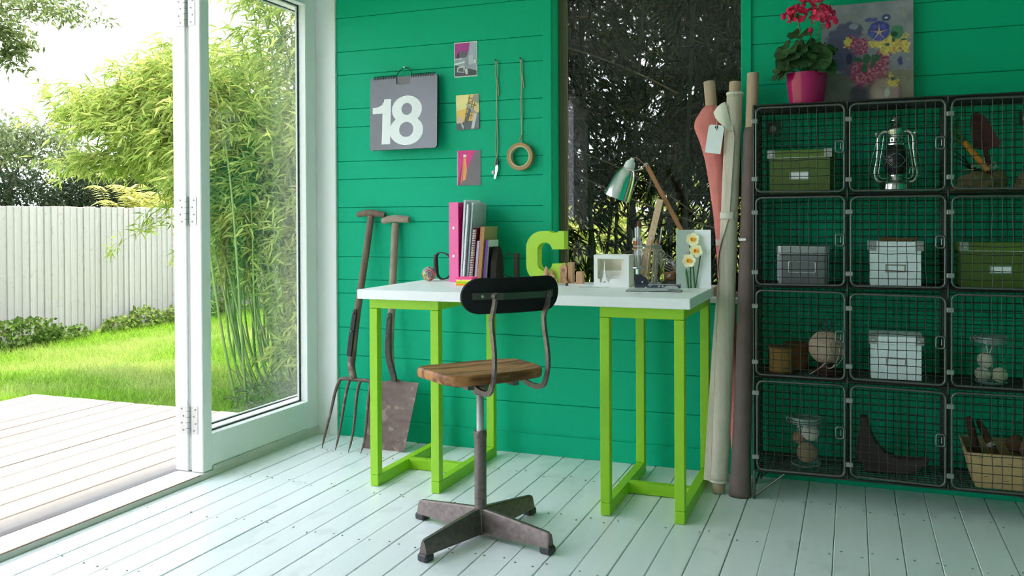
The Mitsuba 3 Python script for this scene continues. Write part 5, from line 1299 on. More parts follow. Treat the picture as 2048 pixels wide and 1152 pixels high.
def string_jar(label, c, r, h, balls):
    k = thing('glass_jar', label, 'jar')
    c = np.asarray(c, float)
    put(k, 'glass', lathe([(0, 0.003), (r * 0.88, 0.003), (r, 0.012), (r, h - 0.05), (r * 0.97, h - 0.036), (r * 0.86, h - 0.030)], 36, c), PANE, smooth=40)
    put(k, 'neck_ring', lathe([(r * 0.86, h - 0.033), (r * 0.99, h - 0.033), (r * 1.01, h - 0.029), (r * 0.99, h - 0.024), (r * 0.86, h - 0.024), (r * 0.86, h - 0.033)], 36, c), GLOSS, (0.17, 0.22, 0.20), 40)
    put(k, 'lid', lathe([(0, h - 0.012), (r * 0.80, h - 0.012), (r * 0.98, h - 0.017), (r * 1.0, h - 0.013), (r * 0.9, h - 0.006), (r * 0.4, h - 0.001), (0, h)], 36, c), PANE, smooth=40)
    put(k, 'lid_rim', lathe([(r * 0.86, h - 0.020), (r * 1.0, h - 0.018), (r * 1.01, h - 0.013), (r * 0.97, h - 0.009), (r * 0.86, h - 0.012), (r * 0.86, h - 0.020)], 36, c), GLOSS, (0.20, 0.26, 0.24), 40)
    put(k, 'base_ring', lathe([(r * 0.7, 0), (r * 0.9, 0), (r * 0.99, 0.006), (r * 0.9, 0.008), (r * 0.7, 0.004), (r * 0.7, 0)], 36, c), GLOSS, (0.16, 0.20, 0.19), 40)
    put(k, 'wire_clip', cat([tube([c + [r * 1.02 * math.cos(q), r * 1.02 * math.sin(q), h - 0.0225] for q in np.linspace(0, 2 * np.pi, 33)[:-1]], 0.0016, 5, True),
        tube(spline([c + [-r * 1.0, -0.008, h - 0.022], c + [-r * 1.20, -0.006, h - 0.014], c + [-r * 1.22, 0.0, h - 0.026], c + [-r * 1.05, 0.006, h - 0.034]], 14), 0.0018, 5),
        tube(spline([c + [-r * 0.45, -r * 0.93, h - 0.024], c + [-r * 0.36, -r * 1.02, h - 0.050], c + [-r * 0.28, -r * 1.03, h - 0.066], c + [-r * 0.14, -r * 1.03, h - 0.052], c + [-r * 0.10, -r * 1.02, h - 0.026]], 18), 0.0015, 5)]), METAL, (0.50, 0.52, 0.50), True)
    for i, (bc2, br, bcol, lb) in enumerate(balls):
        q = thing('string_ball', lb, 'ball of string', 'balls of string in the two jars')
        put_k = wound_ball(q, 'core', np.asarray(bc2, float), br, bcol, 42, 0.0010, 30 + i)
    return k


WS = (0.52, 0.49, 0.39)
string_jar('clip-top glass jar with three pale string balls on the third shelf', (2.7265, -0.172, LZ[1] + 0.005), 0.0525, 0.172,
           (((2.7075, -0.180, LZ[1] + 0.0830), 0.0250, WS, 'pale string ball lying on top of two others'), ((2.7000, -0.178, LZ[1] + 0.0345), 0.0245, WS, 'pale string ball, lower left in its jar'), ((2.7510, -0.180, LZ[1] + 0.0345), 0.0245, (0.50, 0.49, 0.33), 'pale string ball, lower right in its jar')))
string_jar('clip-top glass jar with brown and white string balls on the bottom shelf', (2.1200, -0.172, LZ[0] + 0.005), 0.0560, 0.186,
           (((2.1360, -0.178, LZ[0] + 0.1270), 0.0300, (0.56, 0.53, 0.46), 'white string ball at the top of the bottom jar'), ((2.1240, -0.184, LZ[0] + 0.0520), 0.0360, (0.32, 0.22, 0.135), 'brown twine ball at the foot of the bottom jar'), ((2.0950, -0.160, LZ[0] + 0.1000), 0.0225, (0.30, 0.19, 0.105), 'brown twine ball in the middle of the bottom jar')))

# iron last
kl = thing('cobblers_last', 'dark rusty curved iron last standing on the bottom shelf', 'iron last')
pl = Polygon([(2.307, 0.320), (2.328, 0.322), (2.336, 0.290), (2.345, 0.262), (2.359, 0.232), (2.389, 0.198), (2.434, 0.180), (2.500, 0.184), (2.532, 0.186), (2.521, 0.168), (2.492, 0.146), (2.470, 0.134), (2.440, 0.1295), (2.4, 0.131), (2.324, 0.129), (2.318, 0.160), (2.300, 0.168), (2.292, 0.175), (2.296, 0.224), (2.305, 0.280)]).buffer(0.002)
dz = LZ[0] + 0.0055 - pl.bounds[1]
pl = affinity.translate(pl, 0, dz)
m1 = extr(pl.buffer(-0.004), 0.052)
m2 = extr(pl, 0.042)
put(kl, 'body', cat([frame(m1, (0, -0.148, 0), **XZ), frame(m2, (0, -0.153, 0), **XZ)]), MATTE, lambda v: np.array([0.045, 0.034, 0.030]) * (0.6 + 0.8 * meshkit.fbm(v * 60, 3, 3))[:, None])

# chip basket with odds and ends
bk = thing('wooden_basket', 'shallow pale wooden chip basket on the bottom shelf', 'basket')
zb, zt = LZ[0] + 0.0055, 0.2300


def slab(p, q, col, name, th=0.003):
    """A thin board through four points."""
    a = np.array(p, float)
    n_ = unit(np.cross(a[1] - a[0], a[3] - a[0])) * th
    v = np.vstack([a, a + n_])
    f = np.array([[0, 2, 1], [0, 3, 2], [4, 5, 6], [4, 6, 7], [0, 1, 5], [0, 5, 4], [1, 2, 6], [1, 6, 5], [2, 3, 7], [2, 7, 6], [3, 0, 4], [3, 4, 7]])
    m = trimesh.Trimesh(v, f, process=False)
    m.fix_normals()
    return put(bk, name, m, MATTE, col)


WDN = lambda v: np.array([0.47, 0.315, 0.155]) * (0.75 + 0.5 * meshkit.fbm(v * [30, 30, 160], 3, 2))[:, None]
X0b, X1b, X0t, X1t = 2.668, 2.862, 2.638, 2.888
slab([(X0b, -0.258, zb), (X1b, -0.258, zb), (X1t, -0.285, zt), (X0t, -0.285, zt)], None, WDN, 'front')
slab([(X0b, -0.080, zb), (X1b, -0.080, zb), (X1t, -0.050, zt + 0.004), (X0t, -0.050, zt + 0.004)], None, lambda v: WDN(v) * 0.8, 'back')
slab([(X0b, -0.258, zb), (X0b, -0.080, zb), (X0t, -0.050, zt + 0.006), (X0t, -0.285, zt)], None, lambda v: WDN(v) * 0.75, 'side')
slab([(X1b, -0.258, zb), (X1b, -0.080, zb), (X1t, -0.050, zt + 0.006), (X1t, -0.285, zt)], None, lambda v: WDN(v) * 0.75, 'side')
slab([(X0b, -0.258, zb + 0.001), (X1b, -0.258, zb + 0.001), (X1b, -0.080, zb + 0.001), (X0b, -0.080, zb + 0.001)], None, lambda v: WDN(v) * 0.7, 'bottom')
for x, z in ((2.672, 0.216), (2.690, 0.1480), (2.685, 0.190), (2.724, 0.194), (2.760, 0.200), (2.748, 0.138)):
    w_ = rng.uniform(0.008, 0.018)
    yy = -0.2585 - 0.027 * (z - zb) / (zt - zb) - 0.0035
    put(bk, 'dark_grain', beam((x, yy, z), (x + w_, yy, z + rng.normal(0, 0.002)), 0.0012, 0.0014, hint=(0, 1, 0)), MATTE, (0.10, 0.06, 0.025))
put(None, 'wooden_dibber', tube([(2.655, -0.16, 0.323), (2.661, -0.165, 0.315), (2.668, -0.175, 0.27), (2.690, -0.19, 0.175), (2.700, -0.195, 0.125)], [0.008, 0.0125, 0.0135, 0.0125, 0.006], 12), MATTE, (0.055, 0.025, 0.014), 40, 'dark brown wooden dibber leaning in the basket, leftmost', 'dibber')
k = thing('wooden_dibber', 'brown wooden dibber bound with white string in the basket', 'dibber')
put(k, 'shaft', tube([(2.688, -0.130, 0.310), (2.700, -0.138, 0.290), (2.718, -0.160, 0.250), (2.736, -0.18, 0.212), (2.75, -0.195, 0.180)], [0.007, 0.011, 0.012, 0.012, 0.007], 12), MATTE, (0.075, 0.036, 0.018), 40)
for q in (0.0, 0.005, 0.010):
    put(k, 'string', tube([np.array([2.7245, -0.1675, 0.2375]) + np.array([0.40, -0.44, -0.80]) * q + 0.0128 * (math.cos(a) * np.array([0.91, 0.13, 0.38]) + math.sin(a) * np.array([0.06, 0.89, -0.46])) for a in np.linspace(0, 2 * np.pi, 17)[:-1]], 0.0021, 5, True), MATTE, (0.48, 0.44, 0.36), True)
solo('flower_bulb', 'brown papery bulb at the far side of the basket', 'bulb', lathe([(0, 0), (0.018, 0.004), (0.030, 0.020), (0.031, 0.034), (0.020, 0.052), (0.006, 0.066), (0, 0.068)], 24, (2.800, -0.130, 0.205), (0.2, -0.1, 1)), MATTE, (0.10, 0.045, 0.022), 40, group=None)
solo('flower_bulb', 'brown papery bulb at the outer end of the basket', 'bulb', lathe([(0, 0), (0.018, 0.004), (0.028, 0.020), (0.029, 0.032), (0.018, 0.050), (0.006, 0.062), (0, 0.064)], 24, (2.846, -0.150, 0.200), (-0.2, -0.1, 1)), MATTE, (0.17, 0.095, 0.055), 40)

# ------------------------------------------------------------------ on top: geranium and painting
ge = thing('potted_geranium', 'red geranium in a glossy magenta pot on top of the locker', 'potted plant')
PC = np.array([2.1235, -0.172, 1.4305])
pot = [(0, 0), (0.0575, 0), (0.0590, 0.003), (0.0735, 0.118), (0.0742, 0.1205), (0.0720, 0.1205), (0.0690, 0.110), (0.066, 0.100), (0, 0.100)]
put(ge, 'pot', lathe(pot, 56, PC), GLOSS, lambda v: np.where((np.linalg.norm(v[:, :2] - PC[:2], axis=1) < 0.0685)[:, None] & (v[:, 2:] > PC[2] + 0.06), (0.03, 0.02, 0.015), srgb(176, 6, 92)), 30, label='glossy magenta plastic pot')


def ger_leaf(c, nrm, up, r, seed):
    g = np.random.default_rng(seed)
    nth, nr = 44, 6
    th = np.linspace(0.30, 2 * np.pi - 0.30, nth) - np.pi / 2
    out = 1 + 0.055 * np.abs(np.sin(th * 9 + g.uniform(0, 3))) + 0.07 * np.cos(2.5 * (th - np.pi / 2)) * 0.5
    lob = 1 + 0.05 * np.cos(5 * (th - np.pi / 2))
    v, f = [], []
    for i in range(nr):
        q = (i / (nr - 1)) ** 0.8
        rr = r * q * (1 + (out * lob - 1) * q ** 2)
        zz = r * (0.20 * q ** 2 * g.uniform(-0.9, 0.6) + 0.085 * q * np.cos(th * 7 + 1.0) * q - 0.05 * (1 - q))
        v += list(np.stack([rr * np.cos(th), rr * np.sin(th), zz + 0 * th], 1))
    for i in range(nr - 1):
        for j in range(nth - 1):
            a = i * nth + j
            f += [[a, a + 1, a + nth + 1], [a, a + nth + 1, a + nth]]
    m = trimesh.Trimesh(np.array(v), np.array(f), process=False)
    n_ = unit(nrm)
    y_ = unit(np.asarray(up, float) - n_ * (np.asarray(up) @ n_))
    x_ = np.cross(y_, n_)
    m2 = frame(m, c, x_, y_, n_)
    d = np.linalg.norm(np.asarray(m.vertices)[:, :2], axis=1) / r
    a = np.arctan2(np.asarray(m.vertices)[:, 1], np.asarray(m.vertices)[:, 0])
    vein = np.clip(np.cos(a * 7 + 0.5) ** 20, 0, 1) * (1 - d)
    zone = np.exp(-((d - 0.55) / 0.12) ** 2)
    col = np.array([0.040, 0.085, 0.030]) * (1 - 0.45 * zone)[:, None] + vein[:, None] * np.array([0.07, 0.11, 0.055])
    return m2, col


crown = PC + [0, 0, 0.104]
gl = [((2.100, -0.215, 1.690), 0.042), ((2.058, -0.235, 1.632), 0.048), ((2.090, -0.250, 1.612), 0.050), ((2.150, -0.245, 1.625), 0.042), ((2.176, -0.225, 1.628), 0.046), ((2.168, -0.250, 1.592), 0.048), ((2.040, -0.215, 1.588), 0.046), ((2.062, -0.240, 1.590), 0.044), ((2.030, -0.200, 1.560), 0.040), ((2.050, -0.215, 1.560), 0.040), ((2.190, -0.215, 1.575), 0.044),
      ((2.120, -0.255, 1.588), 0.042), ((2.130, -0.150, 1.660), 0.045), ((2.075, -0.150, 1.650), 0.045), ((2.185, -0.140, 1.640), 0.040), ((2.060, -0.120, 1.600), 0.042), ((2.160, -0.090, 1.600), 0.042), ((2.110, -0.090, 1.620), 0.042), ((2.190, -0.180, 1.600), 0.040), ((2.205, -0.200, 1.640), 0.034), ((2.120, -0.200, 1.650), 0.040), ((2.143, -0.215, 1.580), 0.036)]
for i, (c_, r_) in enumerate(gl):
    c_ = np.array(c_)
    out_ = unit((c_ - crown) * [1, 1, 0.6])
    nrm = unit(out_ * 0.75 + np.array([0, -0.35, 0.55]) + rng.normal(0, 0.18, 3))
    m, col = ger_leaf(c_, nrm, out_ * [1, 1, -0.4] + [0, 0, -0.25], r_, 100 + i)
    lf = put(ge, 'leaf', m, MATTE, col, True)
    put(lf, 'petiole', tube(spline([crown + [rng.normal(0, 0.008), rng.normal(0, 0.008), -0.006], crown + (c_ - crown) * 0.5 + [0, 0, 0.014], c_ - nrm * 0.002], 10), 0.0017, 5), MATTE, (0.10, 0.16, 0.05), True)
RED = srgb(242, 44, 96)
heads = [((2.0930, -0.215, 1.7660), 0.040, 74), ((2.1470, -0.200, 1.8200), 0.046, 84), ((2.1790, -0.205, 1.7550), 0.045, 92)]
for hi, (c_, r_, n_) in enumerate(heads):
    c_ = np.array(c_)
    hk = put(ge, 'flower_head', sphere(c_ - [0, 0, 0.010], 0.010, 2), MATTE, (0.08, 0.12, 0.03), True)
    put(hk, 'stem', tube(spline([crown + [rng.normal(0, 0.01), -0.01, -0.006], (crown + c_) / 2 + [0.004, -0.004, 0], c_ - [0, 0, 0.010]], 14), 0.0026, 6), MATTE, (0.20, 0.22, 0.10), True)
    for i in range(n_):
        d = unit(rng.normal(size=3) + [0, -0.25, 0.35])
        o = c_ + d * r_ * rng.uniform(0.62, 0.98) * [1.05, 1, 0.85]
        pm = []
        b0 = unit(d + rng.normal(0, 0.35, 3))
        a1, a2, _ = basis(b0)
        for p_ in range(5):
            q = p_ * 2 * math.pi / 5 + rng.uniform(0, 0.4)
            u_ = math.cos(q) * a1 + math.sin(q) * a2
            w_ = np.cross(b0, u_)
            l_ = 0.0092 * rng.uniform(0.8, 1.2)
            pm.append(np.array([o, o + u_ * l_ * 0.55 + w_ * l_ * 0.42 + b0 * 0.002, o + u_ * l_ + w_ * l_ * 0.22 + b0 * 0.0035 * rng.uniform(0.3, 1.4), o + u_ * l_ - w_ * l_ * 0.22 + b0 * 0.0035, o + u_ * l_ * 0.55 - w_ * l_ * 0.42 + b0 * 0.002]))
        V_ = np.vstack(pm)
        F_ = np.vstack([np.array([[0, 1, 2], [0, 2, 3], [0, 3, 4]]) + 5 * p_ for p_ in range(5)])
        put(hk, 'floret', trimesh.Trimesh(V_, F_, process=False), MATTE, RED * rng.uniform(0.55, 1.12) + np.array([0.06, 0.05, 0.07]) * rng.random() ** 2)
for c_ in ((2.0450, -0.205, 1.7620), (2.2250, -0.205, 1.7300), (2.2000, -0.200, 1.7180), (2.1400, -0.210, 1.7000)):
    c_ = np.array(c_)
    bk_ = put(ge, 'bud', lump(c_, (0.0085, 0.0085, 0.012), int(c_[0] * 100), 0.55, 34, 3), MATTE, RED * 0.85, True)
    put(bk_, 'stalk', tube(spline([c_, c_ + [0.3 * (2.135 - c_[0]), 0.004, -0.006], np.array([2.10 if c_[0] < 2.1 else 2.172, -0.205, c_[2] - 0.012])], 8), 0.0010, 5), MATTE, (0.10, 0.14, 0.05), True)

# painting on bare canvas: strokes in a colour per vertex
pt = thing('flower_painting', 'unframed still-life painting of flowers in a vase leaning on the wall', 'painting')
wP, hP = 0.318, 0.392
PA = dict(ux=(1, 0, 0.0), uy=unit((0, 0.055, 1)), uz=unit((0, -1, 0.055)))
PO = np.array([2.1720, -0.0445, 1.4315])
put(pt, 'canvas', frame(extr(sbox(0, 0, wP, hP), 0.016), PO, **PA), MATTE, (0.52, 0.50, 0.44))
nu, nv = 212, 260
U, V = np.meshgrid(np.linspace(0, 1, nu), np.linspace(0, 1, nv), indexing='ij')
p3 = np.stack([U * 6, V * 7, U * 0], -1)
A1 = lambda f, s: meshkit.fbm(p3 * f, 4, s)
col = np.empty((nu, nv, 3))
col[:] = srgb(146, 138, 150)
col += (A1(1.2, 1) - 0.5)[..., None] * np.array([0.20, 0.16, 0.15])
low = V < 0.335 + 0.02 * (A1(1, 2) - 0.5)
col[low] = (srgb(112, 106, 104) + (A1(1.3, 3) - 0.5)[..., None] * np.array([0.12, 0.10, 0.09]))[low]
tab = low & (U > 0.60)
col[tab] = (srgb(140, 127, 114) + (A1(1.4, 4) - 0.5)[..., None] * 0.14)[tab]


def blob(cx, cy, rx, ry, c, rough=0.35, f=3.0, s=0, soft=0.25):
    d = np.sqrt(((U - cx) / rx) ** 2 + ((V - cy) / ry) ** 2) + rough * 2 * (A1(f, s) - 0.5)
    w = np.clip((1 - d) / soft, 0, 1)[..., None]
    col[:] = col * (1 - w) + w * np.asarray(c)


blob(0.24, 0.56, 0.20, 0.24, srgb(98, 92, 124), 0.5, 1.6, 5)
blob(0.30, 0.72, 0.22, 0.10, srgb(100, 94, 124), 0.5, 1.6, 6)
blob(0.36, 0.78, 0.06, 0.035, srgb(150, 148, 170), 0.3, 2, 7)
blob(0.42, 0.10, 0.11, 0.12, srgb(84, 76, 92), 0.5, 1.6, 10)
blob(0.69, 0.13, 0.190, 0.175, srgb(120, 96, 98), 0.08, 1.5, 8, 0.06)
blob(0.69, 0.13, 0.178, 0.163, srgb(172, 142, 138), 0.10, 1.5, 8, 0.25)
blob(0.63, 0.10, 0.08, 0.10, srgb(188, 162, 152), 0.3, 1.5, 9, 0.6)
for i, (a, b, c, d) in enumerate(((0.40, 0.36, 0.10, 0.11), (0.44, 0.26, 0.11, 0.07), (0.34, 0.62, 0.075, 0.07), (0.46, 0.60, 0.075, 0.08), (0.42, 0.54, 0.09, 0.05), (0.62, 0.36, 0.12, 0.10), (0.68, 0.47, 0.075, 0.08), (0.52, 0.30, 0.10, 0.08), (0.87, 0.56, 0.04, 0.035))):
    blob(a, b, c, d, srgb(158, 66, 100), 0.9, 9, 20 + i, 0.3)
    spk = np.clip((A1(9, 60 + i) - 0.52) * 9, 0, 1)[..., None] * np.clip(1.15 - np.sqrt(((U - a) / c) ** 2 + ((V - b) / d) ** 2), 0, 1)[..., None]
    col[:] = col * (1 - spk) + spk * srgb(222, 146, 166)
for i, (a, b, c, d) in enumerate(((0.62, 0.60, 0.10, 0.05), (0.74, 0.61, 0.12, 0.07), (0.88, 0.62, 0.08, 0.07), (0.80, 0.54, 0.10, 0.045), (0.92, 0.545, 0.05, 0.05), (0.29, 0.63, 0.04, 0.05), (0.78, 0.22, 0.08, 0.035), (0.76, 0.27, 0.03, 0.05), (0.70, 0.53, 0.05, 0.04))):
    blob(a, b, c, d, srgb(222, 192, 104), 0.9, 9, 40 + i, 0.25)
    spk = np.clip((A1(8, 80 + i) - 0.5) * 8, 0, 1)[..., None] * np.clip(1.1 - np.sqrt(((U - a) / c) ** 2 + ((V - b) / d) ** 2), 0, 1)[..., None]
    col[:] = col * (1 - spk) + spk * srgb(196, 130, 84)
for i, (a, b, c, d) in enumerate(((0.50, 0.46, 0.05, 0.055), (0.60, 0.47, 0.06, 0.04), (0.48, 0.38, 0.035, 0.06), (0.40, 0.455, 0.07, 0.025), (0.57, 0.42, 0.03, 0.05), (0.79, 0.63, 0.02, 0.025), (0.72, 0.585, 0.03, 0.02), (0.78, 0.255, 0.03, 0.02), (0.90, 0.625, 0.035, 0.012))):
    blob(a, b, c, d, srgb(72, 102, 78), 0.35, 4, 90 + i, 0.25)
blob(0.83, 0.70, 0.075, 0.075, srgb(86, 132, 104), 0.2, 2, 100, 0.2)
blob(0.80, 0.68, 0.05, 0.03, srgb(52, 84, 62), 0.3, 2, 101, 0.3)
blob(0.635, 0.72, 0.125, 0.10, srgb(78, 74, 146), 0.18, 3, 102, 0.15)
for k_ in range(5):
    a = math.radians(90 + 72 * k_)
    for q in np.linspace(0.08, 0.85, 9):
        blob(0.635 + 0.115 * q * math.cos(a), 0.705 + 0.092 * q * math.sin(a), 0.013 * (1.2 - q), 0.011 * (1.2 - q), srgb(212, 172, 140), 0.1, 2, 103, 0.5)
for k_ in range(5):
    a = math.radians(54 + 72 * k_)
    blob(0.635 + 0.075 * math.cos(a), 0.715 + 0.060 * math.sin(a), 0.045, 0.036, srgb(98, 94, 172), 0.5, 7, 120 + k_, 0.6)
for i in range(60):
    u0, v0 = rng.uniform(0.30, 0.95), rng.uniform(0.24, 0.66)
    near = col[int(u0 * (nu - 1)), int(v0 * (nv - 1))]
    blob(u0, v0, rng.uniform(0.006, 0.022), rng.uniform(0.005, 0.014), np.clip(near * rng.uniform(0.6, 1.7), 0.01, 0.8), 0.5, 7, 130 + i % 9, 0.4)
blob(0.55, 0.83, 0.08, 0.025, srgb(100, 92, 160), 0.6, 5, 104)
blob(0.71, 0.845, 0.06, 0.035, srgb(84, 80, 138), 0.4, 5, 105)
blob(0.71, 0.842, 0.025, 0.010, srgb(214, 206, 200), 0.6, 9, 106)
blob(0.31, 0.47, 0.035, 0.06, srgb(66, 62, 96), 0.3, 4, 107)
blob(0.86, 0.42, 0.03, 0.045, srgb(84, 78, 130), 0.4, 4, 108)
blob(0.715, 0.13, 0.035, 0.055, srgb(198, 192, 184), 0.5, 5, 109, 0.3)
blob(0.90, 0.86, 0.05, 0.05, srgb(160, 150, 150), 0.4, 3, 110, 0.8)
sig = (np.abs(V - (0.045 + 0.012 * np.sin(U * 90))) < 0.006) & (U > 0.24) & (U < 0.40) & (A1(14, 111) > 0.42)
col[sig] = srgb(104, 52, 54)
col += (A1(16, 112) - 0.5)[..., None] * 0.05
zz = 0.0163 + 0.0006 * A1(12, 113)
ii = np.arange((nu - 1) * nv).reshape(nu - 1, nv)[:, :-1].ravel()
pm = trimesh.Trimesh(np.stack([U.ravel() * wP, V.ravel() * hP, zz.ravel()], 1), np.vstack([np.stack([ii, ii + nv, ii + nv + 1], 1), np.stack([ii, ii + nv + 1, ii + 1], 1)]), process=False)
put(pt, 'painted_surface', frame(pm, PO, **PA), MATTE, np.clip(col, 0.01, 1).reshape(-1, 3), True)

# ================================================================== fabric rolls
def roll(top, bot, z0, z1, rfun, nz=60, nt=40):
    """Cloth around an axis: rfun(t, angle) with t the height and the angle seen from above."""
    top, bot = np.asarray(top, float), np.asarray(bot, float)
    zs_ = np.linspace(z0, z1, nz)
    th = np.linspace(0, 2 * np.pi, nt + 1)[:-1]
    v = []
    for z in zs_:
        c = bot + (top - bot) * ((z - bot[2]) / (top[2] - bot[2]))
        r = rfun(z, th)
        v.append(np.stack([c[0] + r * np.cos(th), c[1] + r * np.sin(th), np.full(nt, z)], 1))
    v = np.vstack(v)
    f = []
    for i in range(nz - 1):
        for j in range(nt):
            k = (j + 1) % nt
            f += [[i * nt + j, i * nt + k, (i + 1) * nt + k], [i * nt + j, (i + 1) * nt + k, (i + 1) * nt + j]]
    v = np.vstack([v, v[:nt].mean(0), v[-nt:].mean(0)])
    for j in range(nt):
        k = (j + 1) % nt
        f += [[len(v) - 2, k, j], [len(v) - 1, (nz - 1) * nt + j, (nz - 1) * nt + k]]
    return trimesh.Trimesh(v, np.array(f), process=False)


def axis_at(top, bot, z):
    top, bot = np.asarray(top, float), np.asarray(bot, float)
    return bot + (top - bot) * ((z - bot[2]) / (top[2] - bot[2]))


KRAFT = lambda v: np.array([0.50, 0.345, 0.25]) * (0.85 + 0.3 * meshkit.fbm(v * 40, 3, 2))[:, None]


def core(k, top, bot, za, zb):
    d = unit(np.asarray(top, float) - np.asarray(bot, float))
    a, b = axis_at(top, bot, za), axis_at(top, bot, zb)
    L = np.linalg.norm(b - a)
    put(k, 'core', lathe([(0.0190, 0), (0.0225, 0), (0.0225, L), (0.0190, L), (0.0190, L - 0.05)], 32, a, d), MATTE, KRAFT, 40, label='brown cardboard core')


ang = lambda th, a: np.abs((th - math.radians(a) + np.pi) % (2 * np.pi) - np.pi)
# salmon pink
pt_, pb_ = (1.753, -0.058, 1.562), (1.884, -0.122, 0.0)
k = thing('fabric_roll', 'salmon pink fabric roll with bulging top, leftmost by the window', 'fabric roll')
core(k, pt_, pb_, 1.40, 1.562)


def r_pink(z, th):
    base = np.interp(z, [0.0, 0.6, 0.95, 1.15, 1.30, 1.42, 1.455, 1.464], [0.030, 0.028, 0.026, 0.030, 0.036, 0.040, 0.034, 0.027])
    left = np.interp(z, [0.9, 1.05, 1.15, 1.25, 1.345, 1.385, 1.405, 1.44, 1.464], [0.0, -0.001, 0.001, 0.006, 0.025, 0.034, 0.030, 0.010, 0.0])
    n_ = meshkit.fbm(np.stack([np.cos(th) * 1.5, np.sin(th) * 1.5, np.full_like(th, z * 5)], -1), 3, 4) - 0.5
    fold = 0.008 * math.exp(-((z - 1.36) / 0.03) ** 2) * np.cos(th * 3 + z * 20)
    return base + left * np.exp(-(ang(th, 195) / 0.75) ** 2) + 0.010 * n_ * np.clip((z - 0.2) * 1.2, 0.15, 1) + fold * 0.5


PINKC = lambda v: np.array([0.70, 0.215, 0.195]) * (0.9 + 0.2 * meshkit.fbm(v * 30, 3, 8))[:, None]
put(k, 'cloth', roll(pt_, pb_, 0.02, 1.464, r_pink, 110, 48), MATTE, PINKC, True)
for z in (0.925,):
    put(k, 'paper_band', roll(pt_, pb_, z - 0.013, z + 0.013, lambda q, th: r_pink(q, th) + 0.0010, 5, 48), MATTE, (0.60, 0.47, 0.40), True)
# beige linen
bt_, bb_ = (1.857, -0.088, 1.549), (1.8155, -0.277, 0.0)
k = thing('fabric_roll', 'beige linen fabric roll with a turned-back corner, middle of three', 'fabric roll')
core(k, bt_, bb_, 1.45, 1.549)
core(k, bt_, bb_, 0.0, 0.10)
r_beige = lambda z, th: np.interp(z, [0.04, 0.3, 0.8, 1.3, 1.505], [0.0340, 0.0340, 0.0325, 0.0305, 0.0300]) + 0.003 * (meshkit.fbm(np.stack([np.cos(th) * 1.2, np.sin(th) * 1.2, np.full_like(th, z * 3)], -1), 2, 6) - 0.5)
put(k, 'cloth', roll(bt_, bb_, 0.046, 1.502, r_beige, 70, 44), 'm_weave', smooth=True)
put(k, 'selvage', roll(bt_, bb_, 1.498, 1.509, lambda z, th: r_beige(z, th) + 0.0016 + 0.0012 * np.cos(th * 11), 5, 44), MATTE, (0.66, 0.63, 0.55), True, label='white frayed selvage')
put(k, 'selvage', roll(bt_, bb_, 0.042, 0.050, lambda z, th: r_beige(z, th) + 0.0014 + 0.0012 * np.cos(th * 13), 4, 44), MATTE, (0.62, 0.58, 0.50), True)
put(k, 'paper_band', roll(bt_, bb_, 1.016, 1.046, lambda z, th: r_beige(z, th) + np.where(ang(th, 235) < 1.15, 0.0055, 0.001), 5, 60), MATTE, (0.60, 0.56, 0.48), True)


def sheet(grid_, mat, col=None, name='flap', th=0.0009, label=None):
    g = np.asarray(grid_, float)
    a, b = g.shape[:2]
    v = g.reshape(-1, 3)
    ii = np.arange((a - 1) * b).reshape(a - 1, b)[:, :-1].ravel()
    f = np.vstack([np.stack([ii, ii + 1, ii + b + 1], 1), np.stack([ii, ii + b + 1, ii + b], 1)])
    m = trimesh.Trimesh(v, f, process=False)
    m.fix_normals()
    return put(k, name, m, mat, col, True, label=label)


# the loose outer layer: on the roll from its left side round to a free edge
edge_a = lambda z: math.radians(np.interp(z, [0.80, 0.86, 0.92, 0.97, 1.03, 1.20, 1.33, 1.375], [178, 198, 226, 252, 275, 282, 286, 272]))
G = []
for z in np.linspace(0.80, 1.375, 40):
    c = axis_at(bt_, bb_, z)
    row = []
    for t_ in np.linspace(math.radians(165), edge_a(z), 22):
        r = float(r_beige(z, np.array([t_]))[0]) + 0.0022 + 0.004 * max(0, (t_ - edge_a(z) + 0.35)) / 0.35
        row.append(c + [r * math.cos(t_), r * math.sin(t_), 0])
    G.append(row)
sheet(G, 'm_weave')
# the turned-back corner
G = []
for s in np.linspace(0, 1, 14):
    a = np.array([1.824, -0.132, 1.470]) * (1 - s) + np.array([1.857, -0.142, 1.345]) * s
    b = np.array([1.777, -0.116, 1.432]) * (1 - s) + np.array([1.786, -0.120, 1.408]) * s
    row = []
    for q in np.linspace(0, 1, 12):
        p = a * (1 - q) + b * q
        p = p + np.array([0, -0.016 * math.sin(math.pi * q) * (0.5 + s), 0.010 * math.sin(math.pi * q) * (0.6 - s)])
        row.append(p)
    G.append(row)
sheet(G, MATTE, (0.80, 0.74, 0.64), 'turned_corner', label='pale turned-back corner')
# loose edge standing off the left side lower down
G = []
for z in np.linspace(0.046, 0.86, 34):
    c = axis_at(bt_, bb_, z)
    tang = c + np.array([0.035 * math.cos(math.radians(215)), 0.035 * math.sin(math.radians(215)), 0])
    ext = np.interp(z, [0.046, 0.30, 0.50, 0.70, 0.86], [0.026, 0.020, 0.016, 0.008, 0.001])
    wv = 0.004 * math.sin(z * 17)
    G.append([tang + np.array([-ext * q, (0.006 + wv) * q, 0]) for q in np.linspace(0, 1, 6)])
sheet(G, 'm_weave')
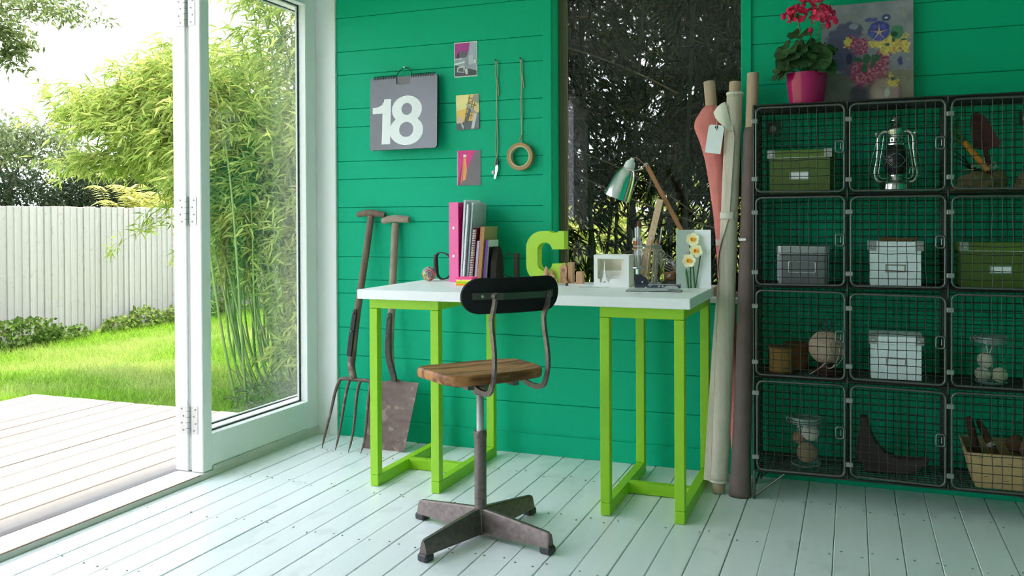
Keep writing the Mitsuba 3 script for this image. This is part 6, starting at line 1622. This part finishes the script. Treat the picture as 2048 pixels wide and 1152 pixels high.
# mushroom brown
nt_, nb_ = (1.9245, -0.090, 1.578), (1.8945, -0.283, 0.0)
k = thing('fabric_roll', 'mushroom brown fabric roll standing against the wire locker', 'fabric roll')
core(k, nt_, nb_, 1.25, 1.578)
r_br = lambda z, th: np.interp(z, [0.0, 0.06, 0.15, 0.5, 1.0, 1.345, 1.368], [0.0405, 0.0375, 0.034, 0.0315, 0.0305, 0.0295, 0.0245]) + 0.004 * (meshkit.fbm(np.stack([np.cos(th) * 1.4, np.sin(th) * 1.4, np.full_like(th, z * 3)], -1), 3, 9) - 0.5) + 0.0015 * math.exp(-((z - 1.338) / 0.006) ** 2)
BRN = lambda v: np.array([0.16, 0.112, 0.104]) * (0.85 + 0.3 * meshkit.fbm(v * 25, 3, 3))[:, None]
put(k, 'cloth', roll(nt_, nb_, 0.001, 1.368, r_br, 110, 44), MATTE, BRN, True)
c = axis_at(nt_, nb_, 0.94)
put(k, 'tape_end', beam(c + [-0.032, -0.022, 0.0], c + [-0.004, -0.036, 0.001], 0.009, 0.0012, hint=(0, 1, 0)), MATTE, (0.66, 0.64, 0.60))
# tag
k = thing('hanging_tag', 'blank white swing tag hanging in front of the pink roll', 'tag')
TGo = np.array([1.7510, -0.1610, 1.2755])
tux, tuy = unit((0.0590, -0.002, -0.0095)), unit((0.0155, 0.004, 0.108))
tz = np.cross(tux, tuy)
tg = Polygon([(0, 0), (0.060, 0), (0.060, 0.101), (0.053, 0.109), (0.007, 0.109), (0, 0.101)]).difference(Point(0.0305, 0.1005).buffer(0.0022))
put(k, 'card', frame(extr(tg, 0.0009), TGo, tux, tuy, tz), MATTE, (0.84, 0.85, 0.86))
put(k, 'eyelet', frame(extr(Point(0.0305, 0.1005).buffer(0.0062).difference(Point(0.0305, 0.1005).buffer(0.0022)), 0.0004), TGo + tz * 0.0010, tux, tuy, tz), MATTE, (0.035, 0.03, 0.025))
hp = TGo + tux * 0.0305 + tuy * 0.1005
put(k, 'string', tube(spline([hp + [0, -0.002, -0.012], hp + [0.0005, -0.003, 0.0], hp + [0.0008, 0.0, 0.014], hp + [0.001, 0.004, 0.034]], 12), 0.0016, 5), MATTE, (0.66, 0.58, 0.52), True)
# ================================================================== the garden
def leaf_mesh(base, d, nrm, L, w, fold=0.25):
    """Many lance-shaped leaves in one mesh: arrays of bases, directions, normals, lengths, widths."""
    d = d / (np.linalg.norm(d, axis=1, keepdims=True) + 1e-9)
    s = np.cross(d, nrm)
    s /= np.linalg.norm(s, axis=1, keepdims=True) + 1e-9
    n_ = np.cross(s, d)
    L, w = L[:, None], w[:, None]
    m = base + d * L * 0.42
    tip = base + d * L - n_ * L * 0.12
    v = np.stack([base, m + s * w / 2 + n_ * w * fold, tip, m - s * w / 2 + n_ * w * fold], 1).reshape(-1, 3)
    k = np.arange(len(base))[:, None] * 4
    f = np.stack([k + [0, 1, 2], k + [0, 2, 3]], 1).reshape(-1, 3)
    return trimesh.Trimesh(v, f, process=False)


def tint(n, a, b, g, per=4):
    t = g.random((n, 1)) ** 1.2
    c = (np.asarray(a) * (1 - t) + np.asarray(b) * t) * g.uniform(0.75, 1.2, (n, 1))
    return np.repeat(c, per, axis=0)


def scatter_leaves(key, name, pts, g, L, w, a, b, droop=0.5, mat=LEAF, dirs=None, kind='stuff', fold=0.25):
    n = len(pts)
    d = g.normal(size=(n, 3)) * [1, 1, 0.6] + np.array([0, 0, -droop])
    if dirs is not None:
        d = d * 0.55 + dirs
    m = leaf_mesh(pts, d, g.normal(size=(n, 3)) * 0.7 + [0, 0, 1], g.uniform(*L, n), g.uniform(*w, n), fold)
    return put(key, name, m, mat, tint(n, a, b, g), False, kind=kind)


def blob_points(g, c, rad, n, shell=0.45, clumps=0):
    u = g.normal(size=(n, 3))
    u /= np.linalg.norm(u, axis=1, keepdims=True)
    r = g.uniform(shell, 1, (n, 1)) ** 0.6
    p = u * r
    if clumps:
        k = g.integers(0, clumps, n)
        cc_ = g.normal(size=(clumps, 3))
        cc_ = cc_ / np.linalg.norm(cc_, axis=1, keepdims=True) * g.uniform(0.3, 0.95, (clumps, 1))
        p = cc_[k] + g.normal(size=(n, 3)) * 0.17
    return p * np.asarray(rad) + np.asarray(c)


def split_leaves(key, m, col, base, size, count, rest):
    """The leaves that show largest become parts of their own, the others one part."""
    q = size / np.linalg.norm(base - EYE, axis=1) * np.where(base[:, 0] < -0.2, 1.0, 0.2)
    near = np.argsort(-q)[:count]
    V_ = np.asarray(m.vertices).reshape(-1, 4, 3)
    C_ = col.reshape(-1, 4, 3)
    F_ = np.array([[0, 1, 2], [0, 2, 3]])
    for i in near:
        put(key, 'leaf', trimesh.Trimesh(V_[i], F_, process=False), LEAF, C_[i], False)
    far = np.setdiff1d(np.arange(len(V_)), near)
    v = V_[far].reshape(-1, 3)
    f = (np.arange(len(far))[:, None, None] * 4 + F_[None]).reshape(-1, 3)
    put(key, rest, trimesh.Trimesh(v, f, process=False), LEAF, C_[far].reshape(-1, 3), False, kind='stuff')


# grass blades where the lawn can be seen
g = np.random.default_rng(3)
n = 150000
q = g.random((n, 2))
px_, py_ = -6.0 + 6.2 * q[:, 0], -1.2 + 8.2 * q[:, 1] ** 1.1
keep = ~((px_ > -2.16) & (py_ < 0.17)) & ~((px_ > -0.9) & (py_ < 1.0))
px_, py_ = px_[keep], py_[keep]
n = len(px_)
hz = meshkit.fbm(np.stack([px_ * 2.2, py_ * 2.2, px_ * 0], 1), 3, 8)
base = np.stack([px_, py_, np.full(n, -0.262)], 1)
a = g.uniform(0, 2 * np.pi, n)
hgt = g.uniform(0.035, 0.085, n) * (0.5 + hz)
wd = g.uniform(0.0022, 0.0042, n)
lean = g.normal(0, 0.45, (n, 2)) * hgt[:, None]
s = np.stack([np.cos(a), np.sin(a), 0 * a], 1) * wd[:, None]
V_ = np.stack([base - s, base + s, base + np.column_stack([lean, hgt])], 1).reshape(-1, 3)
F_ = np.arange(3 * n).reshape(-1, 3)
dry = np.clip((meshkit.fbm(np.stack([px_ * 0.9 + 3, py_ * 0.9, px_ * 0], 1), 3, 4) - 0.52) * 6, 0, 1)[:, None]
c_ = np.array([0.24, 0.44, 0.045]) * g.uniform(0.55, 1.45, (n, 1)) * (1 - 0.55 * dry) + np.array([0.62, 0.62, 0.26]) * 0.55 * dry
solo('grass', 'bright green grass of the lawn beyond the deck', 'grass', trimesh.Trimesh(V_, F_, process=False), LEAF, np.repeat(c_, 3, axis=0), False, kind='stuff')

# fence of overlapping upright boards
fe = thing('garden_fence', 'pale weathered board fence at the end of the lawn', 'fence')
y = 0.2
while y < 9.5:
    w_ = g.uniform(0.074, 0.095)
    m = box(-0.006, 0.006, 0, w_ + 0.020, -0.235 + g.normal(0, 0.008), 1.182 + g.normal(0, 0.004), 0.002)
    m = rotz(m, 9.0 + g.normal(0, 1.2))
    m.apply_translation([-5.70 + g.normal(0, 0.0012), y, 0])
    put(fe, 'board', m, 'm_fence')
    y += w_
for z in (0.05, 0.95):
    put(fe, 'rail', box(-5.78, -5.74, 0.2, 9.5, z, z + 0.09), 'm_fence')


# ivy at the foot of the fence
def ivy(name, label, pts, seed, n, r=(0.035, 0.062), a=(0.055, 0.11, 0.025), b=(0.16, 0.26, 0.06)):
    g = np.random.default_rng(seed)
    k = thing(name, label, 'ivy')
    P_, D_ = [], []
    for c, rad, m in pts:
        p = blob_points(g, c, rad, int(m * 1.5), 0.5)
        p[:, 2] = np.maximum(p[:, 2], -0.24)
        P_.append(p)
    P_ = np.vstack(P_)
    n = len(P_)
    # broad leaves: two overlapping rhombs
    d = g.normal(size=(n, 3)) * [0.6, 1, 0.7] + [0.2, 0, -0.35]
    nr = g.normal(size=(n, 3)) * 0.5 + [1.0, -0.3, 0.5]
    L = g.uniform(*r, n)
    m1 = leaf_mesh(P_, d, nr, L, L * 0.95, 0.08)
    split_leaves(k, m1, tint(n, a, b, g), P_, L, 90, 'leaves')
    put(k, 'stems', cat([tube(spline([np.array(c) + [0, -rad[1], -rad[2] * 0.4], np.array(c) + [0.01, 0, rad[2] * 0.3], np.array(c) + [0, rad[1], -rad[2] * 0.3]], 8), 0.004, 5) for c, rad, m in pts]), MATTE, (0.10, 0.07, 0.04), True, kind='stuff')
    return k


ivy('ground_ivy', 'dark ivy clump at the fence foot, nearest the left edge', [((-5.45, 2.75, -0.10), (0.16, 0.55, 0.17), 420), ((-5.5, 3.3, -0.18), (0.12, 0.40, 0.10), 160)], 1, 0)
ivy('ground_ivy', 'low ivy spreading in the middle of the fence foot', [((-5.55, 4.15, -0.16), (0.10, 0.28, 0.10), 130), ((-5.55, 4.5, -0.12), (0.10, 0.22, 0.14), 130), ((-5.55, 4.95, -0.15), (0.10, 0.35, 0.11), 150)], 2, 0, a=(0.09, 0.16, 0.03), b=(0.26, 0.36, 0.10))
ivy('climbing_ivy', 'tall ivy climbing the far end of the fence behind the bamboo', [((-5.52, 5.75, 0.25), (0.14, 0.45, 0.55), 620), ((-5.5, 6.7, 0.45), (0.16, 0.85, 0.75), 1100), ((-5.5, 5.4, -0.12), (0.12, 0.35, 0.12), 160)], 3, 0, a=(0.08, 0.16, 0.03), b=(0.24, 0.38, 0.09))


def culm(key, pts, r0, r1, col, g):
    p = spline(pts, 40)
    s = np.r_[0, np.cumsum(np.linalg.norm(np.diff(p, axis=0), axis=1))]
    r = np.interp(s, [0, s[-1]], [r0, r1])
    put(key, 'culm', tube(p, r, 7), MATTE, lambda v: np.asarray(col) * g.uniform(0.85, 1.15), True)
    return p, s


def dress(g, p, s, t0, step, nb, blen, nl, L, w, pts, dirs, sticks, out=None, droop=0.25):
    """Branchlets with leaf sprays along a culm; pts and dirs collect the leaves, sticks the twigs."""
    for q in np.arange(t0 * s[-1], s[-1], step):
        o = np.array([np.interp(q, s, p[:, i]) for i in range(3)])
        for _ in range(nb):
            az = g.uniform(0, 2 * np.pi)
            d = np.array([math.cos(az), math.sin(az), g.uniform(-0.1, 0.7)])
            if out is not None:
                d = d * 0.8 + out
            d = unit(d)
            l = g.uniform(*blen)
            tip = o + d * l - [0, 0, droop * l]
            sticks.append((o, tip))
            for __ in range(nl):
                t = g.uniform(0.25, 1.0)
                c = o + (tip - o) * t + g.normal(0, 0.03, 3)
                for ___ in range(3):
                    pts.append(c + g.normal(0, 0.012, 3))
                    dirs.append(d * [1, 1, 0.3] * 0.8 + g.normal(0, 0.5, 3) + [0, 0, -0.35])


def twigs(key, sticks, col, r=0.0022):
    a = np.array([q[0] for q in sticks])
    b = np.array([q[1] for q in sticks])
    d = b - a
    u = np.cross(d, [0.3, 0.2, 1.0])
    u /= np.linalg.norm(u, axis=1, keepdims=True) + 1e-9
    w = np.cross(d, u)
    w /= np.linalg.norm(w, axis=1, keepdims=True) + 1e-9
    n = len(a)
    V_ = np.stack([a + u * r, a - u * r * 0.5 + w * r * 0.87, a - u * r * 0.5 - w * r * 0.87, b], 1).reshape(-1, 3)
    k = np.arange(n)[:, None] * 4
    F_ = np.stack([k + [0, 1, 3], k + [1, 2, 3], k + [2, 0, 3]], 1).reshape(-1, 3)
    put(key, 'twigs', trimesh.Trimesh(V_, F_, process=False), MATTE, col, False, kind='stuff')


# bamboo beside the deck
g = np.random.default_rng(17)
bam = thing('bamboo_clump', 'tall leafy green bamboo clump beyond the glazed door', 'bamboo')
pts, dirs, sticks = [], [], []
CG = (0.20, 0.29, 0.085)
for i in range(26):
    b0 = np.array([g.uniform(-1.75, -0.55), g.uniform(1.45, 2.3), -0.27])
    lx, ly = g.normal(-0.25, 0.16), g.normal(0.05, 0.15)
    p, s = culm(bam, [b0, b0 + [lx * 0.2, ly * 0.2, 1.0], b0 + [lx * 0.6, ly * 0.6, 2.1], b0 + [lx * 1.4, ly * 1.4, 3.4]], g.uniform(0.008, 0.013), 0.005, CG, g)
    dress(g, p, s, 0.10, 0.125, 2, (0.18, 0.45), 4, None, None, pts, dirs, sticks)
for b0, b1, b2, b3 in (((-1.55, 1.22, -0.27), (-1.72, 1.25, 0.30), (-2.05, 1.45, 1.20), (-2.60, 1.80, 2.05)), ((-1.50, 1.24, -0.27), (-1.60, 1.30, 0.40), (-1.85, 1.50, 1.40), (-2.30, 1.75, 2.35))):
    p, s = culm(bam, [b0, b1, b2, b3], 0.010, 0.005, CG, g)
    dress(g, p, s, 0.62, 0.10, 3, (0.2, 0.45), 5, None, None, pts, dirs, sticks)
for i in range(56):     # arching outwards over the lawn
    b0 = np.array([g.uniform(-1.9, -1.2), g.uniform(1.6, 2.3), -0.27])
    e = np.array([g.uniform(-4.0, -2.5), g.uniform(1.7, 2.8), 0])
    f_ = (e[0] + 4.0) / 1.5
    e[2] = g.uniform(1.35, 1.95) + (0.35 + 0.65 * f_) * g.uniform(0.0, 1.08)
    mid = (b0 + e) / 2
    p, s = culm(bam, [b0, b0 * 0.75 + e * 0.25 + [0, 0, 0.75], mid + [0, 0, 0.95], e * 0.85 + b0 * 0.15 + [0, 0, 0.30], e], 0.009, 0.003, CG, g)
    dress(g, p, s, 0.42, 0.085, 3, (0.15, 0.36), 4, None, None, pts, dirs, sticks, out=np.array([-0.35, 0, -0.05]), droop=0.35)
for e in ((-3.15, 2.3, 0.62), (-3.55, 2.5, 0.98), (-2.85, 2.2, 0.55), (-3.75, 2.3, 0.78), (-2.6, 2.1, 0.9), (-2.9, 2.3, 0.25)):     # thin sprays hanging before the fence
    b0 = np.array([-2.2, 2.0, e[2] + 0.35])
    p, s = culm(bam, [b0, (b0 + e) / 2 + [0, 0, 0.10], e], 0.004, 0.0015, (0.30, 0.30, 0.12), g)
    dress(g, p, s, 0.35, 0.13, 1, (0.08, 0.2), 3, None, None, pts, dirs, sticks)
pts, dirs = np.array(pts), np.array(dirs)
n = len(pts)
sz = g.uniform(0.07, 0.15, n)
split_leaves(bam, leaf_mesh(pts, dirs, g.normal(size=(n, 3)) * 0.6 + [0, 0, 1], sz, g.uniform(0.013, 0.022, n)), tint(n, (0.24, 0.36, 0.075), (0.62, 0.68, 0.22), g), pts, sz, 150, 'foliage')
twigs(bam, sticks, (0.30, 0.27, 0.10))
# low growth round its foot
g = np.random.default_rng(19)
lw = thing('low_shrub', 'grey-green straggly undergrowth at the foot of the bamboo', 'shrub')
scatter_leaves(lw, 'leaves', np.vstack([blob_points(g, (-1.15, 1.35, -0.16), (0.55, 0.35, 0.13), 900), blob_points(g, (-0.75, 1.6, -0.05), (0.35, 0.4, 0.25), 500)]), g, (0.04, 0.09), (0.006, 0.014), (0.10, 0.15, 0.06), (0.30, 0.34, 0.20), -0.1)
put(lw, 'stems', cat([tube(spline([(x, 1.45, -0.26), (x - 0.06, 1.35, -0.1), (x - 0.15, 1.25, 0.02)], 6), 0.003, 5) for x in (-1.5, -1.3, -1.1, -0.9, -0.7)]), MATTE, (0.32, 0.27, 0.17), True, kind='stuff')

# dark bamboo close behind the window
g = np.random.default_rng(23)
bh = thing('bamboo_hedge', 'dense dark bamboo pressing close behind the window', 'bamboo')
pts, dirs, sticks = [], [], []
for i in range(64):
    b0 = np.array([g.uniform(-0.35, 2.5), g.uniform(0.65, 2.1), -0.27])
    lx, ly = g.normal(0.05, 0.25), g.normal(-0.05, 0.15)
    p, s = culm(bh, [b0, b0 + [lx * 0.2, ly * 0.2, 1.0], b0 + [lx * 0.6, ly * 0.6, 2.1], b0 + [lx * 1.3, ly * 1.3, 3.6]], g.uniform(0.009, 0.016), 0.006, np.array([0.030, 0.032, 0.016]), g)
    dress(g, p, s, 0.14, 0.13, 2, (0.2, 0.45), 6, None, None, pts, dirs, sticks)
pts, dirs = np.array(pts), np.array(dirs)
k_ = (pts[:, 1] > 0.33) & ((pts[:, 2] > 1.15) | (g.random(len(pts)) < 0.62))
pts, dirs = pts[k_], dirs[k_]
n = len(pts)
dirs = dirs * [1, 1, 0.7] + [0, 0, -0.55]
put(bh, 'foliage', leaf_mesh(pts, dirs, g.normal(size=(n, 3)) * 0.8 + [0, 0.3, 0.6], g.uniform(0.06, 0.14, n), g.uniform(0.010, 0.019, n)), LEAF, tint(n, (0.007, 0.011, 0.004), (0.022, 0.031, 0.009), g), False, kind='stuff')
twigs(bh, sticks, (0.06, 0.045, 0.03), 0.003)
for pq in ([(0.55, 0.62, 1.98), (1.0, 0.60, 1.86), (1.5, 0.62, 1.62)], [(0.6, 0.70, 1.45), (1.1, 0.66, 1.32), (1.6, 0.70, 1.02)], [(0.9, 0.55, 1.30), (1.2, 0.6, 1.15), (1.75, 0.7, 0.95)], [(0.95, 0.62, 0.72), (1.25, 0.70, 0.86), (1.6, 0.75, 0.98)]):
    put(bh, 'branch', tube(spline(pq, 16), 0.0042, 6), MATTE, (0.12, 0.085, 0.05), True)

g = np.random.default_rng(29)
bt2 = thing('bamboo_thicket', 'second darker row of bamboo further behind the window', 'bamboo')
pts, dirs, sticks = [], [], []
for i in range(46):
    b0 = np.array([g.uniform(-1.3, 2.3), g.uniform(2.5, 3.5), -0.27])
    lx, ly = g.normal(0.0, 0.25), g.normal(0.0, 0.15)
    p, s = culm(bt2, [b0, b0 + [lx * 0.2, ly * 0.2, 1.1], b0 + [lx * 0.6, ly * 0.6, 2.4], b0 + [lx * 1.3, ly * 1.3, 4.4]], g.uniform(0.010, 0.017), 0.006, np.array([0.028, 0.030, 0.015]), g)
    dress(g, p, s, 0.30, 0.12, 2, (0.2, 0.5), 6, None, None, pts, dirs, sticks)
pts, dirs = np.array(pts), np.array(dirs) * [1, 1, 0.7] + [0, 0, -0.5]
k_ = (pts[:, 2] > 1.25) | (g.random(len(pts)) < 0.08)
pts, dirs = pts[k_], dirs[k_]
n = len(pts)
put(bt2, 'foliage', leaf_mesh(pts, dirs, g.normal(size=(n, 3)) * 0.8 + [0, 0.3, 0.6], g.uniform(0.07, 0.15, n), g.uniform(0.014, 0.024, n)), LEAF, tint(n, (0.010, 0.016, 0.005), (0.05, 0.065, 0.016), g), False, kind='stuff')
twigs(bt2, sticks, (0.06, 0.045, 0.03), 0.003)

# shrubs and trees further off
def tree(name, label, catg, trunk, blobs, seed, L, w, a, b, droop=0.5, shell=0.3, clumps=0, bark=(0.10, 0.075, 0.05), r0=0.07, group=None):
    g = np.random.default_rng(seed)
    k = thing(name, label, catg, group)
    t = np.array(trunk, float)
    put(k, 'trunk', tube(spline(t, 12), np.linspace(r0, r0 * 0.45, 12), 8), MATTE, bark, True)
    br = [tube(spline([t[-1] * 0.6 + t[0] * 0.4 + g.normal(0, 0.03, 3), (t[-1] + np.array(c)) / 2 + [0, 0, 0.05], c], 8), np.linspace(r0 * 0.4, 0.006, 8), 5) for c, rad, m in blobs]
    put(k, 'branches', cat(br), MATTE, bark, True, kind='stuff')
    P_ = np.vstack([blob_points(g, c, rad, m, shell, clumps) for c, rad, m in blobs])
    scatter_leaves(k, 'foliage', P_, g, L, w, a, b, droop)
    return k


tree('garden_tree', 'leafy tree hanging into the top left corner above the fence', 'tree', [(-8.6, 2.4, -0.3), (-8.5, 2.7, 1.6), (-8.2, 3.3, 3.2)],
     [((-7.9, 4.15, 3.75), (0.7, 0.55, 0.45), 1500), ((-7.7, 4.55, 3.30), (0.35, 0.28, 0.42), 600), ((-8.4, 3.7, 3.3), (0.6, 0.5, 0.5), 900), ((-8.3, 5.6, 4.0), (0.7, 0.7, 0.25), 500)], 41, (0.07, 0.13), (0.028, 0.05), (0.09, 0.13, 0.05), (0.25, 0.31, 0.12), clumps=26)
tree('garden_tree', 'pale grey-green tree standing behind the fence, middle left', 'tree', [(-8.6, 5.0, -0.3), (-8.5, 5.05, 0.9), (-8.4, 5.1, 1.7)],
     [((-8.5, 4.7, 2.05), (0.6, 0.8, 0.50), 1900), ((-8.3, 5.6, 2.0), (0.6, 0.7, 0.45), 1500), ((-8.6, 4.4, 2.5), (0.4, 0.5, 0.3), 500)], 42, (0.06, 0.11), (0.025, 0.045), (0.15, 0.20, 0.10), (0.36, 0.42, 0.22), clumps=30)
tree('dark_shrub', 'dark evergreen shrub just above the fence, leftmost', 'shrub', [(-7.4, 4.7, -0.3), (-7.4, 4.7, 0.4), (-7.4, 4.7, 1.0)],
     [((-7.4, 4.4, 1.25), (0.45, 0.65, 0.45), 3800), ((-7.3, 5.35, 1.32), (0.45, 0.55, 0.42), 3200)], 43, (0.05, 0.08), (0.02, 0.036), (0.020, 0.034, 0.020), (0.07, 0.10, 0.055))
tree('dark_shrub', 'dark conifer shrub behind the yellow fern, above the fence', 'shrub', [(-7.8, 6.6, -0.3), (-7.8, 6.6, 0.5), (-7.8, 6.6, 1.1)],
     [((-7.8, 6.3, 1.35), (0.5, 0.85, 0.52), 4200), ((-8.0, 7.6, 1.6), (0.6, 0.9, 0.7), 3600)], 44, (0.06, 0.10), (0.014, 0.026), (0.022, 0.040, 0.018), (0.08, 0.11, 0.035), 0.1)
tree('garden_tree', 'broad light green tree far behind the bamboo', 'tree', [(-7.5, 10.5, -0.3), (-7.5, 10.5, 1.2), (-7.4, 10.5, 2.2)],
     [((-7.6, 9.6, 2.0), (1.1, 1.3, 1.2), 2600), ((-6.6, 11.2, 1.6), (1.3, 1.4, 1.4), 2600), ((-8.6, 8.2, 1.5), (0.8, 0.9, 0.8), 1500), ((-5.0, 12.0, 1.2), (1.6, 1.0, 1.4), 2200)], 45, (0.10, 0.17), (0.04, 0.07), (0.14, 0.24, 0.05), (0.36, 0.44, 0.12))
g = np.random.default_rng(46)
fs = thing('fern_shrub', 'yellow-green fern-like shrub spilling over the fence top', 'shrub')
for i in range(38):
    o = np.array([g.uniform(-6.5, -6.1), g.uniform(4.75, 6.9), g.uniform(0.95, 1.15)])
    e = o + [g.uniform(0.1, 0.5), g.uniform(-0.75, 0.35), g.uniform(0.12, 0.42)]
    p = spline([o, (o + e) / 2 + [0, 0, 0.14], e], 16)
    fr_ = put(fs, 'frond', tube(p, np.linspace(0.005, 0.0015, 16), 5), MATTE, (0.36, 0.36, 0.10), True)
    dd = np.gradient(p, axis=0)
    P_, D_ = [], []
    for j in range(2, 16):
        sd = unit(np.cross(dd[j], [0, 0, 1.0]))
        for sg in (-1, 1):
            P_.append(p[j])
            D_.append(sd * sg + unit(dd[j]) * 0.5 + [0, 0, -0.3])
    P_, D_ = np.array(P_), np.array(D_)
    nn = len(P_)
    put(fr_, 'leaflets', leaf_mesh(P_, D_, np.tile([0, 0, 1.0], (nn, 1)), g.uniform(0.08, 0.15, nn), g.uniform(0.028, 0.042, nn), 0.1), LEAF, tint(nn, (0.50, 0.54, 0.14), (0.68, 0.66, 0.28), g), False)
# sunny hedge seen through the gaps of the dark bamboo
g = np.random.default_rng(47)
hd_ = thing('sunlit_hedge', 'bright yellow-green hedge glimpsed through the dark bamboo', 'hedge')
P_ = np.vstack([blob_points(g, (x, 5.6 + 0.2 * math.sin(x * 3), 0.55), (0.55, 0.40, 1.0 + 0.25 * math.sin(x * 2.1)), 1500, 0.5) for x in np.arange(-3.6, 2.4, 0.55)])
scatter_leaves(hd_, 'foliage', P_, g, (0.08, 0.14), (0.04, 0.07), (0.34, 0.42, 0.08), (0.70, 0.72, 0.26))
put(hd_, 'stems', cat([tube([(x, 5.6, -0.27), (x + 0.05, 5.6, 0.5)], 0.018, 6) for x in np.arange(-3.6, 2.4, 0.4)]), MATTE, (0.10, 0.08, 0.05), True, kind='stuff')
